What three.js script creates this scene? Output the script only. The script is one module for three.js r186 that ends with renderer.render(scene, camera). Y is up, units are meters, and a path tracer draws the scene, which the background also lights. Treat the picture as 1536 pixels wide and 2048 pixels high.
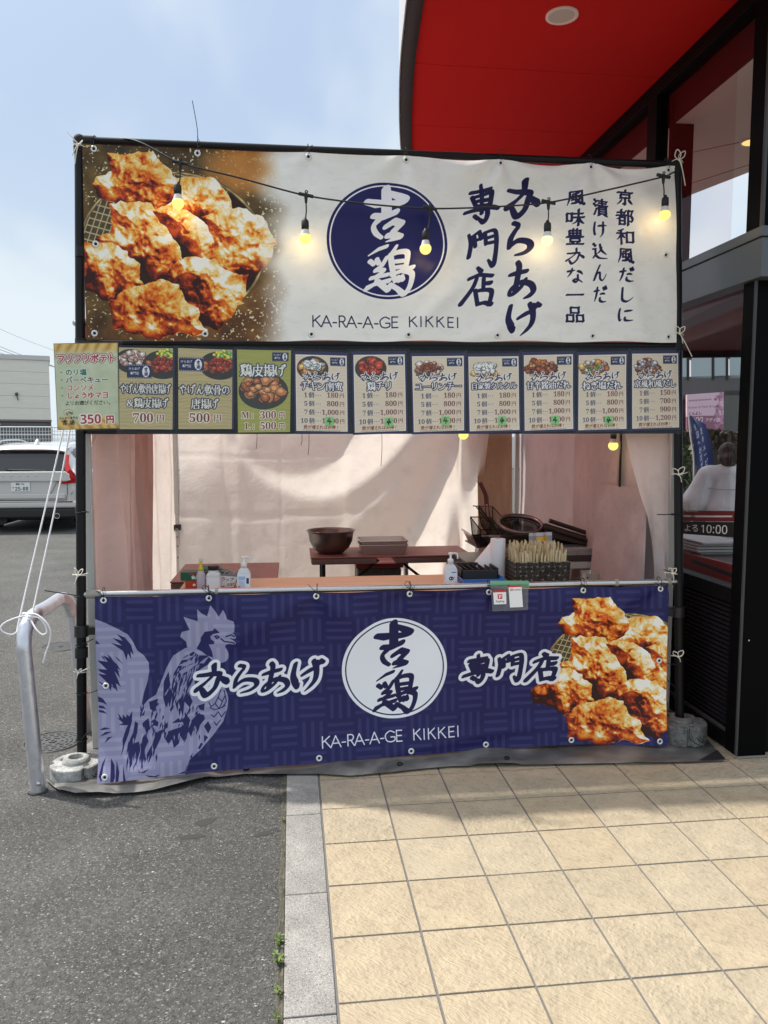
import * as THREE from 'three';
import { RoundedBoxGeometry } from 'three/addons/geometries/RoundedBoxGeometry.js';
import { mergeGeometries, mergeVertices } from 'three/addons/utils/BufferGeometryUtils.js';
import { MarchingCubes } from 'three/addons/objects/MarchingCubes.js';

// ---------------------------------------------------------------- camera, sky, sun, exposure
const scene = new THREE.Scene();
const EYE = 1.6355, YAW = 0.1195, PITCH = 0.0917, FOCAL = 1538; // focal length for a picture 1536 x 2048
const camera = new THREE.PerspectiveCamera((2 * Math.atan(1024 / FOCAL) * 180) / Math.PI, 0.75, 0.05, 900);
camera.position.set(0, EYE, 0); camera.rotation.order = 'YXZ'; camera.rotation.y = -YAW; camera.rotation.x = -PITCH;
const renderer = new THREE.WebGLRenderer({ antialias: true });
renderer.setSize(768, 1024);
renderer.toneMapping = THREE.LinearToneMapping; renderer.toneMappingExposure = 1.26;
renderer.shadowMap.enabled = true; renderer.shadowMap.type = THREE.PCFSoftShadowMap;
const SUN_DIR = new THREE.Vector3(-1.72, 3.09, -0.92).normalize();
const sun = new THREE.DirectionalLight(new THREE.Color(1, 0.95, 0.86), 3.6);
sun.name = 'sunlight'; sun.position.copy(SUN_DIR).multiplyScalar(40).add(new THREE.Vector3(0, 0, -6)); sun.target.position.set(0, 0, -6);
sun.castShadow = true; sun.shadow.radius = 2.2; sun.shadow.mapSize.set(4096, 4096);
Object.assign(sun.shadow.camera, { left: -14, right: 14, top: 14, bottom: -14, near: 1, far: 90 });
scene.add(sun, sun.target);
// ---------------------------------------------------------------- noise
let seedState = 12345;
function rnd() { seedState = (seedState * 1664525 + 1013904223) >>> 0; return seedState / 4294967296; }
function reseed(n) { seedState = (n * 2654435761) >>> 0; rnd(); rnd(); }
const rr = (a, b) => a + (b - a) * rnd();
const HASH = new Float32Array(65536);
reseed(7); for (let i = 0; i < 65536; i++) HASH[i] = rnd();
function vnoise(x, y) {
  const ix = Math.floor(x), iy = Math.floor(y), fx = x - ix, fy = y - iy;
  const u = fx * fx * (3 - 2 * fx), v = fy * fy * (3 - 2 * fy);
  const a = HASH[(ix & 255) + ((iy & 255) << 8)], b = HASH[((ix + 1) & 255) + ((iy & 255) << 8)];
  const c = HASH[(ix & 255) + (((iy + 1) & 255) << 8)], d = HASH[((ix + 1) & 255) + (((iy + 1) & 255) << 8)];
  return a + (b - a) * u + (c - a) * v + (a - b - c + d) * u * v;
}
function fbm(x, y, n = 4) { let s = 0, a = 0.5, t = 0; for (let i = 0; i < n; i++) { s += a * vnoise(x, y); t += a; x = x * 2.03 + 17.1; y = y * 2.03 + 5.7; a *= 0.5; } return s / t; }
const clamp01 = (x) => x < 0 ? 0 : x > 1 ? 1 : x;
const sstep = (a, b, x) => { const t = clamp01((x - a) / (b - a)); return t * t * (3 - 2 * t); };
const mix = (a, b, t) => a + (b - a) * t;
const mix3 = (a, b, t) => [mix(a[0], b[0], t), mix(a[1], b[1], t), mix(a[2], b[2], t)];
// ---------------------------------------------------------------- hazy summer sky, brighter round the sun, with thin cloud
{
  const W = 1024, H = 512, D = new Float32Array(W * H * 4);
  for (let j = 0; j < H; j++) for (let i = 0; i < W; i++) {
    const el = ((j + 0.5) / H - 0.5) * Math.PI, az = ((i + 0.5) / W - 0.5) * 2 * Math.PI, y = Math.sin(el), x = Math.cos(el) * Math.cos(az), z = Math.cos(el) * Math.sin(az);
    let c;
    if (y >= 0) {
      c = mix3([0.58, 0.68, 0.735], [0.40, 0.505, 0.68], sstep(0.0, 0.42, y)); c = mix3(c, [0.66, 0.73, 0.84], sstep(0.45, 0.9, y));
      const k = 1 / (y + 0.22), n = fbm(x * k * 2.1 + 8, z * k * 1.1 + 3, 5), n2 = fbm(x * k * 6 + 40, z * k * 2.4 + 9, 4), cl = sstep(0.3, 0.6, n * 0.66 + n2 * 0.34) * 0.92;
      c = mix3(c, [0.645, 0.715, 0.76], cl);
      const cs = x * SUN_DIR.x + y * SUN_DIR.y + z * SUN_DIR.z, gl = Math.pow(Math.max(0, cs), 30) * 2.5 + Math.pow(Math.max(0, cs), 8) * 0.8;
      c = [c[0] + gl, c[1] + gl * 0.97, c[2] + gl * 0.9];
    } else c = mix3([0.52, 0.58, 0.60], [0.2, 0.2, 0.2], sstep(0, -0.25, y));
    D.set([c[0], c[1], c[2], 1], (j * W + i) * 4);
  }
  const t = new THREE.DataTexture(D, W, H, THREE.RGBAFormat, THREE.FloatType);
  t.mapping = THREE.EquirectangularReflectionMapping; t.magFilter = t.minFilter = THREE.LinearFilter; t.needsUpdate = true;
  scene.background = t; scene.environment = t;
}
// ---------------------------------------------------------------- geometry helpers
const V = (x, y, z) => new THREE.Vector3(x, y, z);
const FWD = V(Math.sin(YAW) * Math.cos(PITCH), -Math.sin(PITCH), -Math.cos(YAW) * Math.cos(PITCH)), RIGHT = V(Math.cos(YAW), 0, Math.sin(YAW)), UP = RIGHT.clone().cross(FWD);
const sight = (px, py) => FWD.clone().addScaledVector(RIGHT, (px - 768) / FOCAL).addScaledVector(UP, -(py - 1024) / FOCAL);
const at = (px, py, d) => V(0, EYE, 0).addScaledVector(sight(px, py), d);              // a point of the place from its place in the photograph and its depth
const onY = (px, py, y) => { const s = sight(px, py); return V(0, EYE, 0).addScaledVector(s, (y - EYE) / s.y); };
const onZ = (px, py, z) => { const s = sight(px, py); return V(0, EYE, 0).addScaledVector(s, z / s.z); };
const onX = (px, py, x) => { const s = sight(px, py); return V(0, EYE, 0).addScaledVector(s, x / s.x); };
const LEAN = 0.065, FRONT = -3.88;                                                    // the sign frame leans back a little
const onFrame = (px, py, off = 0) => { const s = sight(px, py), t = (FRONT + off - LEAN * EYE) / (s.z + LEAN * s.y); return V(0, EYE, 0).addScaledVector(s, t); };
const used = new Map();
function numbered(n) { const k = used.get(n) ?? 0; used.set(n, k + 1); return k ? `${n}_${String(k).padStart(3, '0')}` : n; }
function meta(o, label, category, group, kind) { if (label) o.userData.label = label; if (category) o.userData.category = category; if (group) o.userData.group = group; if (kind) o.userData.kind = kind; return o; }
function thing(name, label, category, p = V(0, 0, 0), group) { const o = new THREE.Group(); o.name = numbered(name); o.position.copy(p); scene.add(o); return meta(o, label, category, group); }
function clean(g) { g = g.index ? g.toNonIndexed() : g; for (const k of Object.keys(g.attributes)) if (!['position', 'normal', 'uv'].includes(k)) g.deleteAttribute(k); if (!g.attributes.uv) g.setAttribute('uv', new THREE.BufferAttribute(new Float32Array(g.attributes.position.count * 2), 2)); return g; }
function joined(gs) { gs = [].concat(gs); return gs.length === 1 ? gs[0] : mergeGeometries(gs.map(clean)); }
function rootOf(o) { while (o.parent && o.parent !== scene) o = o.parent; return o; }
// a part: geometry given in place coordinates, moved into the thing's own
function part(name, gs, mat, parent, label) {
  const g = joined(gs), m = new THREE.Mesh(g, mat), r = rootOf(parent);
  g.translate(-r.position.x, -r.position.y, -r.position.z); m.name = name; m.castShadow = m.receiveShadow = true; parent.add(m);
  if (label) m.userData.label = label;
  return m;
}
function solo(name, gs, mat, label, category, group, kind) { // a thing of one mesh
  const g = joined(gs); g.computeBoundingBox(); const b = g.boundingBox, p = V((b.min.x + b.max.x) / 2, b.min.y, (b.min.z + b.max.z) / 2); g.translate(-p.x, -p.y, -p.z);
  const m = new THREE.Mesh(g, mat); m.name = numbered(name); m.position.copy(p); m.castShadow = m.receiveShadow = true; scene.add(m); return meta(m, label, category, group, kind);
}
const box = (x0, y0, z0, x1, y1, z1) => { const g = new THREE.BoxGeometry(Math.abs(x1 - x0), Math.abs(y1 - y0), Math.abs(z1 - z0)); g.translate((x0 + x1) / 2, (y0 + y1) / 2, (z0 + z1) / 2); return g; };
const rbox = (x0, y0, z0, x1, y1, z1, r = 0.006, s = 2) => { const g = new RoundedBoxGeometry(Math.abs(x1 - x0), Math.abs(y1 - y0), Math.abs(z1 - z0), s, r); g.translate((x0 + x1) / 2, (y0 + y1) / 2, (z0 + z1) / 2); return g; };
function rod(a, b, r, seg = 14, r2 = r) { const d = b.clone().sub(a), g = new THREE.CylinderGeometry(r2, r, d.length(), seg, 1); g.translate(0, d.length() / 2, 0); g.applyQuaternion(new THREE.Quaternion().setFromUnitVectors(V(0, 1, 0), d.normalize())); g.translate(a.x, a.y, a.z); return g; }
const pipe = (pts, r, n = 24, seg = 8, closed = false, tension = 0.5) => new THREE.TubeGeometry(new THREE.CatmullRomCurve3(pts, closed, 'catmullrom', tension), n, r, seg, closed);
const lathe = (prof, p, seg = 32) => { const g = new THREE.LatheGeometry(prof.map(([r, y]) => new THREE.Vector2(r, y)), seg); g.translate(p.x, p.y, p.z); return g; };
const ringAt = (p, r, t, n, seg = 20) => { const g = new THREE.TorusGeometry(r, t, 8, seg); g.applyQuaternion(new THREE.Quaternion().setFromUnitVectors(V(0, 0, 1), n.clone().normalize())); g.translate(p.x, p.y, p.z); return g; };
const ball = (p, r, s = V(1, 1, 1), w = 18, h = 12) => { const g = new THREE.SphereGeometry(r, w, h); g.scale(s.x, s.y, s.z); g.translate(p.x, p.y, p.z); return g; };
// a sheet from a function of (u, v), u to the right and v downwards; thick > 0 closes it with a back and edges
function sheet(nu, nv, f, thick = 0, uvf) {
  const P = [], U = [], I = [], add = (o, t) => { for (let j = 0; j <= nv; j++) for (let i = 0; i <= nu; i++) { const u = i / nu, v = j / nv, p = f(u, v); P.push(p.x + t.x, p.y + t.y, p.z + t.z); const q = uvf ? uvf(u, v, p) : [u, 1 - v]; U.push(q[0], q[1]); } return o; };
  const id = (i, j, o = 0) => o + j * (nu + 1) + i;
  add(0, V(0, 0, 0));
  const n = (nu + 1) * (nv + 1);
  for (let j = 0; j < nv; j++) for (let i = 0; i < nu; i++) I.push(id(i, j), id(i, j + 1), id(i + 1, j), id(i + 1, j), id(i, j + 1), id(i + 1, j + 1));
  if (thick) {
    const a = f(0, 0), b = f(1, 0), c = f(0, 1), nn = b.clone().sub(a).cross(c.clone().sub(a)).normalize().multiplyScalar(thick); // behind the face
    add(n, nn);
    for (let j = 0; j < nv; j++) for (let i = 0; i < nu; i++) I.push(id(i, j, n), id(i + 1, j, n), id(i, j + 1, n), id(i + 1, j, n), id(i + 1, j + 1, n), id(i, j + 1, n));
    const copy = (k) => { P.push(P[k * 3], P[k * 3 + 1], P[k * 3 + 2]); U.push(U[k * 2], U[k * 2 + 1]); return P.length / 3 - 1; }, edge = (p, q) => { const a1 = copy(p), b1 = copy(q), a2 = copy(p + n), b2 = copy(q + n); I.push(a1, b1, a2, b1, b2, a2); };
    for (let i = 0; i < nu; i++) { edge(id(i, 0), id(i + 1, 0)); edge(id(i + 1, nv), id(i, nv)); }
    for (let j = 0; j < nv; j++) { edge(id(0, j + 1), id(0, j)); edge(id(nu, j), id(nu, j + 1)); }
  }
  const g = new THREE.BufferGeometry(); g.setAttribute('position', new THREE.Float32BufferAttribute(P, 3)); g.setAttribute('uv', new THREE.Float32BufferAttribute(U, 2)); g.setIndex(I); g.computeVertexNormals(); return g;
}
const lerp3 = (a, b, t) => a.clone().lerp(b, t);
const quad = (tl, tr, br, bl, thick = 0, n = 1, m = 1) => sheet(n, m, (u, v) => lerp3(lerp3(tl, tr, u), lerp3(bl, br, u), v), thick);
// a flat plate with corners in order, extruded downwards
function plate(pts, y, h) { const s = new THREE.Shape(pts.map(([x, z]) => new THREE.Vector2(x, -z))), g = new THREE.ExtrudeGeometry(s, { depth: h, bevelEnabled: false }); g.rotateX(-Math.PI / 2); g.translate(0, y, 0); return g; }
// ---------------------------------------------------------------- materials
function dataTex(w, h, f, { srgb = false, repeat } = {}) {
  const D = new Uint8Array(w * h * 4);
  for (let j = 0; j < h; j++) for (let i = 0; i < w; i++) { const c = f(i, j); const o = (j * w + i) * 4; if (typeof c === 'number') D[o] = D[o + 1] = D[o + 2] = clamp01(c) * 255; else for (let k = 0; k < 3; k++) D[o + k] = clamp01(c[k]) * 255; D[o + 3] = 255; }
  const t = new THREE.DataTexture(D, w, h); t.wrapS = t.wrapT = THREE.RepeatWrapping; t.magFilter = THREE.LinearFilter; t.minFilter = THREE.LinearMipmapLinearFilter; t.generateMipmaps = true; if (srgb) t.colorSpace = THREE.SRGBColorSpace; if (repeat) t.repeat.set(...repeat); t.needsUpdate = true; return t;
}
function canvasTex(c) { const t = new THREE.CanvasTexture(c); t.colorSpace = THREE.SRGBColorSpace; t.anisotropy = 8; return t; }
// noise that repeats over the tile: values wrap with period p
function tnoise(x, y, p, s = 0) { const ix = Math.floor(x), iy = Math.floor(y), fx = x - ix, fy = y - iy, u = fx * fx * (3 - 2 * fx), v = fy * fy * (3 - 2 * fy), q = (a, b) => HASH[((((a % p) + p) % p) + s * 37 + (((b % p) + p) % p) * 256 + s * 4099) & 65535]; const a = q(ix, iy), b = q(ix + 1, iy), c = q(ix, iy + 1), d = q(ix + 1, iy + 1); return a + (b - a) * u + (c - a) * v + (a - b - c + d) * u * v; }
const tfbm = (u, v, p, n = 4, s = 0) => { let r = 0, a = 0.5, t = 0; for (let i = 0; i < n; i++) { r += a * tnoise(u * p, v * p, p, s + i); t += a; p *= 2; a *= 0.5; } return r / t; };
const lin = (r, g, b) => new THREE.Color().setRGB(r, g, b);
const mat = (r, g, b, rough = 0.7, o = {}) => new THREE.MeshStandardMaterial({ color: lin(r, g, b), roughness: rough, ...o });
const phys = (r, g, b, rough, o = {}) => new THREE.MeshPhysicalMaterial({ color: lin(r, g, b), roughness: rough, ...o });
const DS = { side: THREE.DoubleSide };
const speck = dataTex(256, 256, (i, j) => 0.35 + 0.65 * tfbm(i / 256, j / 256, 16, 4, 3));
const M = {
  blackPaint: phys(0.01, 0.01, 0.011, 0.42, { specularIntensity: 0.45 }), blackMatte: mat(0.012, 0.012, 0.013, 0.8), blackPlastic: mat(0.015, 0.015, 0.016, 0.5),
  alu: mat(0.6, 0.6, 0.58, 0.34, { metalness: 0.4 }), galv: mat(0.55, 0.56, 0.57, 0.36, { metalness: 0.9, roughnessMap: speck }), steel: mat(0.56, 0.55, 0.54, 0.28, { metalness: 0.7 }), darkSteel: mat(0.2, 0.175, 0.165, 0.3, { metalness: 0.9 }),
  white: mat(0.8, 0.8, 0.8, 0.5), cord: mat(0.78, 0.74, 0.64, 0.9), whiteCord: mat(0.82, 0.82, 0.84, 0.85), wire: mat(0.02, 0.016, 0.015, 0.4, { metalness: 0.6 }),
  clear: phys(0.97, 0.98, 0.98, 0.06, { transmission: 1, thickness: 0, ...DS }),
};
// ---------------------------------------------------------------- lettering: brush strokes in a 100 x 100 box, xxyy or xxyyw (w = width 1..9), ~ marks a curved stroke
const GLYPHS = {
  か: '~1035 3533 6030 7040 6880 6088 5080;~4010 3840 2070 1590;~7525 8840 9555', ら: '~4010 5514 6022;~3530 3050 2865 4055 6550 8060 8075 6590 4092',
  あ: '~1828 4526 8022;~4508 4340 4270 5085;~6838 6060 4080 2585 1572 2558 5048 7550 8868 7885 6092', げ: '~1515 1050 1580 2275;~3832 6030 8028;~6510 6650 6275 4892;7808 8318;8802 9312',
  だ: '~1530 5026;~3510 2850 1585;~5545 7042 8545;~5065 5080 6888 9085;7510 8020;8804 9316', し: '~3008 2850 3080 5090 7080 8565', に: '~1815 1250 1685 2678;~4528 6526 8524;~4565 4580 6085 8882',
  漬: '0812 2022;0435 1745;0890 2260;3015 9515;6205 6240;3827 8827;2540 9740;3850 8850 8885 3885 3850;3861 8861;3873 8873;~5287 4093 2898;~7287 8593 9799', け: '~1515 1050 1580 2275;~3832 6030 9028;~6810 6950 6575 5092',
  込: '~5012 6045 9068;~6030 5050 3065;0812 2022;0540 2040 2070;~0588 2075 4588 9590', ん: '~5008 3045 1090 3055 4850 5080 6590 8075 9255',
  風: '~2010 1850 0592;2010 8010;~8010 8260 8585 9792 9580;3525 6520;5022 5080;3238 6838 6860 3260 3238;~2882 5080 7275;6270 7585', 味: '0525 3025 3070 0570 0525;4028 9028;3550 9750;6605 6697;~6550 5575 3588;~6752 8075 9788',
  豊: '2012 8012 8042 2042 2012;4003 4042;6003 6042;2027 8027;0550 9550;2560 7560 7578 2578 2560;3580 4090;6880 6090;0594 9594', な: '~1025 3023 5018;~3508 2835 1060;~6522 8028 9242;~6545 6575 5590 4080 5572 7580 9092',
  一: '0550 9548', 品: '2808 7208 7240 2840 2808;0555 4055 4092 0592 0555;6055 9555 9592 6092 6055', 京: '5003 5015;0817 9217;2530 7530 7550 2550 2530;5050 5090 4085;~3062 2275 0888;~7062 8075 9288',
  都: '1020 5020;3005 3038;0538 6038;~5510 3545 0560;2250 5050 5092 2292 2250;2271 5071;6810 6897;6812 9212 8240;~8240 9260 8878 7572', 和: '~4005 2513 1015;0530 5030;2812 2897;~2832 1855 0370;~3035 4048 5058;6025 9525 9585 6085 6025',
  吉: '1022 9022;5003 5045;2045 8045;2258 7858 7892 2292 2258', 鶏: '~4204 2510 0613;0818 1226;2416 2724;4416 3826;~2430 1240 2842 1455 3650;0264 4664;2455 2264;~2264 1582 0294;~2666 3580 4892;~7203 6612;5812 9012 9036;5812 5858;5824 9024;5836 9036;5847 9647;5858 9558;~9558 9480 8895 7890;5470 5085;6470 6880;7468 7878;8266 8674',
  専: '1512 8512;2525 7525 7552 2552 2525;2538 7538;5003 5062;0562 9562;1075 9275;~6862 6890 6296 5590;~3080 3585 4092', 門: '1008 1097;1008 4208 4238 1038;1022 4222;5808 9008 9090 8294;5808 5838 9038;5822 9022',
  店: '5003 5014;1015 9515;~1515 1460 0295;5522 5560;5540 8540;3060 8860 8892 3092 3060', フ: '1518 8518;~8518 7555 3590', リ: '2512 2560;~7510 7555 6075 3892', ポ: '1030 9030;5008 5090 4085;~3045 2562 1075;~6845 7860 8872;~8505 9212 8520 7812 8505',
  テ: '2515 7515;1040 9040;~5240 5070 3092', ト: '3508 3592;3540 7858', '・': '4850 5250', の: '~5020 4560 2880 1260 2030 5018 8030 8865 6088', り: '~2512 2240 2658;~6808 7240 6870 4092',
  塩: '0535 3235;1810 1875;0280 3570;~5003 4520 3832;4517 9517;4528 8828 8848 4548 4528;4060 9260 9290;4060 4090;5860 5890;7560 7590;3292 9892', バ: '~3520 2560 0588;~6025 7555 9288;7508 8218;8803 9513', ー: '0850 9250',
  ベ: '~0862 3035 3535 9078;6518 7228;7812 8522', キ: '1532 8525;0862 9252;4008 5892', ュ: '2245 6845 6482;1282 8882', コ: '1520 8220 8282;1282 8282', ン: '1520 3532;~1088 5575 9030', ソ: '1520 2845;~8518 7555 3090', メ: '~7508 5555 1590;~2535 5555 8080',
  ょ: '5035 5075;5050 7848;~5075 4088 2880 3270 5575 8088', う: '~3510 5013 6520;~2045 5035 7838 7860 4095', ゆ: '~1520 1245 1570 1855 3530 6025 8545 7065 4570;~5008 5550 5575 4092', マ: '1020 8820;~8820 6550 4568;~3055 4870 6088', ヨ: '1815 8215 8290;1850 8250;1588 8288',
  よ: '5008 5075;5030 8528;~5075 4090 1885 2070 5072 9090', お: '~1030 4028 6025;~3508 3550 3585 1885 1068 3555 7045 8865 7585 6085;~7218 8325 9238', 選: '0812 2022;0540 2040 2070;~0588 2078 4588 9792;3510 5810 5822 3622 3634 5834;6810 9010 9022 6922 6934 9034;4538 4566;7538 7566;3045 9545;2866 9766;4570 3582;7070 8282',
  び: '~0825 3522 2040 2075 4590 6570 6230 8550 9560;7510 8020;8805 9515', く: '~7008 2548 7092', さ: '~1030 5028 8520;~4508 5530 6852;~2860 2080 4592 7090', い: '~1525 1555 2575 3565;~7530 8545 8865', '。': '~2075 3282 2090 1082 2075',
  円: '1212 8812 8888 8088;1212 1297;5012 5050;1250 8850', や: '~1040 5028 8032 8550 6558;~5010 5518 5828;~2825 4055 5092', 軟: '0512 4812;2803 2897;0825 4625 4660 0860 0825;0842 4642;0275 5075;~6505 6025 5240;6222 9522 8840;~7232 6865 4895;~7250 8075 9892',
  骨: '2808 7208 7240;2808 2840;5024 5040;5024 7224;0840 9240 9252;0840 0852;2552 7552 7592 6892;2552 2597;2566 7566;2579 7579', 唐: '5003 5012;1013 9513;~1313 1260 0295;3025 8025 8048;2236 9536;3048 8048;5518 5562;3066 8066 8094 3094 3066',
  揚: '0525 3525;2005 2090 1285;0565 3555;4808 8808 8840 4840 4808;4824 8824;3850 9850;~5552 4565 3572;5062 9562 9090 8092;~6564 5578 4288;~8064 7080 5595', 皮: '~1825 1660 0595;1825 9025 8538;5205 5250;3050 8050;~8050 6575 3095;~3855 6080 9595',
  個: '~2505 1830 0350;1835 1897;3510 9510 9595 3595 3510;4528 8528;6518 6548;5048 8048 8075 5075 5048', チ: '~7508 5015 2518;0842 9542;~5215 5060 3092', 南: '0815 9215;5003 5028;1228 8828 8895 8093;1228 1297;3535 4245;6535 5845;2850 7250;2866 7266;5050 5092',
  蛮: '5002 5012;0612 9412;~4012 3830 3038;6012 6035 5532;2020 1032;8020 9032;2542 7542 7562 2562 2542;5036 5085;1588 8582;7575 8892', ユ: '1825 7525 7080;0880 9280', 自: '~5003 4512;2015 8015 8095 2095 2015;2040 8040;2067 8067',
  家: '5003 5014;1014 9014 9028;1014 1028;2232 8032;~5232 3048 1052;~4542 5860 5888 4592;~5055 3068 1072;~5568 3582 1090;~8042 7052 6058;~6050 7572 9588', 製: '~1803 1212;0818 5218;0830 5530;3003 3048;1236 5036 5046;1236 1246;6508 6538;8805 8848 8046;5050 5058;0858 9258;~4860 3075 0582;3570 3592 5086;~5562 6878 9595;~8068 7075',
  タ: '~4508 3035 1050;3825 8025;~8025 6560 2592;3848 6262', ル: '~3015 2860 0890;6012 6088;~6088 8075 9552', 甘: '0828 9228;2508 2592;7508 7592;2558 7558;2590 7590', 辛: '5003 5014;1515 8515;3020 3832;7020 6232;0835 9235;1558 8558;5035 5097',
  醤: '0815 1825;0540 2032;2505 2550;~5505 4518 3525;~5010 9010 7035 4548;5525 5832;0552 9552;1562 8562 8595 1595 1562;3852 3575 2578;6252 6275 8075;1585 8585', 油: '0812 2022;0435 1745;0890 2260;3530 9530 9590 3590 3530;3558 9558;6508 6590', れ: '2208 2295;~0530 2828 3032 0570;~0570 4538 6028 6560 7085 9575',
  ね: '2208 2295;~0530 2828 3032 0570;~0570 4538 6528 8545 8075 7090 6078 7872 9588', ぎ: '~1025 5020 7015;~1042 5038 8030;~4005 5530 6855;~2865 2080 4592 7090;8005 8515;9000 9510',
  数: '3003 3045;0525 5525;1208 1818;4808 4018;~3028 1838 0545;3028 5540;0560 5860;~2848 1878 3888;~4560 3580 0895;~6803 6225 5540;6525 9725;~8825 8060 5595;~6340 7570 9895', が: '~1038 3036 5533 6343 6080 5288 4582;~3813 3440 1890;~7030 8245 8858;7808 8418;8803 9413',
  増: '0535 3235;1810 1875;0280 3570;5003 5512;8803 8012;4015 9515 9550 4050 4015;4032 9532;6715 6750;4560 9060 9095 4595 4560;4577 9077', え: '~4008 5511 6518;~2535 7035 1590;~1590 4560 5070 5590 9090', ば: '~1515 1050 1580 2275;4030 9030;~6812 6850 6585 4585 4572 7075 9088;8005 8513;9000 9508',
  得: '~2505 1815 0525;~2828 1545 0355;1545 1597;4508 8808 8838 4538 4508;4523 8823;3848 9248;3560 9760;7848 7895 7090;4570 5582', '!': '5008 4565;4588 4590', 全: '~5003 3030 0545;~5003 7030 9545;2548 7548;2066 8066;0890 9290;5048 5090', 国: '1008 9008 9095 1095 1008;2525 7525;2550 7550;2078 8078;5025 5078;6860 7568',
  へ: '~0862 3035 3535 9078', 花: '0518 9518;3005 3030;7005 7030;~3832 2555 0568;2552 2597;5535 5580 6088 9088 9275;8545 5562', 贈: '0510 3510 3568 0568 0510;0530 3530;0549 3549;1072 0392;3072 4092;5003 5512;8803 8012;4515 9515 9548 4548 4515;4532 9532;7015 7048;5058 9058 9095 5095 5058;5077 9077',
  る: '~2012 7512 2055 5042 8055 8080 5592 4080 5572', 時: '0815 3515 3580 0880 0815;0847 3547;4518 9018;6803 6835;4035 9735;4055 9755;8035 8090 7086;5065 5878', 間: '0808 0897;0808 4208 4238 0838;0822 4222;5808 9208 9290 8494;5808 5838 9238;5822 9222;3050 7050 7090 3090 3050;3070 7070',
  ピ: '2510 2585 8085;2545 7835;~8505 9212 8520 7812 8505', ッ: '2540 3055;4838 5252;~8035 7568 4588', ド: '3508 3592;3540 7058;6808 7520;8203 8915', ア: '1018 8818 6045;~5238 5065 2590', ゲ: '~3505 2535 1050;3025 8525;~6025 5560 2892;7806 8316;8801 9311', イ: '~7508 5540 1560;5240 5292', ラ: '2012 8012;1038 8838;~8838 7565 3092', プ: '1518 8018;~8018 7055 3090;~9202 9910 9218 8510 9202',
  取: '0510 5010;1510 1585;4210 4297;1530 4230;1552 4252;0278 5070;5520 9020;~9020 8060 5595;~6030 7570 9895', 鳥: '~5003 4512;2512 8012 8040;2512 2560;2525 8025;2540 8040;2550 9550;2560 9260;~9260 9085 8295;1270 0890;3070 3585;4870 5582;6568 7080', て: '~0820 9015 5040 4565 6088',
  食: '~5003 3025 0540;~5003 7025 9540;2540 7540 7568 2568;2554 7554;2540 2595 4585;~8070 6072;~4568 6582 9295', 包: '~3005 2020 0535;2518 9018;~9018 8855 7560;2535 6535 6560 2560;2535 2588 9088 9075', 装: '0515 1522;1205 1245;0538 2832;3020 9520;6505 6545;4045 9045;5050 5058;0858 9258;~4860 3075 0582;3570 3592 5086;~5562 6878 9595', 
  K: '1000 1099;7000 1052;3038 7899', A: '0099 4200;4200 8499;1565 6965', R: '1000 1099;~1002 4502 6025 4550 1050;3550 6599', G: '~8818 5002 1225 0555 2088 5597 8885 9058;9056 5556', E: '1000 1099;1002 6002;1048 5548;1097 6097', I: '1000 1099', '-': '0862 3862',
};
const BRUSH = { // the calligraphy of the two banners
  吉: '50037 51258 50508;~58104 80176 95236 80286 55316;05285 30317 52305;20535 45546 72456;~50485 32606 20724 25844 38923;48725 68626 84666 66806;52885 65866 82895 68934 48991',
  鶏: '46045 30105 10232;12345 20405;~26305 30385;~46265 36426 24526;~24525 40525 22665;14685 30645 48605;~26685 22785 04906;05853 20805 50726;~28756 40856 48907;66034 58166;~54206 56406 60655;~58196 74146 88176 84456;62345 80325;62465 82435;56605 80506 98456;~80526 96586 92826 80987 66885 52805;60665 63735;68655 71725;76635 78705',
  か: '~08344 30335 55306 74326 70456 58756 32967 18785;~58036 56305 35534 03787;~76424 92537 98605', ら: '~28055 46095 42205;~38225 14506 06775;~08745 45556 88576 95737 70895 30982',
  あ: '~08384 35326 72265;~38045 44166 36486 26826;~68474 50685 22865 04894 14735 50566 86606 97766 84896 60982', げ: '~12125 04486 10707 16864 20753;~32484 55346 78245;~68045 76306 72606 58805 38981;78064 86135;90024 97095',
  専: '50034 52305 52745;20235 48195 75166;24345 34585;~32345 60285 80246 76546;38455 74405;36585 74525;02765 40656 82606 98645;~68555 67806 56977 42883;30825 40885', 門: '~08164 14406 06766;20205 42065 48256;24325 44265;26225 28475;~58105 90035 96256 93606 84967 68823;60105 62405;64245 88185;64385 88345',
  店: '52034 62126;26325 56205 95225;~50275 36556 02947;70285 68595;70425 90406;44605 50955;~46625 70585 92626 84946;52945 70905 90946',
};
function parseGlyph(s) {
  return s.split(';').map((st) => {
    const curve = st[0] === '~', toks = st.replace('~', '').trim().split(/\s+/).filter(Boolean);
    return { curve, wide: toks[0] && toks[0].length === 5, p: toks.map((t) => [+t.slice(0, 2), +t.slice(2, 4), t.length === 5 ? +t[4] : 0]) };
  }).filter((s2) => s2.p.length);
}
const glyphCache = new Map();
function glyph(ch, brush) {
  const k = ch + (brush ? '*' : '');
  if (!glyphCache.has(k)) glyphCache.set(k, (brush && BRUSH[ch]) || GLYPHS[ch] ? parseGlyph((brush && BRUSH[ch]) || GLYPHS[ch]) : null);
  return glyphCache.get(k);
}
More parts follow.
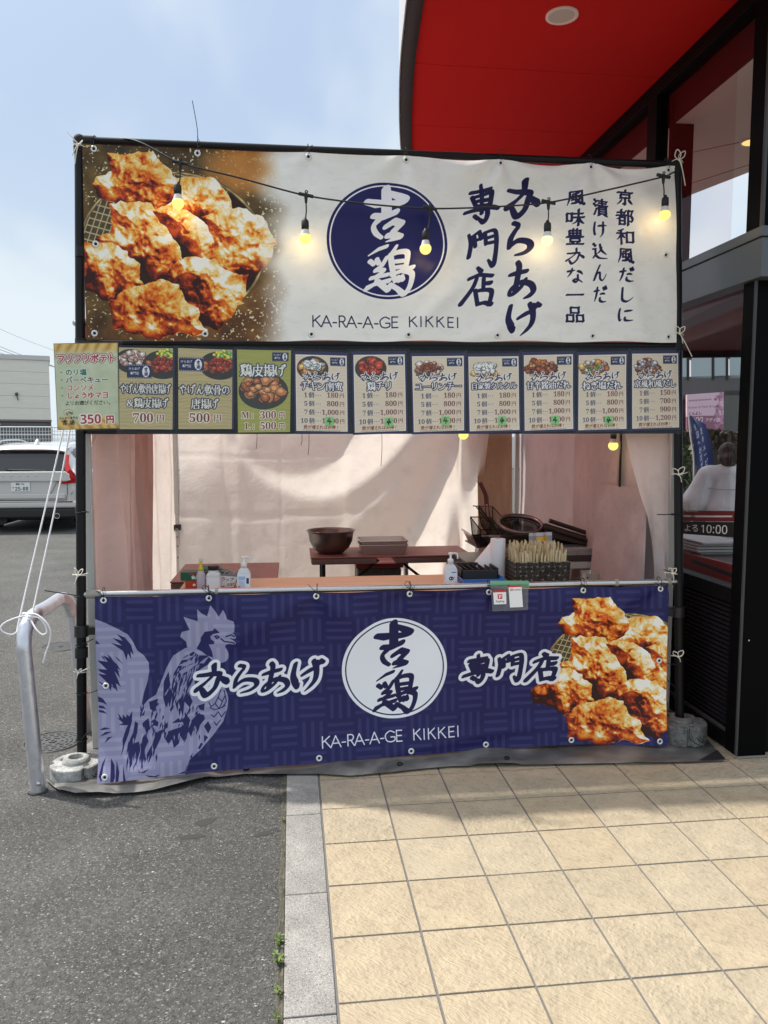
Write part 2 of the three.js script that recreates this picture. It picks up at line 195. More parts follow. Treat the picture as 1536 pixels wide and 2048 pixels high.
// samples of one stroke with a width for each, in box units
function strokeSamples(st, style) {
  const P = st.p, out = [];
  const cr = (a, b, c, d, t) => 0.5 * (2 * b + (c - a) * t + (2 * a - 5 * b + 4 * c - d) * t * t + (3 * b - a - 3 * c + d) * t * t * t);
  const n = P.length - 1;
  if (n < 1) return [[P[0][0], P[0][1], 1]];
  for (let i = 0; i < n; i++) {
    const a = P[Math.max(0, i - 1)], b = P[i], c = P[i + 1], d = P[Math.min(n, i + 2)], len = Math.hypot(c[0] - b[0], c[1] - b[1]), m = Math.max(2, Math.ceil(len / 2));
    const horiz = Math.abs(c[0] - b[0]) > 1.6 * Math.abs(c[1] - b[1]);
    for (let k = 0; k <= m; k++) {
      const t = k / m, g = (i + t) / n;
      const x = st.curve ? cr(a[0], b[0], c[0], d[0], t) : mix(b[0], c[0], t), y = st.curve ? cr(a[1], b[1], c[1], d[1], t) : mix(b[1], c[1], t);
      let w = 1;
      if (st.wide) w = mix(b[2], c[2], t) / 5.5;
      else if (style === 'brush') w = st.curve ? mix(1.15, 0.5, g * g) * (0.8 + 0.35 * Math.sin(Math.PI * g)) : (horiz ? 0.85 : 1.1) * (1 + 0.25 * Math.pow(Math.abs(2 * t - 1), 3));
      else if (style === 'mincho') w = st.curve ? 0.6 + 0.6 * Math.sin(Math.PI * (0.15 + 0.75 * g)) : horiz ? (t > 0.86 ? 1.05 : 0.5) : 1.2;
      out.push([x, y, w]);
    }
  }
  return out;
}
// a glyph in the box x, y (top left), width w, height h; thick in box units; grow adds an outline in pixels
function drawGlyph(g, ch, x, y, w, h, color, thick, style, grow = 0, slant = 0) {
  const G = glyph(ch, style === 'brush'); if (!G) return;
  g.fillStyle = color; g.beginPath();
  for (const st of G) {
    for (const [px, py, pw] of strokeSamples(st, style)) {
      const cx = x + (px / 100) * w + slant * (50 - py) / 100 * w, cy = y + (py / 100) * h, r = Math.max(0.35, 0.5 * thick * pw * Math.sqrt(w * h) / 100) + grow;
      if (style === 'brush') { const e = Math.max(0.45, (r - grow) * 0.62) + grow, q = (r - grow) * 1.14 + grow; g.moveTo(cx + q * 0.74, cy - q * 0.67); g.ellipse(cx, cy, q, e, -0.74, 0, 6.2832); } else { g.moveTo(cx + r, cy); g.arc(cx, cy, r, 0, 6.2832); }
    }
  }
  g.fill();
}
function textRow(g, s, x, y, size, color, o = {}) { // a row of square glyphs; o.wide stretches, o.gap spaces
  const { thick = 10, style = '', grow = 0, wide = 1, gap = 0, slant = 0, under } = o;
  let cx = x;
  const run = (col, gr) => { cx = x; for (const ch of s) { if (ch !== ' ') drawGlyph(g, ch, cx, y, size * wide, size, col, thick, style, gr, slant); cx += ch === ' ' ? size * wide * 0.5 : size * wide + gap; } };
  if (under) run(under, grow || size * 0.06);
  run(color, 0);
  return cx;
}
function latinRow(g, s, x, y, h, color, thick, space) {
  const W = { K: 0.78, A: 0.86, R: 0.68, G: 0.94, E: 0.64, I: 0.2, '-': 0.46, ' ': 0.5 };
  let cx = x;
  for (const ch of s) { if (ch !== ' ') drawGlyph(g, ch, cx, y, h, h, color, thick, ''); cx += h * W[ch] + space; }
  return cx;
}
// ---------------------------------------------------------------- the printed photograph of fried chicken
const PIECES = ['770,480 900,500 1000,480 1090,600 1110,700 1000,760 900,720 780,680 690,640 760,580', '380,340 480,350 620,315 700,420 770,500 740,580 640,675 560,640 450,600 330,590 275,510 320,460 400,450 390,390',
  '960,730 1080,700 1180,670 1300,740 1370,880 1340,960 1250,1050 1150,1030 1120,1080 1060,1040 1010,960 1000,860', '370,660 500,640 600,650 680,740 740,860 790,980 700,1070 620,1080 560,960 440,940 310,880 310,840 390,820 400,740',
  '660,690 740,665 860,710 930,770 990,870 950,980 900,980 840,880 760,800 700,740', '160,890 330,910 400,910 510,1020 515,1090 530,1150 440,1170 370,1150 340,1215 240,1150 120,1140 105,1050 180,1000',
  '800,990 880,985 1000,1010 1130,1090 1190,1075 1180,1160 1100,1300 1010,1390 900,1330 860,1220 840,1150 750,1120 740,1080', '380,1235 480,1180 600,1160 680,1130 760,1160 800,1240 870,1280 880,1350 930,1410 850,1430 760,1400 660,1440 530,1420 400,1400',
].map((s) => { const P = s.trim().split(' ').map((q) => q.split(',').map(Number)), mx = P.reduce((a, p) => a + p[0], 0) / P.length, my = P.reduce((a, p) => a + p[1], 0) / P.length; return P.map(([x, y]) => { const d = Math.hypot(x - mx, y - my); return [x + (x - mx) / d * 34, y + (y - my) / d * 32]; }); });
const RAMP = [[0, [52, 14, 8]], [0.2, [140, 38, 10]], [0.4, [214, 86, 18]], [0.58, [238, 148, 46]], [0.76, [246, 204, 112]], [0.9, [250, 232, 190]], [1, [255, 250, 236]]];
function ramp(t, R = RAMP) { t = clamp01(t); for (let i = 1; i < R.length; i++) if (t <= R[i][0]) { const k = (t - R[i - 1][0]) / (R[i][0] - R[i - 1][0]); return mix3(R[i - 1][1], R[i][1], k); } return R[R.length - 1][1]; }
function polyDist(P, x, y) { // signed: positive inside
  let d = 1e9, inside = false;
  for (let i = 0, j = P.length - 1; i < P.length; j = i++) {
    const ax = P[j][0], ay = P[j][1], bx = P[i][0], by = P[i][1], ex = bx - ax, ey = by - ay;
    const t = clamp01(((x - ax) * ex + (y - ay) * ey) / (ex * ex + ey * ey)), dx = ax + t * ex - x, dy = ay + t * ey - y;
    d = Math.min(d, dx * dx + dy * dy);
    if ((ay > y) !== (by > y) && x < ((bx - ax) * (y - ay)) / (by - ay) + ax) inside = !inside;
  }
  d = Math.sqrt(d); return inside ? d : -d;
}
// colour and cover of the picture at (X, Y) in its own units
function chickenAt(X, Y, cutout) {
  const wx = X + (fbm(X / 60, Y / 60, 2) - 0.5) * 34 + (vnoise(X / 16, Y / 16) - 0.5) * 6, wy = Y + (fbm(X / 60 + 50, Y / 60, 2) - 0.5) * 34 + (vnoise(X / 16 + 90, Y / 16) - 0.5) * 6;
  let best = -1, bd = 0, near = 1e9;
  for (let k = PIECES.length - 1; k >= 0; k--) {
    const B = PIECES[k].bb ?? (PIECES[k].bb = [Math.min(...PIECES[k].map((p) => p[0])) - 40, Math.min(...PIECES[k].map((p) => p[1])) - 40, Math.max(...PIECES[k].map((p) => p[0])) + 40, Math.max(...PIECES[k].map((p) => p[1])) + 40]);
    if (wx < B[0] || wy < B[1] || wx > B[2] || wy > B[3]) continue;
    const d = polyDist(PIECES[k], wx, wy);
    if (d > 0) { best = k; bd = d; break; }
    near = Math.min(near, -d);
  }
  if (best >= 0) {
    const P = PIECES[best], h = (x, y) => { const e = 1 - Math.exp(-Math.max(0, polyDist(P, x, y)) / 62); return e * 118 + fbm(x / 88 + best * 9, y / 88, 3) * 84 + fbm(x / 26 + 30, y / 26, 2) * 12; };
    const h0 = h(wx, wy), gx = (h(wx + 6, wy) - h0) / 6, gy = (h(wx, wy + 6) - h0) / 6, il = 1 / Math.sqrt(gx * gx + gy * gy + 1);
    const lam = (-gx * 0.42 + gy * 0.66 + 0.62) * il; // printed light from the upper right
    const patch = fbm(X / 118 + best * 31, Y / 118 + 7, 3), mid = fbm(X / 38 + best * 5, Y / 38 + 70, 3), crumb = vnoise(X / 7, Y / 7), lowEdge = (1 - sstep(0, 46, bd)) * clamp01((wy - (P.bb[1] + P.bb[3]) / 2) / 140 + (P.bb[0] + P.bb[2] - 2 * wx) / 700);
    let t = 0.24 + [0.06, 0, 0.07, 0.03, 0.03, -0.07, -0.02, 0.02][best] + 0.5 * clamp01(lam) + (patch - 0.48) * 0.8 + (mid - 0.5) * 0.42 + (crumb - 0.5) * 0.1 - 0.22 * lowEdge;
    t = 0.5 + (t - 0.47) * 1.28;
    const c = ramp(t);
    if (vnoise(X / 4.2 + 400, Y / 4.2) > 0.86 && lam > 0.6) return [Math.min(255, c[0] + 40), Math.min(255, c[1] + 44), Math.min(255, c[2] + 50), 1];
    return [c[0], c[1], c[2], 1];
  }
  // sieve: rim, wires, dark inside
  const ex = (X - 745) / 590, ey = (Y - 905) / 480, q = ex * ex + ey * ey + (fbm(X / 160, Y / 160, 2) - 0.5) * 0.05;
  if (q < 1.0) {
    if (q > 0.925) { const s = Math.sin((q - 0.925) / 0.075 * Math.PI), k = 0.35 + 0.65 * vnoise(X / 40, Y / 40); const c = mix3([60, 42, 20], [238, 214, 150], s * k); return [c[0], c[1], c[2], 1]; }
    if (cutout && near > 420) return [0, 0, 0, 0];
    let c = mix3([50, 20, 14], [96, 44, 26], fbm(X / 60, Y / 60, 3));
    if (Y < 900 && (X < 430 || Y < 560)) {
      c = mix3([66, 56, 38], [98, 84, 56], fbm(X / 40, Y / 40, 3));
      const u = (X * 0.94 + Y * 0.34) / 38, v = (Y * 0.94 - X * 0.25) / 44, wu = Math.abs(u - Math.round(u)), wv = Math.abs(v - Math.round(v));
      if (Math.min(wu, wv) < 0.09) c = mix3(c, [206, 190, 146], 0.85);
    } else c = mix3(c, [22, 8, 8], sstep(90, 10, near) * 0.6);
    return [c[0], c[1], c[2], 1];
  }
  if (cutout) return [0, 0, 0, 0];
  const n = fbm(X / 90, Y / 90, 4), f = vnoise(X / 8, Y / 8) * vnoise(X / 15 + 40, Y / 15), g2 = fbm(X / 200 + 9, Y / 200, 2);
  let c = mix3([44, 34, 18], [128, 98, 50], n);
  const lower = sstep(1000, 1450, Y + 0.3 * X - 200);
  c = mix3(c, mix3([70, 34, 20], [168, 118, 56], n), lower * 0.7);
  if (f > 0.5 - 0.14 * sstep(0.3, 0.7, g2)) c = mix3(c, [246, 232, 192], sstep(0.44, 0.62, f) * 0.9);
  const blur = sstep(330, 120, Math.hypot((X - 1230) * 0.9, (Y - 400) * 1.5)) * 0.8;
  c = mix3(c, [214, 142, 66], blur);
  return [c[0], c[1], c[2], 1];
}
function canvasOf(w, h) { const c = document.createElement('canvas'); c.width = w; c.height = h; return c; }
// paints chickenAt into a canvas; toPic maps canvas pixels to picture units, alphaAt fades
function paintChicken(c, x0, y0, w, h, toPic, cutout, alphaAt) {
  const g = c.getContext('2d'), im = g.getImageData(x0, y0, w, h), D = im.data;
  for (let j = 0; j < h; j++) for (let i = 0; i < w; i++) {
    const [X, Y] = toPic(x0 + i, y0 + j), p = chickenAt(X, Y, cutout), a = p[3] * (alphaAt ? alphaAt(x0 + i, y0 + j, X, Y) : 1);
    if (a <= 0) continue;
    const o = (j * w + i) * 4;
    for (let k = 0; k < 3; k++) D[o + k] = mix(D[o + k], p[k], a);
    D[o + 3] = 255;
  }
  g.putImageData(im, x0, y0);
}
// faint wear of the vinyl: scuffs, specks and fold lines as printed matter
function wearVinyl(g, W, H, n, col) {
  for (let i = 0; i < n; i++) {
    const x = rnd() * W, y = rnd() * H, l = rr(3, 26), a = rr(-0.4, 0.4);
    g.strokeStyle = `rgba(${col},${rr(0.05, 0.2).toFixed(3)})`; g.lineWidth = rr(0.5, 1.4);
    g.beginPath(); g.moveTo(x, y); g.lineTo(x + l * Math.cos(a), y + l * Math.sin(a)); g.stroke();
  }
}
const NAVY = '#1b1958', INK = '#171446';
function upperBannerCanvas() {
  const W = 2048, H = 664, c = canvasOf(W, H), g = c.getContext('2d');
  // photograph-to-banner map: the banner's corners in the picture
  const K = 1.125, T = (x) => (x - 163) / 1189, u = (x) => T(x) / (K + T(x) * (1 - K)), top = (t) => 284 + 46 * t, bot = (t) => 681 + 2 * t;
  const MX = (x) => u(x) * W, MY = (x, y) => ((y - top(T(x))) / (bot(T(x)) - top(T(x)))) * H, SX = W / 1189, SY = (x) => H / (bot(T(x)) - top(T(x)));
  g.fillStyle = '#f4f2ec'; g.fillRect(0, 0, W, H);
  const im = g.getImageData(0, 0, W, H), D = im.data;
  for (let j = 0; j < H; j++) for (let i = 0; i < W; i++) { const o = (j * W + i) * 4, n = (fbm(i / 120, j / 60, 3) - 0.5) * 12 - (fbm(i / 30 + 90, j / 22, 3) > 0.66 ? 4 : 0); D[o] += n; D[o + 1] += n; D[o + 2] += n * 0.8; }
  g.putImageData(im, 0, 0);
  paintChicken(c, 0, 0, 730, H, (i, j) => { const q = i / W, t = K * q / (1 + q * (K - 1)), x = 163 + 1189 * t, y = top(t) + (j / H) * (bot(t) - top(t)); return [(x - 100) * 3.072, (y - 200) * 3.072]; }, false,
    (i, j, X, Y) => sstep(1480, 1270, X + (fbm(Y / 170, X / 260, 2) - 0.5) * 150));
  // the round mark
  const cx = MX(780), cy = MY(780, 480), R = 121 * SX;
  g.fillStyle = NAVY; g.beginPath(); g.arc(cx, cy, R, 0, 7); g.fill();
  g.strokeStyle = '#f2f2f4'; g.lineWidth = 5; g.beginPath(); g.arc(cx, cy, R * 0.945, 0, 7); g.stroke();
  const box = (ch, x0, y0, x1, y1, col, thick, grow = 0) => { const xm = (x0 + x1) / 2; drawGlyph(g, ch, MX(x0), MY(xm, y0), MX(x1) - MX(x0), (y1 - y0) * SY(xm), col, thick, 'brush', grow); };
  box('吉', 735, 372, 822, 483, '#f4f4f6', 16); box('鶏', 732, 487, 832, 588, '#f4f4f6', 11.5);
  latinRow(g, 'KA-RA-A-GE', MX(625), MY(700, 632), 22.5 * SY(700), INK, 11, 2.2); latinRow(g, 'KIKKEI', MX(820), MY(860, 634), 20.5 * SY(860), INK, 11.5, 10.5);
  box('専', 935, 362, 1003, 443, INK, 14); box('門', 938, 456, 1000, 532, INK, 14); box('店', 924, 532, 992, 612, INK, 14);
  box('か', 1018, 352, 1085, 432, INK, 18); box('ら', 1020, 440, 1068, 510, INK, 22); box('あ', 1020, 520, 1072, 597, INK, 19); box('げ', 1016, 604, 1084, 674, INK, 17);
  const col = (s, x, y0, y1, w, sk = 0) => { const n = s.length, st = (y1 - y0) / n; [...s].forEach((ch, i) => box(ch, x - w / 2 + sk * i, y0 + st * i + st * 0.06, x + w / 2 + sk * i, y0 + st * i + st * 0.9, INK, 13)); };
  col('風味豊かな一品', 1155, 374, 648, 36, -0.6); col('漬け込んだ', 1205, 390, 612, 30, -1); col('京都和風だしに', 1253, 370, 650, 35, -0.2);
  reseed(3); wearVinyl(g, W, H, 260, '90,88,84');
  return c;
}
function weavePattern(g, W, H, s, col) { // three bars across, three bars down, like woven bamboo
  g.strokeStyle = col; g.lineCap = 'round';
  for (let j = -1; j * s < H + s; j++) for (let i = -1; i * s < W + s; i++) for (let k = 0; k < 3; k++) {
    const o = s * (0.2 + 0.3 * k); g.lineWidth = s * 0.125; g.beginPath();
    if ((i + j) & 1) { g.moveTo(i * s + s * 0.09, j * s + o); g.lineTo(i * s + s * 0.91, j * s + o); } else { g.moveTo(i * s + o, j * s + s * 0.09); g.lineTo(i * s + o, j * s + s * 0.91); }
    g.stroke();
  }
}
function lowerBannerCanvas() {
  const W = 2048, H = 636, c = canvasOf(W, H), g = c.getContext('2d');
  const K = 1.115, T = (x) => (x - 191) / 1145, u = (x) => T(x) / (K + T(x) * (1 - K)), top = (t) => 1190 - 22 * t, bot = (t) => 1567 - 46 * t - 28 * t * Math.min(1, 2 * (1 - t) + 0.2 * t) - 0 * t;
  const BB = (t) => mix(mix(1567, 1528, Math.min(1, t / 0.37)), mix(1528, 1493, clamp01((t - 0.37) / 0.46)), t > 0.37 ? 1 : 0);
  const MX = (x) => u(x) * W, MY = (x, y) => ((y - top(T(x))) / (BB(T(x)) - top(T(x)))) * H, SX = W / 1145, SY = (x) => H / (BB(T(x)) - top(T(x)));
  g.fillStyle = '#1d1b52'; g.fillRect(0, 0, W, H);
  weavePattern(g, W, H, 97, '#302e63');
  // rooster: pale figure cut by dark feathers
  const Z = (s) => { const P = s.trim().split(/\s+/).map((q) => q.split(',').map(Number)).map(([a, b]) => [160 + a / 4.8, 1180 + b / 4.8]).map(([x, y]) => [MX(x), MY(x, y)]); return P; };
  const poly = (s, col, curve) => { const P = Z(s); g.fillStyle = col; g.beginPath(); if (curve) { const n = P.length; g.moveTo((P[0][0] + P[n - 1][0]) / 2, (P[0][1] + P[n - 1][1]) / 2); P.forEach((p, i) => { const q = P[(i + 1) % n]; g.quadraticCurveTo(p[0], p[1], (p[0] + q[0]) / 2, (p[1] + q[1]) / 2); }); } else P.forEach((p, i) => (i ? g.lineTo(...p) : g.moveTo(...p))); g.closePath(); g.fill(); };
  const PALE = '#8d8bac', DARK = '#1f1d55';
  poly('130,265 250,310 380,380 460,430 510,510 545,590 610,640 655,710 660,800 640,900 600,1020 580,1110 590,1140 640,1080 720,1030 770,910 830,760 900,640 1010,570 1090,540 1150,560 1180,520 1260,450 1330,500 1290,640 1330,720 1310,800 1200,900 1310,900 1390,930 1430,1060 1420,1160 1380,1290 1280,1420 1170,1540 1050,1640 1000,1780 860,1800 500,1880 130,1920 120,900', PALE);
  poly('1010,250 1070,380 990,400 975,450 1030,500 1040,560 1130,570 1180,480 1290,420 1360,440 1400,420 1500,400 1505,330 1495,290 1430,270 1420,230 1395,175 1350,250 1320,200 1270,135 1240,245 1190,215 1145,170 1150,290', PALE);
  poly('1270,420 1350,400 1430,420 1480,400 1525,450 1500,470 1440,450 1520,500 1510,525 1440,515 1400,540 1440,600 1440,670 1400,710 1340,715 1300,680 1250,560 1250,530 1300,510 1265,460', PALE, true);
  weaveOver();
  function weaveOver() { const t = canvasOf(560, H), q = t.getContext('2d'); q.drawImage(c, 0, 0, 560, H, 0, 0, 560, H); const A = q.getImageData(0, 0, 560, H), p = canvasOf(560, H), k = p.getContext('2d'); weavePattern(k, 560, H, 97, '#fff'); const B = k.getImageData(0, 0, 560, H).data, D = A.data; for (let i = 0; i < D.length; i += 4) if (D[i] > 110 && B[i + 3] > 90) { D[i] += 14; D[i + 1] += 14; D[i + 2] += 8; } g.putImageData(A, 0, 0); }
  // dark shapes
  poly('1175,460 1215,400 1290,390 1310,365 1360,410 1290,425 1265,450 1275,480 1305,500 1300,525 1250,530 1280,600 1290,660 1230,640 1180,600 1130,570 1170,520', DARK);
  g.strokeStyle = DARK; g.lineWidth = 5;
  { const q = Z('1310,445 1335,440 1350,455 1330,468 1310,445 1370,470 1400,495 1470,500 1500,508 1420,445 1470,425 1500,440'); g.beginPath(); q.slice(0, 5).forEach((p, i) => (i ? g.lineTo(...p) : g.moveTo(...p))); g.stroke(); g.beginPath(); q.slice(5, 9).forEach((p, i) => (i ? g.lineTo(...p) : g.moveTo(...p))); g.stroke(); g.beginPath(); q.slice(9).forEach((p, i) => (i ? g.lineTo(...p) : g.moveTo(...p))); g.stroke(); }
  for (const s of ['355,425 430,460 490,540 510,640 480,600 485,680 455,620 440,690 410,600 295,515 400,545 315,465 410,495', '215,645 290,680 345,730 385,800 350,770 375,870 320,800 380,960 330,910 345,1005 290,930 280,1000 230,900 160,830 240,840 160,780 250,790 160,695 260,710', '150,1055 200,1080 240,1140 200,1120 155,1110', '155,1145 200,1150 230,1180 160,1170', '155,1190 200,1195 235,1225 160,1210', '160,1380 210,1355 270,1365 200,1380', '160,1445 220,1400 285,1395 230,1420', '210,1505 240,1450 290,1440 250,1470', '150,490 165,500 190,530 150,525',
    '335,1260 360,1270 345,1215 390,1270 390,1225 425,1260 430,1225 455,1245 485,1190 480,1290 450,1400 420,1480 390,1540 385,1470 420,1370 440,1330 350,1330 395,1310',
    '160,1800 190,1690 225,1630 200,1720 190,1850', '275,1640 310,1700 320,1800 300,1860 275,1860', '330,1660 360,1760 350,1860 325,1860', '395,1700 430,1860 400,1860',
    '510,1290 540,1310 530,1400 500,1500 550,1480 560,1560 520,1700 500,1650 470,1710 440,1600 450,1480 490,1400', '610,1400 640,1480 600,1560 620,1640 580,1730 560,1600 580,1450', '590,1300 640,1260 650,1300 700,1270 740,1300 730,1340 690,1330 620,1400 600,1370 580,1320', '700,1400 780,1370 760,1450 720,1530 680,1600 630,1680 620,1600 680,1500', '545,1720 560,1760 650,1720 600,1760 550,1760', '610,1780 700,1790 760,1775 720,1800 650,1800',
    '650,1100 740,1070 730,1110 750,1120 720,1150 700,1200 660,1170', '570,1240 610,1180 600,1230', '870,1000 900,820 1000,660 1100,600 1150,640 1230,640 1290,700 1150,790 1090,880 1040,1000 1080,1100 1050,1160 1000,1100 980,1250 940,1100 930,1200 900,1080 860,1210 840,1100 820,1180 790,1060 800,900 850,800', '1100,880 1180,920 1200,1060 1160,1090 1120,1000', '790,1330 830,1300 830,1350 800,1370', '870,1310 940,1260 960,1290 1000,1250 1000,1200 1060,1290 1130,1220 1190,1230 1200,1270 1150,1330 1130,1400 1100,1330 1060,1440 1030,1380 990,1480 950,1430 940,1500 890,1540 870,1460 830,1500 790,1440 800,1400 890,1370 950,1350 990,1330 980,1300',
    '1190,1340 1230,1290 1260,1350 1230,1410', '1130,1140 1200,1120 1190,1190 1150,1180', '1190,1420 1230,1440 1190,1490', '1130,1540 1160,1490 1180,1500 1150,1550', '1050,1620 1080,1580 1070,1630', '920,1780 1000,1750 1040,1650 1000,1770'])
    poly(s, DARK);
  for (const s of ['960,690 1050,640 1100,650 1040,680', '940,740 1040,700 1120,690 1030,750', '950,800 1050,740 1130,720 1060,790 970,830', '1010,850 1060,810 1100,800', '1150,720 1210,670 1250,650 1200,720', '910,1120 960,980 1000,920 970,1050', '980,1100 1000,1030 1020,1000', '1080,650 1130,600 1110,640', '900,1100 930,1000 940,1060', '840,1200 880,1040 870,1150'])
    poly(s, PALE);
  const leaf = (x, y, len, a, w, col) => { const b = a + 1.571, q = [[0, 0], [len * 0.35, w], [len, 0], [len * 0.4, -w]].map(([d, o]) => `${x + Math.cos(a) * d + Math.cos(b) * o},${y + Math.sin(a) * d + Math.sin(b) * o}`).join(' '); poly(q, col); };
  reseed(91);
  for (let k = 0; k < 80; k++) { const t = Math.pow(rnd(), 0.8); leaf(mix(1120, 850, t) + rr(-60, 60 + 190 * t), mix(610, 985, t) + rr(-30, 50), rr(50, 105), rr(1.75, 2.15), rr(4, 9), PALE); }
  for (let k = 0; k < 70; k++) leaf(rr(560, 1150), rr(1120, 1430), rr(45, 110), rr(1.5, 2.1), rr(5, 10), rnd() < 0.65 ? DARK : PALE);
  for (let k = 0; k < 46; k++) leaf(rr(380, 720), rr(1330, 1640), rr(70, 150), rr(1.5, 1.9), rr(5, 11), rnd() < 0.6 ? DARK : PALE);
  for (let k = 0; k < 16; k++) leaf(rr(150, 330), rr(620, 960), rr(60, 120), rr(0.5, 1.0), rr(5, 10), DARK);
  g.lineWidth = 3.4; g.strokeStyle = DARK; g.lineCap = 'round';
  for (const s of ['1360,980 1330,1060 1370,1100 1400,1040 1390,990', '1330,1060 1300,1120 1340,1170 1370,1100', '1400,1040 1410,1100 1370,1160', '1250,1160 1290,1180 1340,1170 1400,1140', '1260,1230 1290,1250 1330,1200 1360,1250 1400,1200', '1290,1300 1310,1330 1350,1280', '1240,1110 1260,1150 1300,1120']) { const P = Z(s); g.beginPath(); P.forEach((p, i) => (i ? g.lineTo(...p) : g.moveTo(...p))); g.stroke(); }
  // the chicken, cut out, right
  const x0 = Math.floor(MX(1042));
  paintChicken(c, x0, 0, W - x0, H, (i, j) => { const q = i / W, t = K * q / (1 + q * (K - 1)), x = 191 + t * 1145, y = top(t) + (j / H) * (BB(t) - top(t)); return [((x - 1153.8) / 0.787 + 223.7 - 100) * 3.072, ((y - 1200.4) / 0.80 + 310.7 - 200) * 3.072]; }, true);
  // round mark
  const cx = MX(796), cy = MY(796, 1340), R = 108.5 * SX;
  g.save(); g.translate(cx, cy); g.rotate(0);
  g.fillStyle = '#eceef2'; g.beginPath(); g.arc(0, 0, R, 0, 7); g.fill(); g.strokeStyle = INK; g.lineWidth = 4.5; g.beginPath(); g.arc(0, 0, R * 0.93, 0, 7); g.stroke(); g.restore();
  const box = (ch, x0b, y0, x1, y1, col, thick, grow = 0) => { const xm = (x0b + x1) / 2; drawGlyph(g, ch, MX(x0b), MY(xm, y0), MX(x1) - MX(x0b), (y1 - y0) * SY(xm), col, thick, 'brush', grow); };
  box('吉', 754, 1245, 832, 1342, INK, 16); box('鶏', 749, 1345, 840, 1432, INK, 11.5);
  const words = [['か', 392, 1332, 458, 1398], ['ら', 468, 1330, 518, 1392], ['あ', 525, 1326, 580, 1392], ['げ', 587, 1322, 652, 1388], ['専', 936, 1312, 996, 1370], ['門', 1004, 1310, 1056, 1368], ['店', 1064, 1306, 1126, 1366]];
  for (const w of words) box(...w, '#e9eaf0', 17, 12);
  for (const w of words) box(...w, INK, 17.5, 0);
  { const x = 643, y = 1477; g.save(); g.translate(MX(x), MY(x, y)); g.rotate(-0.012); latinRow(g, 'KA-RA-A-GE', 0, 0, 22 * SY(700), '#e6e7ee', 11, 0.6); latinRow(g, 'KIKKEI', MX(830) - MX(x), 0, 20.5 * SY(880), '#e6e7ee', 11.5, 9); g.restore(); }
  reseed(11); wearVinyl(g, W, H, 240, '190,190,220');
  return c;
}
// ---------------------------------------------------------------- menu prints
function woodGround(g, W, H, base, dark, s = 1) {
  const im = g.getImageData(0, 0, W, H), D = im.data;
  for (let j = 0; j < H; j++) for (let i = 0; i < W; i++) {
    const n = fbm(i / (90 * s) + s * 3, j / (7 * s), 3), w = Math.sin((j + 26 * fbm(i / 80, j / 60 + s, 2) * (1 + Math.exp(-((i - W * 0.4) ** 2) / 3000))) / 3.2) * 0.5 + 0.5, c = mix3(base, dark, clamp01(0.42 * n * w + 0.3 * n)), o = (j * W + i) * 4;
    D[o] = c[0]; D[o + 1] = c[1]; D[o + 2] = c[2]; D[o + 3] = 255;
  }
  g.putImageData(im, 0, 0);
}
function foodPile(g, cx, cy, rx, ry, cols, n, size, seed) {
  reseed(seed);
  for (let i = 0; i < n; i++) {
    const a = rnd() * 6.283, r = Math.sqrt(rnd()) * 0.92, x = cx + Math.cos(a) * rx * r, y = cy + Math.sin(a) * ry * r * 0.9 + (i / n - 0.5) * ry * 0.2, s = size * rr(0.55, 1.15), c = cols[Math.floor(rnd() * cols.length)];
    for (let k = 0; k < 3; k++) {
      const t = [0.45, 1, 1.35][k], q = [1.06, 0.86, 0.42][k];
      g.fillStyle = `rgb(${c.map((v) => Math.min(255, Math.round(v * t))).join(',')})`;
      g.beginPath(); for (let m = 0; m <= 9; m++) { const th = m / 9 * 6.283, rad = s * q * (0.75 + 0.5 * HASH[(i * 31 + m % 9 * 7 + seed * 13) & 65535]); const X = x + (k - 1) * -s * 0.06 + Math.cos(th) * rad, Y = y - (k - 1) * s * 0.12 + Math.sin(th) * rad * 0.8; m ? g.lineTo(X, Y) : g.moveTo(X, Y); } g.closePath(); g.fill();
    }
  }
}
function plaque(g, x, y, w, h) {
  g.fillStyle = '#20264a'; g.fillRect(x, y, w, h); g.fillStyle = '#c9cad6'; for (let i = 0; i < 14; i++) { g.fillRect(x + (i + 0.3) * w / 14, y + 1, w / 30, h * 0.06); g.fillRect(x + (i + 0.3) * w / 14, y + h * 0.92, w / 30, h * 0.06); }
  textRow(g, 'からあげ', x + w * 0.07, y + h * 0.2, w * 0.115, '#e4e4ee', { thick: 12 }); textRow(g, '専門店', x + w * 0.13, y + h * 0.52, w * 0.12, '#e4e4ee', { thick: 11 });
  g.fillStyle = '#f0f0f4'; g.beginPath(); g.ellipse(x + w * 0.77, y + h * 0.5, w * 0.15, h * 0.4, 0, 0, 7); g.fill();
  drawGlyph(g, '吉', x + w * 0.7, y + h * 0.2, w * 0.14, h * 0.3, '#20204a', 16, 'brush'); drawGlyph(g, '鶏', x + w * 0.69, y + h * 0.5, w * 0.16, h * 0.32, '#20204a', 12, 'brush');
}
const serif = (g, s, x, y, px, col, align = 'left', under) => { g.font = `bold ${px}px serif`; g.textAlign = align; g.textBaseline = 'alphabetic'; if (under) { g.lineJoin = 'round'; g.strokeStyle = under; g.lineWidth = px * 0.14; g.strokeText(s, x, y); } g.fillStyle = col; g.fillText(s, x, y); };
const GOLD = [[214, 142, 70], [190, 104, 48], [226, 176, 110]], BROWN = [[150, 80, 50], [176, 104, 66], [120, 60, 40]], RED = [[168, 52, 34], [190, 78, 50], [140, 36, 26]], WHITE = [[236, 236, 232], [214, 216, 214], [246, 244, 238]], PALEM = [[196, 160, 150], [176, 130, 116], [214, 190, 182]], GREEN = [[120, 150, 70], [96, 130, 60], [170, 104, 58]];
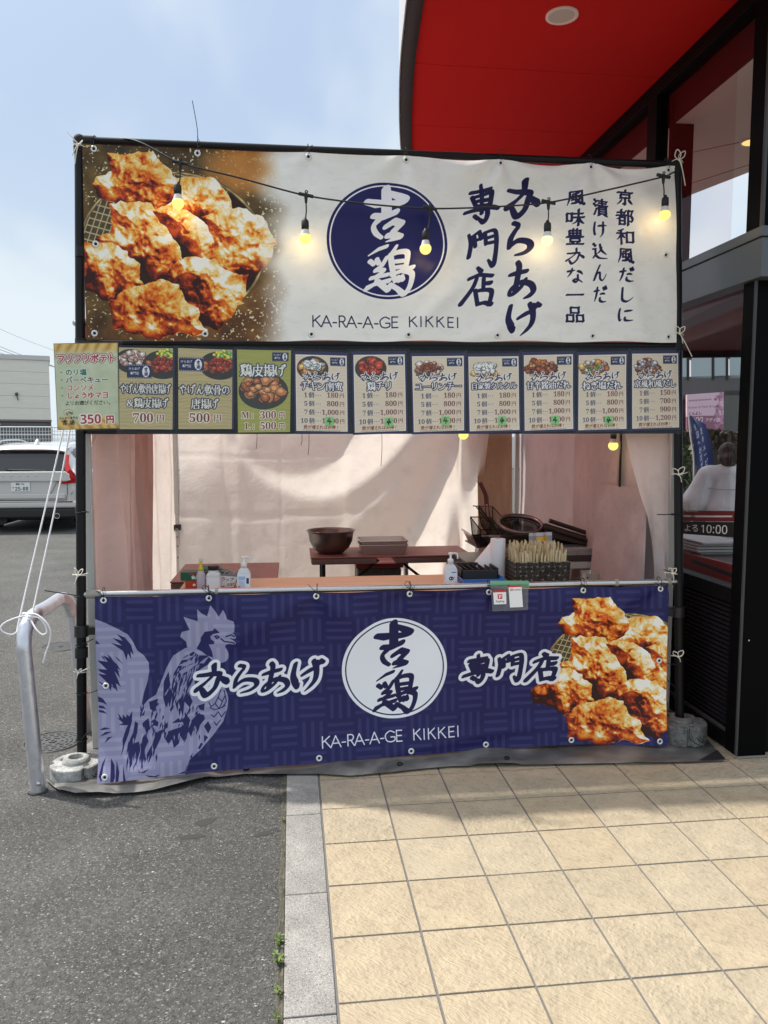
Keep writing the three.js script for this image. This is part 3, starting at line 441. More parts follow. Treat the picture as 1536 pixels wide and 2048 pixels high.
// kind: { name, food } for the seven price cards
function priceCard(title, food, prices) {
  const W = 320, H = 468, c = canvasOf(W, H), g = c.getContext('2d');
  g.fillStyle = '#23234f'; g.fillRect(0, 0, W, H);
  const w2 = canvasOf(W - 24, H - 34), q = w2.getContext('2d'); woodGround(q, W - 24, H - 34, [236, 221, 198], [219, 198, 170], 1); g.drawImage(w2, 12, 20);
  g.strokeStyle = '#f4efe4'; g.lineWidth = 4; g.strokeRect(13, 21, W - 26, H - 36);
  if (food.bowl) { g.fillStyle = '#3b3a3c'; g.beginPath(); g.ellipse(110, 96, 92, 70, 0, 0, 7); g.fill(); }
  for (const [cols, n, size, seed, ox, oy, rx, ry] of food.piles) foodPile(g, 110 + ox, 92 + oy, rx, ry, cols, n, size, seed);
  plaque(g, W - 108, 30, 88, 50);
  textRow(g, 'からあげ', 52, 118, 48, '#1d1d44', { thick: 14, style: 'brush', under: '#f6f3ee', grow: 4.2, gap: 8 });
  const n = title.length, size = Math.min(50, 272 / n * 1.02); textRow(g, title, (W - n * size * 0.98) / 2, 172, size, '#f8f6f2', { thick: 11, style: 'mincho', wide: 0.98, under: '#23234f', grow: 5.2 });
  prices.forEach(([k, p, cut], i) => {
    const y = 262 + i * 49; serif(g, k, 78, y, 38, '#2a3560', 'right'); textRow(g, '個', 84, y - 30, 32, '#2a3560', { thick: 9, style: 'mincho' });
    g.fillStyle = '#2a3560'; for (let d = 0; d < 3; d++) { g.beginPath(); g.arc(126 + d * 13, y - 12, 2.3, 0, 7); g.fill(); }
    serif(g, p, 258, y, p.length > 3 ? 39 : 41, '#6e2430', 'right'); textRow(g, '円', 264, y - 27, 28, '#6e2430', { thick: 9, style: 'mincho' });
  });
  textRow(g, '数が増えればお得!', 54, 421, 22, '#8a4628', { thick: 12, gap: 1.2, slant: 0.12 });
  g.fillStyle = '#6d5a4e'; reseed(5); for (let i = 0; i < 26; i++) { const x = 50 + i * 8.4; g.fillRect(x, 448 + rr(0, 2), rr(3, 6), 1.6); g.fillRect(x + 1, 451 + rr(0, 1.5), rr(2, 5), 1.4); g.fillRect(x + rr(0, 3), 447, 1.4, 7); }
  return c;
}
function greenCard(kind) {
  const W = 320, H = 468, c = canvasOf(W, H), g = c.getContext('2d');
  woodGround(g, W, H, kind === 3 ? [178, 176, 96] : [206, 190, 140], kind === 3 ? [146, 150, 62] : [160, 140, 92], 1.3);
  if (kind < 3) {
    if (kind === 1) { g.fillStyle = '#343230'; g.beginPath(); g.ellipse(70, 78, 92, 70, 0.1, 0, 7); g.fill(); foodPile(g, 76, 58, 84, 50, PALEM, 40, 22, 21); }
    const bx = kind === 1 ? 248 : 232;
    g.fillStyle = '#343230'; g.beginPath(); g.ellipse(bx, 96, 112, 82, 0.05, 0, 7); g.fill();
    foodPile(g, bx + 22, 36, 60, 32, [[180, 200, 90], [226, 214, 70], [120, 170, 90]], 40, 15, 23); foodPile(g, bx - 6, 96, 92, 50, BROWN, 56, 20, 25); foodPile(g, bx + 6, 84, 80, 40, RED, 30, 17, 29);
    plaque(g, kind === 1 ? 44 : 4, kind === 1 ? 96 : 52, 142, 80);
    const o = { thick: 10, style: 'mincho', under: '#2b3350', grow: 6, wide: kind === 1 ? 0.62 : 0.8 };
    if (kind === 1) { textRow(g, 'やげん軟骨唐揚げ', 4, 206, 59, '#efeadb', o); g.font = 'bold 56px serif'; serif(g, '&', 38, 338, 56, '#efeadb', 'left', '#2b3350'); textRow(g, '鶏皮揚げ', 84, 288, 58, '#efeadb', { ...o, wide: 0.86 }); }
    else { textRow(g, 'やげん軟骨の', 2, 208, 60, '#efeadb', { ...o, gap: 1 }); textRow(g, '唐揚げ', 74, 290, 62, '#efeadb', { ...o, wide: 0.84 }); }
    serif(g, kind === 1 ? '700' : '500', kind === 1 ? 76 : 60, 428, 72, '#7b2b34', 'left', '#f2ead6'); textRow(g, '円', kind === 1 ? 214 : 202, 380, 46, '#7b2b34', { thick: 10, style: 'mincho', under: '#f2ead6', grow: 4 });
    g.fillStyle = '#262b46'; g.fillRect(W - 12, 0, 12, H);
  } else {
    g.fillStyle = '#363a38'; g.beginPath(); g.ellipse(156, 234, 150, 104, 0, 0, 7); g.fill(); foodPile(g, 152, 216, 128, 72, [[196, 130, 84], [168, 100, 64], [210, 150, 100]], 46, 36, 41);
    textRow(g, '鶏皮揚げ', 18, 80, 72, '#f3f0e4', { thick: 11, style: 'mincho', wide: 0.95, under: '#33405a', grow: 6 });
    plaque(g, W - 112, 10, 98, 54);
    serif(g, 'M :', 22, 388, 50, '#7b2b34', 'left', '#f2ead6'); serif(g, '300', 134, 390, 60, '#7b2b34', 'left', '#f2ead6'); textRow(g, '円', 250, 352, 38, '#7b2b34', { thick: 11, under: '#f2ead6', grow: 4 });
    serif(g, 'L :', 42, 450, 50, '#7b2b34', 'left', '#f2ead6'); serif(g, '500', 134, 452, 60, '#7b2b34', 'left', '#f2ead6'); textRow(g, '円', 250, 414, 38, '#7b2b34', { thick: 11, under: '#f2ead6', grow: 4 });
  }
  return c;
}
function potatoCard() {
  const W = 340, H = 468, c = canvasOf(W, H), g = c.getContext('2d'), im = g.getImageData(0, 0, W, H), D = im.data;
  for (let j = 0; j < H; j++) for (let i = 0; i < W; i++) { const n = fbm(i / 40, j / 40, 4), k = clamp01(sstep(70, 20, j) + sstep(395, 445, j + 20 * Math.sin(i / 30))), st = Math.abs(Math.sin(i / 17 + (j < 200 ? j / 26 : -j / 22) + 2 * vnoise(i / 50, j / 50))), a = mix3([214, 220, 190], [190, 198, 160], n), b = mix3([186, 132, 48], [232, 196, 110], st), cc = mix3(a, b, k), o = (j * W + i) * 4; D[o] = cc[0]; D[o + 1] = cc[1]; D[o + 2] = cc[2]; D[o + 3] = 255; }
  g.putImageData(im, 0, 0);
  g.strokeStyle = '#7a6038'; g.lineWidth = 3; g.strokeRect(2, 2, W - 4, H - 4);
  textRow(g, 'フリフリポテト', 12, 62, 44, '#b02a3a', { thick: 19, under: '#6d3a2c', grow: 6.5, gap: 1.5 }); textRow(g, 'フリフリポテト', 12, 62, 44, '#b02a3a', { thick: 16, under: '#fff6ec', grow: 4, gap: 1.5 });
  const L = [['のり塩', '#1f6a5a'], ['バーベキュー', '#5a4a52'], ['コンソメ', '#c65a48'], ['しょうゆマヨ', '#c03048']];
  L.forEach(([s, col], i) => { textRow(g, '・', 20, 142 + i * 42, 30, '#4c6a66', { thick: 22 }); textRow(g, s, 58, 140 + i * 42, 35, col, { thick: 15, under: '#f6f4e4', grow: 2.6, gap: 3.4 }); });
  textRow(g, 'よりお選びください。', 48, 312, 25, '#3c3a34', { thick: 12, gap: 1 });
  g.strokeStyle = '#b4835a'; g.lineWidth = 3; g.beginPath(); for (let k = 0; k < 6; k++) { const a = k / 6 * 6.283 + 0.5; k ? g.lineTo(64 + 28 * Math.cos(a), 374 + 18 * Math.sin(a)) : g.moveTo(64 + 28 * Math.cos(a), 374 + 18 * Math.sin(a)); } g.closePath(); g.fillStyle = '#e2d8b8'; g.fill(); g.stroke();
  foodPile(g, 64, 378, 18, 8, [[200, 90, 60], [90, 160, 120]], 8, 7, 51);
  textRow(g, 'からあげ専門店', 12, 398, 13, '#3a3226', { thick: 12, gap: 2 }); textRow(g, '吉', 26, 414, 30, '#1c1a22', { thick: 16, style: 'brush' }); textRow(g, '鶏', 66, 414, 30, '#1c1a22', { thick: 12, style: 'brush' });
  g.font = 'bold 70px sans-serif'; g.textAlign = 'left'; g.lineJoin = 'round'; g.strokeStyle = '#fff4e6'; g.lineWidth = 10; g.strokeText('350', 126, 438); g.fillStyle = '#a81f38'; g.fillText('350', 126, 438); textRow(g, '円', 266, 394, 46, '#a81f38', { thick: 16, under: '#fff4e6', grow: 4 });
  return c;
}
const P180 = [['1', '180'], ['5', '800'], ['7', '1,000'], ['10', '1,500']];
const MENU_PRINTS = [
  () => potatoCard(), () => greenCard(1), () => greenCard(2), () => greenCard(3),
  () => priceCard('チキン南蛮', { bowl: 1, piles: [[GOLD, 30, 24, 61, -10, 4, 74, 50], [WHITE, 40, 17, 62, 8, -14, 56, 34]] }, P180),
  () => priceCard('鶏チリ', { bowl: 1, piles: [[RED, 40, 26, 63, 0, -6, 70, 44]] }, P180),
  () => priceCard('ユーリンチー', { piles: [[PALEM, 46, 24, 64, -4, -4, 84, 46], [BROWN, 24, 18, 65, 0, 0, 70, 40], [[[90, 100, 84], [120, 80, 60]], 14, 12, 66, -40, 34, 40, 22]] }, P180),
  () => priceCard('自家製タルタル', { piles: [[GOLD, 24, 24, 67, 0, 20, 84, 40], [WHITE, 60, 22, 68, 0, -8, 60, 36]] }, P180),
  () => priceCard('甘辛醤油だれ', { piles: [[BROWN, 60, 24, 69, 0, 0, 92, 54], [GOLD, 12, 14, 70, -20, -20, 60, 30]] }, P180),
  () => priceCard('ねぎ塩だれ', { piles: [[GOLD, 40, 24, 71, 0, 0, 90, 50], [PALEM, 24, 18, 72, 0, -8, 80, 40], [GREEN, 16, 12, 73, -16, 4, 66, 40]] }, P180),
  () => priceCard('京風和風だし', { piles: [[BROWN, 36, 24, 74, 0, 4, 90, 50], [[[206, 200, 204], [180, 176, 186], [150, 110, 96]], 50, 15, 75, -4, -6, 84, 40]] }, [['1', '150'], ['5', '700'], ['7', '900'], ['10', '1,200']]),
];
// ---------------------------------------------------------------- asphalt, kerb, tiles
{
  const N = 1536, size = 2.4; // asphalt: stones of several sizes in dark binder, 1.6 mm a pixel
  reseed(101);
  const alb = new Float32Array(N * N), hgt = new Float32Array(N * N).fill(0.3);
  for (let j = 0; j < N; j++) for (let i = 0; i < N; i++) { const u = i / N, v = j / N; alb[j * N + i] = 0.298 + 0.14 * (tfbm(u, v, 220, 2, 5) - 0.5) + 0.1 * (tfbm(u, v, 8, 4, 9) - 0.5); hgt[j * N + i] = 0.25 + 0.3 * tfbm(u, v, 200, 2, 2); }
  for (let n = 0; n < 150000; n++) {
    const cx = rnd() * N, cy = rnd() * N, r = 0.6 + 2.0 * rnd() * rnd(), t = rnd(), a = t > 0.975 ? rr(0.56, 0.78) : t > 0.55 ? rr(0.39, 0.54) : rr(0.2, 0.4), e = rr(0.6, 1);
    for (let y = -3; y <= 3; y++) for (let x = -3; x <= 3; x++) { const d = Math.hypot(x * e, y); if (d > r) continue; const k = ((Math.floor(cy + y) + N) % N) * N + ((Math.floor(cx + x) + N) % N); alb[k] = a; hgt[k] = Math.max(hgt[k], 0.5 + 0.5 * (1 - d / (r + 0.1))); }
  }
  const map = dataTex(N, N, (i, j) => { const a = alb[j * N + i]; return [a * 1.0, a * 0.99, a * 0.97]; }, { srgb: true }), bump = dataTex(N, N, (i, j) => hgt[j * N + i]);
  const asphalt = new THREE.MeshStandardMaterial({ map, bumpMap: bump, bumpScale: 0.005, roughness: 0.86, vertexColors: true });
  const xs = [-420, -160, -60, -30, -18], zs = [-480, -200, -90, -50, -30, -20];
  for (let x = -14; x <= 6.01; x += 0.16) xs.push(x); xs.push(12, 30, 80, 300);
  for (let z = -16; z <= 3.01; z += 0.16) zs.push(z); zs.push(8, 30, 120);
  const P = [], U = [], C = [], I = [];
  zs.forEach((z) => xs.forEach((x) => { P.push(x, -0.012, z); U.push(x / size, -z / size); const n = 0.84 + 0.3 * fbm(x * 0.55 + 40, z * 0.55, 4) + 0.12 * (fbm(x * 2.4, z * 1.3 + 50, 3) - 0.5); const st = 1 - 0.16 * sstep(0.6, 0.68, fbm(x * 1.1 + 9, z * 1.7 + 4, 4)); C.push(n * st, n * 0.995 * st, n * 0.98 * st); }));
  for (let j = 0; j < zs.length - 1; j++) for (let i = 0; i < xs.length - 1; i++) { const a = j * xs.length + i, b = a + xs.length; I.push(a, b, a + 1, a + 1, b, b + 1); }
  const g = new THREE.BufferGeometry(); g.setAttribute('position', new THREE.Float32BufferAttribute(P, 3)); g.setAttribute('uv', new THREE.Float32BufferAttribute(U, 2)); g.setAttribute('color', new THREE.Float32BufferAttribute(C, 3)); g.setIndex(I); g.computeVertexNormals();
  const m = new THREE.Mesh(g, asphalt); m.name = 'asphalt_ground'; m.userData.kind = 'structure'; m.receiveShadow = true; scene.add(m);
}
{ const sm = mat(0.045, 0.044, 0.042, 0.85, { bumpMap: speck, bumpScale: 0.002 }); for (const [px, py, w, d, q, k] of [[411, 1642, 0.045, 0.03, 0.5, 'small dark oval stain on the asphalt in front of the rooster'], [384, 1672, 0.06, 0.018, 0.1, 'dark smeared stain on the asphalt left of the oval one'], [535, 1664, 0.07, 0.016, 0.35, 'faint dark streak on the asphalt near the kerb']]) { const c = onY(px, py, -0.008), n = 28, P = []; for (let i = 0; i < n; i++) { const a = i / n * 6.2832, r2 = 0.75 + 0.4 * vnoise(Math.cos(a) * 2 + px, Math.sin(a) * 2 + py); const x = Math.cos(a) * w * r2, z = Math.sin(a) * d * r2; P.push([c.x + x * Math.cos(q) + z * Math.sin(q), c.z - x * Math.sin(q) + z * Math.cos(q)]); } solo('asphalt_stain', plate(P, -0.0118, 0.0012), sm, k, null, null, 'structure'); } }
const KERB_L = -0.04, KERB_R = 0.112;
{
  // granular concrete kerb stones, 0.6 m each
  const N = 512, kt = dataTex(N, N, (i, j) => { const u = i / N, v = j / N, f = tnoise(u * 190, v * 190, 190, 3), b = 0.57 + 0.14 * (tfbm(u, v, 6, 4, 1) - 0.5) + (f > 0.8 ? -0.14 : f < 0.16 ? 0.12 : 0) + 0.16 * (tnoise(u * 256, v * 256, 256, 8) - 0.5); return [b, b * 0.98, b * 0.952]; }, { srgb: true });
  const kb = dataTex(256, 256, (i, j) => tfbm(i / 256, j / 256, 64, 3, 4));
  const km = new THREE.MeshStandardMaterial({ map: kt, bumpMap: kb, bumpScale: 0.002, roughness: 0.9 }), kerb = new THREE.Group(); kerb.name = 'kerb'; kerb.userData.kind = 'structure'; scene.add(kerb);
  reseed(31);
  for (let k = 0; k < 14; k++) {
    const z1 = 0.33 - 0.6 * k, z0 = z1 - 0.595, g = rbox(KERB_L, -0.2, z0, KERB_R, rr(-0.0015, 0.0015), z1, 0.004, 1), p = g.attributes.position, uv = g.attributes.uv, o = [rnd(), rnd()];
    for (let i = 0; i < p.count; i++) uv.setXY(i, p.getX(i) / 0.5 + o[0], p.getZ(i) / 0.5 + o[1]);
    const q = new THREE.Mesh(g, km); q.name = 'kerb_stone'; q.receiveShadow = q.castShadow = true; kerb.add(q);
  }
  part('kerb_bed', box(KERB_L + 0.004, -0.2, -8.3, KERB_R - 0.004, -0.008, 0.9), mat(0.07, 0.065, 0.055, 0.95), kerb);
  const soil = dataTex(256, 256, (i, j) => { const n = tfbm(i / 256, j / 256, 24, 4, 6); return [0.16 + 0.3 * n, 0.155 + 0.29 * n, 0.135 + 0.25 * n]; }, { srgb: true });
  const sg = sheet(6, 300, (u, v) => { const z = -7 + 8 * v, w = 0.012 + 0.012 * vnoise(z * 5, 3) + 0.008 * vnoise(z * 19, 8); return V(KERB_L - w * (1 - u) - 0.002, -0.0085 + 0.008 * vnoise(u * 4 + 9, z * 40) * (0.4 + u), z); }, 0, (u, v) => [u * 0.2, v * 30]);
  const sm = new THREE.Mesh(sg, new THREE.MeshStandardMaterial({ map: soil, roughness: 0.97, side: THREE.DoubleSide })); sm.name = 'soil_strip'; sm.userData.kind = 'structure'; sm.receiveShadow = true; scene.add(sm);
}
{
  // sand-coloured cleft tiles of 0.3 m; four slates of relief, several tones
  const N = 384, kinds = [0, 1, 2, 3].map((k) => {
    const hf = (i, j) => { let u = i / N, v = j / N; const dir = k < 3 ? 1 : 0; const a = dir ? tnoise((u * 1 + v) * 13 + 3 * tfbm(u, v, 4, 3, k + 2), (v - u) * 52 + 9 * tfbm(u, v, 4, 3, k + 12), 4096, k) : 0; const b = tfbm(u, v, 12, 5, k + 3), c = tfbm(u, v, 30, 3, k + 7); return dir ? 0.24 * a + 0.46 * b + 0.34 * c * c : 0.65 * b + 0.5 * Math.pow(c, 2); };
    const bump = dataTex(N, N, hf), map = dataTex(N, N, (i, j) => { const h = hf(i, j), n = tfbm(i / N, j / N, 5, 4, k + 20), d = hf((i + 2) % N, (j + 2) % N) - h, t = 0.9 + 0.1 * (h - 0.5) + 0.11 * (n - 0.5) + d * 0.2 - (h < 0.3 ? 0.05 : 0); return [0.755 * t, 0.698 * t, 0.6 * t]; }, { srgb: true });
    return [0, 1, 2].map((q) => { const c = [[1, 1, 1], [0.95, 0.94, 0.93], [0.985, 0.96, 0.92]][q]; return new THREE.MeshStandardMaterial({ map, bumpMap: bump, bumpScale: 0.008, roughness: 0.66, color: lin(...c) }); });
  });
  const pave = new THREE.Group(); pave.name = 'tiled_pavement'; pave.userData.kind = 'structure'; scene.add(pave);
  reseed(77);
  const geos = {}, tileGeo = (w) => geos[w] ?? (geos[w] = [0, 1, 2].map((r) => { const g = new RoundedBoxGeometry(w - 0.0075, 0.02, 0.2925, 1, 0.0022), p = g.attributes.position, uv = g.attributes.uv; for (let i = 0; i < p.count; i++) { const a = p.getX(i) / 0.3 + 0.5, b = p.getZ(i) / 0.3 + 0.5; uv.setXY(i, r === 1 ? 1 - a : a, r === 1 ? 1 - b : b); } return g; }));
  const place = (x, w, z, list) => {
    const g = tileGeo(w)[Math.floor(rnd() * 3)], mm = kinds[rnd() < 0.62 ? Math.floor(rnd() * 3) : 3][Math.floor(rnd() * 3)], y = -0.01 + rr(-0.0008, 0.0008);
    if (list) { const q = g.clone(); q.translate(x + w / 2, y, z); list.push(q); return; }
    const m = new THREE.Mesh(g, mm); m.name = 'tile'; m.position.set(x + w / 2, y, z); m.rotation.set(rr(-0.002, 0.002), 0, rr(-0.002, 0.002)); m.castShadow = m.receiveShadow = true; pave.add(m);
  };
  const far = [];
  for (let r = -18; r <= 14; r++) for (let c = -1; c < 16; c++) {
    const x = c < 0 ? 0.1165 : 0.414 + 0.3 * c, w = c < 0 ? 0.2975 : 0.3, z = -3.6057 + 0.3 * r + 0.15;
    if (r >= -3 && r <= 8 && c < 9) place(x, w, z); else if (x < 2.2 || z > -3.9) place(x, w, z, far);
  }
  const fm = new THREE.Mesh(mergeGeometries(far), kinds[1][0]); fm.name = 'outer_tiles'; fm.userData.kind = 'stuff'; fm.receiveShadow = true; pave.add(fm);
  const bed = new THREE.Mesh(box(KERB_R + 0.0005, -0.15, -9.1, 8, -0.0045, 1.2), mat(0.16, 0.155, 0.15, 0.95, { bumpMap: speck, bumpScale: 0.002 })); bed.name = 'mortar_bed'; bed.receiveShadow = true; pave.add(bed);
}
// weeds in the joint
{
  const leafM = phys(0.13, 0.2, 0.04, 0.6, { ...DS });
  const weed = (x, z, n, s, seed, label) => {
    reseed(seed); const o = thing('weed', label, 'weed', V(x, -0.01, z), undefined), stems = [];
    const leaf = (p, yaw, len, lift) => sheet(2, 4, (u, v) => { const w = len * 0.36 * Math.sin(Math.PI * Math.min(1, 0.12 + v * 0.9)) * (u - 0.5), d = len * v, y = lift * v * len - 0.5 * v * v * len * 0.5 + Math.abs(u - 0.5) * len * 0.2; return V(p.x + Math.cos(yaw) * d - Math.sin(yaw) * w, p.y + y, p.z + Math.sin(yaw) * d + Math.cos(yaw) * w); });
    for (let i = 0; i < n; i++) { const p = V(x + rr(-0.3, 0.3) * s, rr(0.1, 0.8) * s, z + rr(-1, 1) * s), q = V(x, -0.01, z + rr(-0.6, 0.6) * s); stems.push(rod(q, p, 0.0008, 5)); part('leaf', leaf(p, rr(0, 6.28), s * rr(0.45, 0.85), rr(0.2, 0.9)), leafM, o); }
    part('stem', stems, mat(0.12, 0.16, 0.05, 0.8), o); return o;
  };
  const z = (y) => onY(566, y, 0).z;
  weed(KERB_L - 0.018, z(1885), 20, 0.026, 201, 'larger green weed in the kerb gap, upper of the pair halfway down the kerb');
  weed(KERB_L - 0.02, z(1922), 22, 0.027, 202, 'bushy bright green weed in the kerb gap just below the larger weed');
  weed(KERB_L - 0.016, z(1985), 12, 0.02, 203, 'thin weed in the kerb gap below the bushy pair');
  weed(KERB_L - 0.016, z(2036), 10, 0.02, 204, 'small weed at the bottom edge of the picture beside the kerb');
  weed(KERB_L - 0.014, z(1640), 8, 0.016, 205, 'tiny weed beside the kerb in the gap nearest the stall');
}
{ // loose grit washed against the kerb
  reseed(712); const bits = []; for (let i = 0; i < 420; i++) { const z = rr(-3.4, -1.7), x = KERB_L - 0.012 - 0.16 * Math.pow(rnd(), 3), r = rr(0.0012, 0.0042), g = new THREE.IcosahedronGeometry(r, 0); g.scale(1, rr(0.5, 0.9), rr(0.7, 1.2)); g.rotateY(rr(0, 6)); g.translate(x, -0.012 + r * 0.4, z); bits.push(g); }
  solo('grit', bits, mat(0.2, 0.19, 0.17, 0.95), 'loose grit along the asphalt edge of the kerb', null, null, 'stuff');
}
// manhole covers
{
  const iron = mat(0.1, 0.1, 0.1, 0.6, { metalness: 0.5, bumpMap: speck, bumpScale: 0.001 });
  const cover = (x, z, r, label) => {
    const o = thing('manhole_cover', label, 'manhole cover', V(x, -0.012, z), undefined), p = V(x, -0.012, z);
    part('lid', lathe([[0, 0.004], [r * 0.93, 0.004], [r * 0.94, 0.0005]], p, 48), iron, o); part('rim', lathe([[r * 0.955, 0.0005], [r * 0.955, 0.008], [r, 0.008], [r + 0.004, 0]], p, 48), iron, o);
    const bits = []; for (let k = 0; k < 4; k++) { const n = 6 + 5 * k, rad = r * (0.28 + 0.17 * k); for (let i = 0; i < n; i++) { const g = new THREE.RingGeometry(rad, rad + r * 0.075, 6, 1, 0, (6.283 / n) * 0.66); const a = i / n * 6.283 + k * 0.3; g.rotateX(-Math.PI / 2); g.rotateY(a); const q = g.clone(); q.translate(x, -0.012 + 0.0085, z); bits.push(q); } }
    part('tread', bits, iron, o);
    part('emblem', [0, 1, 2].map((i) => { const g = box(-r * 0.13, 0.0045, -0.008, r * 0.13, 0.009, 0.008); g.rotateY(0.5 + i * 1.05); g.translate(x, -0.012, z); return g; }), iron, o);
  };
  cover(-1.32, -4.28, 0.15, 'round cast iron manhole cover behind the bottom of the metal hoop barrier');
  cover(-1.86, -6.32, 0.14, 'smaller looking farther manhole cover seen under the hoop barrier bar');
}
// ---------------------------------------------------------------- the sign frame of black pipe
const vinyl = (c, rough = 0.42) => new THREE.MeshPhysicalMaterial({ map: canvasTex(c), roughness: rough, specularIntensity: 0.55, ...DS });
{
  const o = thing('sign_frame', 'tall black pipe frame that carries the two banners and the menu board', 'frame', V(0.55, 0, -3.88));
  const L0 = onFrame(164, 1530), L1 = onFrame(159, 281), R0 = onFrame(1359, 1465), R1 = onFrame(1354, 330);
  L0.y = 0.05; R0.y = 0.05; L0.z = R0.z = FRONT - LEAN * 0.05;
  part('pole', rod(L0, L1, 0.0235, 18), M.blackPaint, o, 'left black pole'); part('pole', rod(R0, R1, 0.0235, 18), M.blackPaint, o, 'right black pole');
  part('top_rail', [rod(L1.clone().add(V(-0.02, 0, 0)), R1.clone().add(V(0.02, 0, 0)), 0.019, 16)], M.blackPaint, o);
  const pt = (a, b, t) => lerp3(a, b, t);
  const mL = onFrame(163, 686), mR = onFrame(1354, 692); part('middle_rail', rod(mL, mR, 0.018, 14), M.blackPaint, o);
  const bL = onFrame(165, 862, -0.01), bR = onFrame(1356, 858, -0.01); part('lower_rail', rod(bL, bR, 0.014, 12), M.blackPaint, o);
  const collar = (p, d, r = 0.031, h = 0.05) => rod(p.clone().addScaledVector(d, -h / 2), p.clone().addScaledVector(d, h / 2), r, 16);
  const up = L1.clone().sub(L0).normalize();
  for (const [px, py] of [[163, 505], [163, 688], [163, 1335 - 30], [1356, 690]]) part('pole_collar', collar(onFrame(px, py), up), M.blackMatte, o);
  for (const p of [L1, R1]) part('corner_joint', [ball(p, 0.03, V(1, 1, 1), 14, 10), collar(p.clone().addScaledVector(up, -0.035), up, 0.028, 0.05), collar(p.clone().add(V(p === L1 ? 0.045 : -0.045, 0, 0)), V(1, 0, 0), 0.024, 0.05)], M.blackMatte, o);
  part('menu_board', quad(onFrame(172, 690, 0.019), onFrame(1352, 694, 0.019), onFrame(1354, 867, 0.019), onFrame(174, 868, 0.019), 0.012), phys(0.012, 0.014, 0.018, 0.6, { specularIntensity: 0.4 }), o);
  // clamp that ties the pole to the tent leg
  for (const [px, py, s] of [[163, 1262, 1], [1356, 1224, -1]]) { const p = onFrame(px, py); part('pole_clamp', [collar(p, up, 0.034, 0.055), rbox(p.x + (s > 0 ? 0.02 : -0.07), p.y - 0.02, p.z - 0.05, p.x + (s > 0 ? 0.07 : -0.02), p.y + 0.02, p.z + 0.01, 0.004)], M.blackPlastic, o); }
}
// eyelet on a banner: a metal ring with a dark hole
const eyeM = mat(0.8, 0.8, 0.8, 0.35, { metalness: 0.3 }), holeM = mat(0.02, 0.02, 0.02, 0.9);
function eyelet(p, n, parent) { const e = part('eyelet', ringAt(p, 0.0115, 0.0048, n), eyeM, parent); const d = new THREE.CircleGeometry(0.008, 14); d.applyQuaternion(new THREE.Quaternion().setFromUnitVectors(V(0, 0, 1), n.clone().normalize())); d.translate(p.x, p.y, p.z); part('hole', d, holeM, e); }
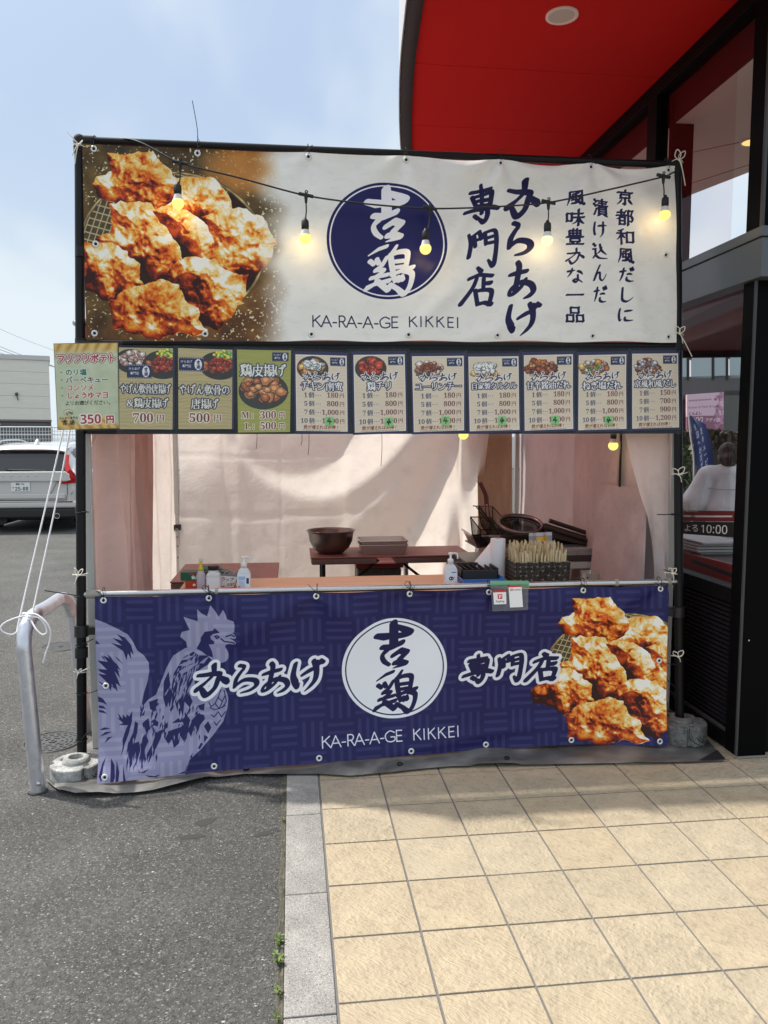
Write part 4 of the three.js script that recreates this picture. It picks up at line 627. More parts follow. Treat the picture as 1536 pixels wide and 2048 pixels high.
// ---------------------------------------------------------------- upper banner
const TIES = [];
{
  const TL = onFrame(164, 287, 0.03), TR = onFrame(1351, 331, 0.03), BL = onFrame(173, 680, 0.03), BR = onFrame(1353, 684, 0.03);
  const eyes = [0.018, 0.18, 0.36, 0.523, 0.685, 0.846, 0.988];
  const sag = (u) => { let k = 0; for (let i = 0; i < eyes.length - 1; i++) if (u >= eyes[i] && u <= eyes[i + 1]) { const t = (u - eyes[i]) / (eyes[i + 1] - eyes[i]); k = Math.sin(Math.PI * t) * (0.006 + 0.02 * sstep(0.45, 0.8, u)); } return k; };
  const fold = (u, v) => {
    const x = u * 3.04, y = v * 0.98; let z = (fbm(x * 1.3 + 3, y * 1.6 + 7, 3) - 0.5) * 0.034 + (fbm(x * 4 + 30, y * 4 + 9, 3) - 0.5) * 0.014;
    for (const [e, a] of [[eyes[2], 0.004], [eyes[3], 0.008], [eyes[4], 0.019], [eyes[5], 0.02]]) { const dx = x - e * 3.04, r = Math.hypot(dx, y), th = Math.atan2(dx, y + 0.02); z += a * Math.cos(th * 5.2 + e * 9) * Math.exp(-Math.max(0, r - 0.08) / 0.34) * sstep(0, 0.09, r) * (Math.abs(th) < 1.45 ? 1 : 0.3); }
    const dg = (cx, cy, ang, w, l, a) => { const dx = x - cx, dy = y - cy, p = dx * Math.cos(ang) + dy * Math.sin(ang), q = -dx * Math.sin(ang) + dy * Math.cos(ang); return 1.5 * a * Math.exp(-(q * q) / (w * w)) * Math.exp(-(p * p) / (l * l)); };
    z += dg(1.85, 0.42, -1.0, 0.035, 0.3, 0.012) + dg(2.0, 0.25, -0.85, 0.03, 0.22, -0.01) + dg(1.75, 0.78, -0.8, 0.04, 0.22, 0.009) + dg(2.75, 0.6, 1.25, 0.05, 0.3, 0.012) + dg(2.88, 0.3, 1.1, 0.05, 0.25, -0.012) + dg(2.5, 0.86, 0.25, 0.03, 0.3, 0.007) + dg(2.1, 0.9, -0.3, 0.03, 0.25, 0.006);
    for (const c of [0.2, 0.38, 0.53, 0.7]) z -= 0.0022 * Math.exp(-((v - c - 0.012 * Math.sin(x * 2 + c * 30)) ** 2) / 0.00006) * sstep(1.1, 1.3, x) * sstep(2.4, 1.9, x);
    return z * sstep(0, 0.04, Math.min(v, 1 - v) + 0.02);
  };
  const f = (u, v) => { const p = lerp3(lerp3(TL, TR, u), lerp3(BL, BR, u), v); p.y -= sag(u) * (1 - v) ** 3; p.y += 0.004 * Math.sin(u * 37) * v ** 6; p.z += fold(u, v); return p; };
  const o = thing('vinyl_banner', 'white vinyl banner with fried chicken photo and navy brush lettering, top of the stall', 'banner', V(0.55, 2.14, -4.0));
  part('banner_sheet', sheet(170, 60, f, -0.0), vinyl(upperBannerCanvas(), 0.38), o);
  const n = V(0, -LEAN, 1);
  for (const e of eyes) { const p = f(e, 0.025).add(V(0, 0, 0.003)); eyelet(p, n, o); TIES.push(p); }
  for (const e of [0.013, 0.187, 0.36, 0.523, 0.676, 0.846, 0.985]) eyelet(f(e, 0.968).add(V(0, 0, 0.003)), n, o);
  for (const [u, v] of [[0.018, 0.51], [0.982, 0.505]]) eyelet(f(u, v).add(V(0, 0, 0.003)), n, o);
}
// ---------------------------------------------------------------- rail and lower banner
{
  const a = onFrame(168, 1189, 0), b = onFrame(1352, 1163, 0), o = thing('counter_rail', 'silver metal pipe across the stall front above the navy banner', 'rail', V(0.52, 0.84, -3.94));
  part('pipe', rod(a, b, 0.0165, 18), M.galv, o);
  for (const px of [186, 415, 1222, 1336]) { const p = lerp3(a, b, (px - 168) / 1184); part('pipe_collar', rod(p.clone().add(V(px === 186 ? -0.035 : -0.008, 0, 0)), p.clone().add(V(px === 186 ? 0.035 : 0.008, 0, 0)), 0.021, 16), mat(0.33, 0.31, 0.27, 0.6), o); }
}
{
  const TLp = onFrame(190, 1193, 0.025), TRp = onFrame(1336, 1170, 0.025);
  const bots = [[195, 1566], [300, 1556], [400, 1546], [500, 1538], [600, 1529], [700, 1520], [793, 1511], [880, 1504], [970, 1498], [1060, 1494], [1150, 1491], [1240, 1491], [1338, 1493]].map(([x, y], i) => onY(x, y, 0.028 + 0.004 * Math.sin(i * 2.1)));
  const bot = (u) => { const s = u * (bots.length - 1), i = Math.min(bots.length - 2, Math.floor(s)); return lerp3(bots[i], bots[i + 1], s - i); };
  const eyes = [0.014, 0.185, 0.365, 0.527, 0.668, 0.84, 0.985];
  const fold = (u, v) => {
    const x = u * 3.08, y = v * 0.85; let z = (fbm(x * 1.2 + 13, y * 1.3 + 27, 3) - 0.5) * 0.05 + (fbm(x * 4 + 60, y * 4 + 2, 2) - 0.5) * 0.012;
    for (const e of eyes) { const dx = x - e * 3.08, r = Math.hypot(dx, y), th = Math.atan2(dx, y + 0.03); z += 0.014 * Math.cos(th * 4 + e * 11) * Math.exp(-r / 0.25) * sstep(0, 0.06, r); }
    const dg = (cx, cy, ang, w, l, am) => { const dx = x - cx, dy = y - cy, p = dx * Math.cos(ang) + dy * Math.sin(ang), q = -dx * Math.sin(ang) + dy * Math.cos(ang); return am * Math.exp(-(q * q) / (w * w)) * Math.exp(-(p * p) / (l * l)); };
    z += dg(2.8, 0.1, -0.75, 0.04, 0.3, 0.014) + dg(1.3, 0.12, 0.7, 0.05, 0.25, 0.012) + dg(0.9, 0.12, -0.5, 0.05, 0.3, 0.012) + dg(2.0, 0.78, -0.1, 0.03, 0.6, 0.008) + dg(0.3, 0.8, -0.15, 0.05, 0.5, 0.012);
    return z * sstep(0, 0.06, v);
  };
  const f = (u, v) => { const t = lerp3(TLp, TRp, u); t.y -= 0.006 * Math.sin(u * 18.8) ** 2; const b = bot(u), p = lerp3(t, b, v); p.z += fold(u, v) - 0.05 * Math.sin(Math.PI * v) * v; return p; };
  const o = thing('vinyl_banner', 'navy vinyl banner with pale rooster and fried chicken hung under the counter rail', 'banner', V(0.53, 0.02, -3.75));
  part('banner_sheet', sheet(150, 50, f), vinyl(lowerBannerCanvas(), 0.4), o);
  const n = V(0, 0.1, 1);
  for (const e of eyes) { const p = f(e, 0.022).add(V(0, 0, 0.004)); eyelet(p, n, o); TIES.push(p); }
  for (const e of [0.012, 0.19, 0.365, 0.527, 0.668, 0.828, 0.985]) eyelet(f(e, 0.972).add(V(0, 0, 0.004)), n, o);
  for (const [u, v] of [[0.014, 0.5], [0.986, 0.48]]) eyelet(f(u, v).add(V(0, 0, 0.004)), n, o);
}
// ---------------------------------------------------------------- ties of black cord at the eyelets, white cord bows on the poles
{
  const upper = ['top left corner', 'second from the left', 'third from the left', 'above the round mark', 'above the upright lettering', 'second from the right', 'top right corner'];
  TIES.forEach((p, i) => {
    reseed(500 + i);
    const up = i < 7, rail = up ? onFrameAt(p, 0.0) : null, h = up ? 0.055 : 0.045, top = p.clone().add(V(rr(-0.006, 0.006), h, -0.03)), o = [];
    o.push(pipe([p.clone().add(V(0, 0.002, -0.002)), p.clone().add(V(0.003, h * 0.45, 0.008)), top.clone().add(V(0, 0.012, 0.018)), top.clone().add(V(0, 0.008, -0.02)), p.clone().add(V(-0.003, 0.01, -0.02))], 0.0016, 20, 6));
    for (let k = 0; k < (i % 3 === 0 || !up ? 2 : 1); k++) { const q = p.clone().add(V(rr(-0.004, 0.004), h * 0.5, 0.012)); o.push(pipe([q, q.clone().add(V(rr(-0.03, 0.03), rr(-0.01, 0.03), 0.012)), q.clone().add(V(rr(-0.05, 0.05), rr(-0.04, 0.045), 0.01))], 0.0014, 12, 5)); }
    if (i === 1) o.push(pipe([p.clone().add(V(0.004, 0.04, 0.01)), p.clone().add(V(0.002, 0.12, 0.01)), p.clone().add(V(-0.018, 0.245, 0.012))], 0.0018, 14, 5));
    if (!up && i % 2 === 0) { const q = p.clone().add(V(0, h * 0.6, 0.014)); o.push(pipe([q, q.clone().add(V(-0.03, 0.03, 0.01)), q.clone().add(V(-0.012, 0.045, 0.01)), q.clone().add(V(0.01, 0.01, 0.008)), q.clone().add(V(0.02, -0.035, 0.01)), q.clone().add(V(0.004, -0.02, 0.01))], 0.0015, 24, 5)); }
    solo('cord_tie', o, M.blackMatte, up ? `black cord tying the white banner to the top rail, ${upper[i]}` : `black cord tying the navy banner to the silver rail, ${['leftmost', 'second from the left', 'third from the left', 'above the round mark', 'left of the payment card', 'second from the right', 'rightmost'][i - 7]}`, 'cord', 'cords tying the banners');
  });
  function onFrameAt(p) { return p; }
  const bow = (px, py, off, s, seed, label, tail) => {
    reseed(seed); const p = onFrame(px, py, off), g = [];
    g.push(pipe([p.clone().add(V(-0.03, 0, -0.01)), p.clone().add(V(-0.015, 0.004, 0.012)), p.clone().add(V(0.012, 0, 0.012)), p.clone().add(V(0.032, -0.004, -0.008))], 0.0026, 16, 6));
    for (const a of [rr(0.5, 1.2), rr(1.8, 2.5)]) { const c = V(Math.cos(a), Math.sin(a), 0.1), d = V(-Math.sin(a), Math.cos(a), 0); g.push(pipe([p.clone().add(V(0, 0, 0.014)), p.clone().addScaledVector(c, s * 0.5).addScaledVector(d, s * 0.22), p.clone().addScaledVector(c, s).add(V(0, 0, 0.012)), p.clone().addScaledVector(c, s * 0.5).addScaledVector(d, -s * 0.2).add(V(0, 0, 0.02)), p.clone().add(V(0, 0, 0.014))], 0.0026, 26, 6)); }
    for (const [dx, dy] of tail) g.push(pipe([p.clone().add(V(0, 0, 0.016)), p.clone().add(V(dx * 0.35, dy * 0.4, 0.024)), p.clone().add(V(dx, dy, 0.012))], 0.0026, 14, 6));
    g.push(ball(p.clone().add(V(0, 0, 0.016)), 0.007, V(1, 1, 1), 10, 8));
    solo('cord_bow', g, M.cord, label, 'cord', 'white cord bows on the poles');
  };
  bow(1356, 322, 0.03, 0.055, 1, 'white cord bow with a long tail at the top right corner of the frame', [[0.04, -0.13], [0.02, -0.05]]);
  bow(1357, 668, 0.03, 0.045, 2, 'white cord bow at the lower right corner of the white banner', [[0.075, -0.12], [0.02, -0.05]]);
  bow(1355, 949, 0.03, 0.05, 3, 'white cord bow on the right pole level with the tent opening', [[0.05, 0.012], [0.018, -0.04]]);
  bow(1342, 1146, 0.03, 0.034, 4, 'white cord knot on the right tent leg just above the rail', [[0.03, -0.004], [0.01, -0.04]]);
  bow(1354, 1312, 0.03, 0.042, 5, 'white cord bow on the right pole beside the navy banner', [[0.014, -0.03]]);
  bow(157, 1150, 0.03, 0.04, 6, 'white cord bow on the left pole above the rail', [[-0.016, -0.045], [0.05, 0.01]]);
  bow(158, 1344, 0.03, 0.025, 7, 'white cord knot on the left pole beside the rooster', [[0.055, 0.025], [-0.01, -0.03]]);
  bow(158, 292, 0.03, 0.03, 8, 'frayed cord knot at the top left corner of the frame', [[-0.05, 0.06], [-0.02, -0.09], [-0.03, -0.05]]);
  // zip ties with their long tails
  const zip = (px, py, qx, qy, label, off = 0.03) => { const a = onFrame(px, py, off), b = onFrame(qx, qy, off + 0.02), g = [rod(a, b, 0.0026, 6)]; const c = onFrame(qx < px ? px : px, py, 0); g.push(ringAt(c, 0.027, 0.0026, V(0, 1, 0.06), 20)); solo('cable_tie', g, M.blackMatte, label, 'cable tie', 'black cable ties with long tails'); };
  zip(160, 1192, 89, 1181, 'black cable tie with its tail pointing left from the rail end');
  zip(1352, 1029, 1314, 1029, 'black cable tie on the right pole with its tail across the white curtain');
  zip(163, 1290, 186, 1278, 'black cable tie on the left pole under the clamp');
  zip(1354, 1148, 1327, 1139, 'black cable tie with a short tail above the right end of the rail');
  zip(163, 1479, 174, 1466, 'black cable tie low on the left pole above the weight');
  zip(163, 1024, 178, 1024, 'short black cable tie on the left pole above the rail bow');
  const side = (px, py, qx, qy, label) => solo('cord_tie', [pipe([onFrame(px, py, 0.03), onFrame((px + qx) / 2, (py + qy) / 2 + 3, 0.04), onFrame(qx, qy, 0.05)], 0.0018, 12, 5), ringAt(onFrame(px, py, 0), 0.026, 0.0018, V(0, 1, 0.06))], M.blackMatte, label, 'cord', 'cords tying the banners');
  side(163, 1386, 198, 1379, 'black cord from the left pole to the middle left eyelet of the navy banner'); side(1356, 1327, 1331, 1325, 'black cord from the right pole to the middle right eyelet of the navy banner'); side(1356, 1373, 1334, 1359, 'lower black cord slanting from the right pole behind the navy banner'); side(150, 1556, 197, 1561, 'black cord from the left weight to the bottom corner of the navy banner');
}
// ---------------------------------------------------------------- eleven menu cards in clear pockets
{
  const C = [[107, 687, 236, 685, 239, 857, 115, 860], [238, 695, 350, 697, 349, 859, 239, 858], [356, 696, 469, 700, 468, 858, 357, 858], [474, 699, 582, 701, 580, 864, 476, 865], [587, 702, 697, 705, 699, 868, 589, 866], [703, 703, 813, 702, 816, 866, 706, 870], [820, 706, 931, 705, 932, 865, 824, 869], [933, 707, 1040, 706, 1043, 864, 936, 867], [1044, 704, 1149, 702, 1150, 862, 1046, 866], [1154, 704, 1256, 702, 1256, 862, 1153, 865], [1261, 701, 1360, 700, 1361, 859, 1261, 862]];
  const L = ['potato menu card with red title and a 350 yen price, leftmost and overhanging the pole', 'khaki menu card with two dishes pictured and a 700 yen price', 'khaki menu card with one dish at its top right and a 500 yen price', 'green menu card with a large dish picture and M and L sizes', 'price card showing chicken under white sauce in a dark bowl', 'price card showing red sauced chicken in a dark bowl', 'price card with grey brown chicken and katakana title, third bordered card from the left', 'price card showing chicken heaped with white tartar sauce and no bowl', 'price card showing dark brown glazed chicken', 'price card showing chicken with green onion', 'price card with the cheaper 150 yen price and no green sticker, rightmost'];
  const clear = phys(0.97, 0.98, 0.99, 0.05, { transmission: 1, thickness: 0, specularIntensity: 0.45, ...DS });
  reseed(900);
  C.forEach((q, i) => {
    const off = 0.026 + 0.0045 * (i % 2), P = (k, o = 0) => onFrame(q[k], q[k + 1], off + o), bow2 = rr(-0.006, 0.006);
    const o = thing('menu_card', L[i], 'menu card', P(6).lerp(P(4), 0.5), 'menu cards in a row under the banner');
    const curve = (p, u, v) => { p.z += bow2 * Math.sin(Math.PI * u) + 0.003 * Math.sin(v * 5 + i) * u; return p; };
    const at2 = (u, v, e) => curve(lerp3(lerp3(P(0, e), P(2, e), u), lerp3(P(6, e), P(4, e), u), v), u, v);
    part('print', sheet(8, 8, (u, v) => at2(u, v, 0), -0.0004), new THREE.MeshStandardMaterial({ map: canvasTex(MENU_PRINTS[i]()), roughness: 0.55, ...DS }), o);
    const m = 0.045; part('clear_pocket', sheet(8, 10, (u, v) => at2(-m * (i === 0 ? 0.4 : 1) + u * (1 + 2 * m), -0.03 + v * (i ? 1.085 : 1.05), 0.0022)), clear, o);
    if (i >= 4 && i < 10) {
      const c = canvasOf(48, 64), g = c.getContext('2d'); g.fillStyle = '#8fcf8a'; g.fillRect(0, 0, 48, 64); g.strokeStyle = '#14201a'; g.lineWidth = 4.4; g.lineCap = 'round'; g.beginPath(); g.moveTo(22 + (i % 3) * 2, 8); g.lineTo(12, 36); g.lineTo(38, 32); g.moveTo(28, 14); g.lineTo(25 - (i % 2) * 3, 54); g.moveTo(14, 24); g.lineTo(34, 40); if (i % 2) { g.moveTo(16, 46); g.lineTo(33, 24); } g.stroke();
      const u0 = [0.56, 0.58, 0.55, 0.57, 0.545, 0.55][i - 4], v0 = [0.795, 0.805, 0.79, 0.795, 0.8, 0.805][i - 4];
      part('price_sticker', sheet(2, 2, (u, v) => at2(u0 + 0.15 * u, v0 + 0.108 * v, 0.0032), -0.0003), new THREE.MeshStandardMaterial({ map: canvasTex(c), roughness: 0.7, ...DS }), o);
    }
  });
}
// ---------------------------------------------------------------- strings of bulbs
{
  const black = mat(0.012, 0.012, 0.013, 0.55), collarM = mat(0.75, 0.75, 0.74, 0.5);
  const lampAt = (parent, p, bulbP, glow, power) => {
    const d = bulbP.clone().sub(p), s = part('lamp_holder', [pipe([p, p.clone().addScaledVector(d, 0.25).add(V(0.002, 0, 0)), p.clone().addScaledVector(d, 0.42)], 0.0034, 10, 6), lathe([[0, 0.098], [0.007, 0.098], [0.009, 0.09], [0.0175, 0.082], [0.019, 0.06], [0.0175, 0.04], [0, 0.04]], bulbP, 20)], black, parent);
    part('bulb_collar', lathe([[0.0165, 0.052], [0.0165, 0.04], [0.0225, 0.02], [0.0225, 0.014]], bulbP, 20), collarM, s);
    const gm = new THREE.MeshStandardMaterial({ color: lin(0.25, 0.2, 0.1), roughness: 0.35, emissive: lin(...glow), emissiveIntensity: 1 });
    part('bulb', lathe([[0, -0.03], [0.012, -0.0275], [0.022, -0.0205], [0.0285, -0.009], [0.0295, 0.001], [0.0275, 0.01], [0.0225, 0.0165], [0, 0.0165]], bulbP, 24), gm, s);
    const l = new THREE.PointLight(lin(1, 0.72, 0.34), power); l.name = 'bulb_light'; l.castShadow = true; l.shadow.radius = 1; const r = rootOf(parent); l.position.copy(bulbP).sub(r.position); r.add(l);
  };
  const off = 0.13, F = (x, y, o = off) => onFrame(x, y, o);
  const o = thing('string_light', 'black cable of five lit bulbs swagged across the white banner', 'string light', F(760, 420));
  const path = [onFrame(236, 277, 0.0), onFrame(262, 279, 0.03), onFrame(290, 289, 0.07), F(362, 326), F(480, 356), F(612, 391), F(735, 408), F(860, 417), F(980, 414), F(1097, 405), F(1210, 381), F(1325, 354), onFrame(1346, 345, 0.04), onFrame(1360, 342, 0.0)];
  part('cable', pipe(path, 0.0042, 180, 8, false, 0.4), black, o);
  const J = [[360, 326, 356, 406, 1], [612, 391, 610.5, 476, 1], [860, 417, 851, 497, 1], [1097, 405, 1094.5, 480, 0.8], [1327, 353, 1329.5, 429, 1]];
  J.forEach(([x, y, bx, by, k]) => {
    const p = F(x, y); part('cable_joint', [rod(p.clone().add(V(-0.036, 0.008, 0)), p.clone().add(V(0.036, -0.004, 0)), 0.0085, 10), rod(p.clone().add(V(0, 0.005, 0)), p.clone().add(V(0, -0.036, 0)), 0.011, 10, 0.006), ringAt(p.clone().add(V(0.002, 0.018, 0)), 0.006, 0.0028, V(0, 0, 1), 14)], black, o);
    lampAt(o, p.clone().add(V(0, -0.03, 0)), F(bx, by), k < 1 ? [0.95, 0.85, 0.5] : [1.0, 0.74, 0.2], 0.024);
  });
  const o2 = thing('string_light', 'second string of lit bulbs hanging inside the tent behind the menu cards', 'string light', onZ(1080, 850, -4.45));
  const q = [onZ(700, 790, -4.45), onZ(928, 812, -4.45), onZ(1090, 822, -4.45), onZ(1228, 820, -4.45), onZ(1330, 800, -4.45)];
  part('cable', pipe(q, 0.004, 60, 6), black, o2);
  lampAt(o2, onZ(928, 812, -4.45), onZ(927, 869, -4.45), [1.0, 0.86, 0.2], 0.05); lampAt(o2, onZ(1228, 820, -4.45), onZ(1226.5, 891, -4.45), [1.0, 0.86, 0.2], 0.05);
}
// ---------------------------------------------------------------- pole weights, ground tarpaulin
{
  const stone = (k) => new THREE.MeshStandardMaterial({ map: dataTex(256, 256, (i, j) => { const n = tfbm(i / 256, j / 256, 6, 5, k), s = tfbm(i / 256, j / 256, 40, 2, k + 5), b = (k === 1 ? 0.62 : 0.42) + 0.34 * (n - 0.5) + 0.2 * (s - 0.5); return [b, b * 1.005, b * 0.99]; }, { srgb: true }), bumpMap: speck, bumpScale: 0.003, roughness: 0.85 });
  const weight = (p, r, h, m, label, turn) => {
    const s = new THREE.Shape(), n = 64; for (let i = 0; i < n; i++) { const a = i / n * 6.2832; let q = r; for (const c of [0.9, 0.9 + 2.0944, 0.9 + 4.1888]) { const d = Math.atan2(Math.sin(a - c), Math.cos(a - c)); if (Math.abs(d) < 0.16) q = r * 0.86; } i ? s.lineTo(q * Math.cos(a), q * Math.sin(a)) : s.moveTo(q * Math.cos(a), q * Math.sin(a)); }
    for (const c of [2.5, 5.4]) { const hole = new THREE.Path(); hole.absarc(0, 0, r * 0.84, c - 0.3, c + 0.3, false); hole.absarc(0, 0, r * 0.6, c + 0.3, c - 0.3, true); s.holes.push(hole); }
    const g = new THREE.ExtrudeGeometry(s, { depth: h - 0.016, bevelEnabled: true, bevelSize: 0.008, bevelThickness: 0.008, bevelSegments: 3, curveSegments: 20 }); g.rotateX(-Math.PI / 2); g.rotateY(turn); g.translate(p.x, p.y + 0.008, p.z);
    const uv = g.attributes.uv, ps = g.attributes.position; for (let i = 0; i < uv.count; i++) uv.setXY(i, ps.getX(i) * 5, (ps.getZ(i) + ps.getY(i)) * 5);
    const o = thing('pole_weight', label, 'weight', p, 'round weights at the pole feet');
    part('block', g, m, o); part('socket_collar', lathe([[0.034, h - 0.03], [0.034, h + 0.02], [0.038, h + 0.025], [0.058, h + 0.02], [0.066, h + 0.004], [0.07, h - 0.01]], p, 36), m, o);
    const d = []; reseed(41); for (let k = 0; k < 3; k++) { const a = turn + rr(-1.4, -0.6); d.push(pipe([V(p.x + Math.cos(a) * r * 0.98, p.y + h, p.z - Math.sin(a) * r * 0.98), V(p.x + Math.cos(a) * r * 1.06, p.y + h * 0.5, p.z - Math.sin(a) * r * 1.06), V(p.x + Math.cos(a + 0.4) * r * 1.2, p.y + 0.012, p.z - Math.sin(a + 0.4) * r * 1.2)], 0.002, 12, 5)); }
    return d;
  };
  const t1 = weight(V(-1.065, -0.012, -3.80), 0.112, 0.085, stone(1), 'pale cast stone weight on the left pole foot', 0.2);
  const t2 = weight(V(2.1, 0.012, -3.86), 0.125, 0.105, stone(2), 'grey cast stone weight on the right pole foot beside the shop column', -0.5);
  solo('cord_tangle', t1, M.blackMatte, 'black cord tangled on the front of the left weight', 'cord'); solo('cord_tangle', t2, M.blackMatte, 'black cord tangled on the front of the right weight', 'cord');
  const front = [[92, 1560], [118, 1584], [150, 1592], [200, 1590], [270, 1586], [340, 1577], [420, 1557], [490, 1549], [560, 1549], [640, 1549], [700, 1553], [745, 1549], [790, 1545], [840, 1539], [900, 1534], [1000, 1532], [1100, 1530], [1200, 1528], [1300, 1527], [1380, 1525], [1452, 1522]].map(([x, y], i) => onY(x, y, i < 8 ? 0.0 : 0.008));
  const fp = (u) => { const s = u * (front.length - 1), i = Math.min(front.length - 2, Math.floor(s)); return lerp3(front[i], front[i + 1], s - i); };
  const tt = dataTex(256, 256, (i, j) => { const n = tfbm(i / 256, j / 256, 5, 5, 30), w = ((i % 4) < 2) !== ((j % 4) < 2) ? 0.02 : 0, b = 0.40 + 0.4 * (n - 0.5) + w; return [b, b * 0.985, b * 0.96]; }, { srgb: true });
  const tm = new THREE.MeshStandardMaterial({ map: tt, roughness: 0.42, ...DS });
  const f = (u, v) => { const a = fp(u), b = V(mix(-1.02, 2.38, u), 0.006, -4.55); const p = lerp3(a, b, v * 1.0); const x = p.x; p.y += 0.004 + (0.03 * Math.pow(fbm(x * 4.1 + 2, v * 9, 4), 2) * sstep(0, 0.05, v) + 0.012 * sstep(0.5, 0.75, vnoise(x * 4 + 7, 1)) * (1 - v)) * sstep(1.01, 0.8, u); return p; };
  const o = thing('ground_tarp', 'grey plastic ground sheet sticking out under the navy banner', 'tarpaulin', V(0.6, 0, -4.0));
  part('sheet', sheet(150, 24, f, 0, (u, v) => [u * 6, v * 2]), tm, o);
  for (const [u, v] of [[0.6, 0.06], [0.755, 0.04], [0.345, 0.05]]) { const p = f(u, v).add(V(0, 0.004, 0)); part('eyelet', ringAt(p, 0.011, 0.004, V(0, 1, 0.2)), M.blackMatte, o); }
  [[0.962, 1], [0.0, 0.03]].forEach(([a, b], k) => part('corner_patch', sheet(6, 4, (u, v) => f(a + (b - a) * u, 0.004 + v * (k ? 0.1 : 0.12) * (k ? 1 - u : u)).add(V(0, 0.004, 0))), mat(0.02, 0.02, 0.022, 0.5, DS), o));
}
// ---------------------------------------------------------------- the tent
const TX0 = -1.02, TX1 = 2.07, TZ0 = -4.1, TZ1 = -6.9;
{
  const o = thing('market_tent', 'tent of pale translucent sheets on silver legs behind the sign frame', 'tent', V(0.52, 0, -5.5));
  const weaveT = (r, g2, b, s) => dataTex(512, 512, (i, j) => { const u = i / 512, v = j / 512, n = tfbm(u, v, 6, 5, s), st = Math.pow(clamp01(tfbm(u, v, 14, 4, s + 9) * 1.6 - 0.62), 2) * 0.5; const k = 0.97 + 0.07 * (n - 0.5); return [r * k - st * 0.14, g2 * k - st * 0.15, b * k - st * 0.17]; }, { srgb: true });
  const crease = dataTex(512, 512, (i, j) => { const u = i / 512, v = j / 512; const r1 = 1 - Math.abs(2 * tfbm(u, v, 9, 4, 40) - 1), r2 = 1 - Math.abs(2 * tfbm(u, v, 22, 3, 47) - 1); return 0.6 * Math.pow(r1, 7) + 0.3 * Math.pow(r2, 9) + 0.2 * tfbm(u, v, 40, 2, 50); });
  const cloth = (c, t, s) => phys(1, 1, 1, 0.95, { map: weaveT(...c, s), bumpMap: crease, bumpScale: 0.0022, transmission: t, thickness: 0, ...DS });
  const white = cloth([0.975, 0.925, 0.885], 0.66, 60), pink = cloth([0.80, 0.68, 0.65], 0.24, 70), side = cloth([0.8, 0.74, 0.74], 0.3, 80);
  const legs = [[onZ(177, 1000, TZ0).x, TZ0], [onZ(1343, 1000, TZ0).x, TZ0], [-1.0, TZ1 + 0.03], [2.05, TZ1 + 0.03]];
  const steelM = mat(0.5, 0.49, 0.47, 0.42, { metalness: 0.8 });
  legs.forEach(([x, z], i) => {
    const w = 0.02, g = part('leg', [rbox(x - w, i < 2 ? 0.02 : 1.0, z - w, x + w, 2.22, z + w, 0.004, 1), rbox(x - w + 0.005, 0.0, z - w + 0.005, x + w - 0.005, 1.02, z + w - 0.005, 0.003, 1)], i < 2 ? M.alu : steelM, o);
    if (i > 1) { part('height_clamp', [rbox(x - 0.03, 0.86, z - 0.03, x + 0.03, 0.91, z + 0.032, 0.005, 1)], M.blackPlastic, g); part('button_hole', [0.62, 0.72, 0.8].map((y) => { const c = new THREE.CircleGeometry(0.006, 10); c.translate(x, y, z + w - 0.0035); return c; }), M.blackMatte, g); part('pull_ring', ringAt(V(x, 0.86, z + 0.036), 0.014, 0.003, V(0, 0.2, 1)), M.steel, g); }
    part('foot_plate', rbox(x - 0.05, 0.0, z - 0.05, x + 0.05, 0.012, z + 0.05, 0.003, 1), steelM, g);
  });
  // roof: four hipped slopes of red cloth with a valance
  const roofM = phys(0.74, 0.40, 0.39, 0.9, { transmission: 0.52, thickness: 0, ...DS }), apex = V((TX0 + TX1) / 2, 2.95, (TZ0 + TZ1) / 2), cor = [V(TX0 - 0.04, 2.24, TZ0 + 0.055), V(TX1 + 0.04, 2.24, TZ0 + 0.055), V(TX1 + 0.04, 2.2, TZ1 - 0.04), V(TX0 - 0.04, 2.2, TZ1 - 0.04)];
  for (let i = 0; i < 4; i++) { const a = cor[i], b = cor[(i + 1) % 4]; part('roof_panel', sheet(12, 10, (u, v) => { const p = lerp3(lerp3(a, b, u), apex, v); p.y -= 0.06 * Math.sin(Math.PI * v) * Math.sin(Math.PI * u); return p; }), roofM, o); part('valance', sheet(20, 2, (u, v) => { const p = lerp3(a, b, u); p.y -= 0.18 * v; const c = V((TX0 + TX1) / 2, 0, (TZ0 + TZ1) / 2).sub(p).setY(0).normalize(); return p.addScaledVector(c, 0.012 - 0.03 * v * (0.4 + 0.6 * Math.sin(u * 40) ** 2) * 0.4); }), roofM, o); }
  part('eave_bar', cor.map((c, i) => rod(c.clone().add(V(0, -0.02, 0)), cor[(i + 1) % 4].clone().add(V(0, -0.02, 0)), 0.014, 8)), steelM, o);
  // left side sheet with hanging folds
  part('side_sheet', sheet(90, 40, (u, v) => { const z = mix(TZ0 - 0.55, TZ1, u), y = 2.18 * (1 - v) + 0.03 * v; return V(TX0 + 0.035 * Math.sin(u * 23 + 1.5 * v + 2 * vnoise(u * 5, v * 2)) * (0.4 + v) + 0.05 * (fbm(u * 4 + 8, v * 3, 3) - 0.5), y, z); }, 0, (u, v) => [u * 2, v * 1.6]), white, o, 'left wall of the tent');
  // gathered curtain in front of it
  const cz1 = onX(270, 900, TX0 + 0.04).z;
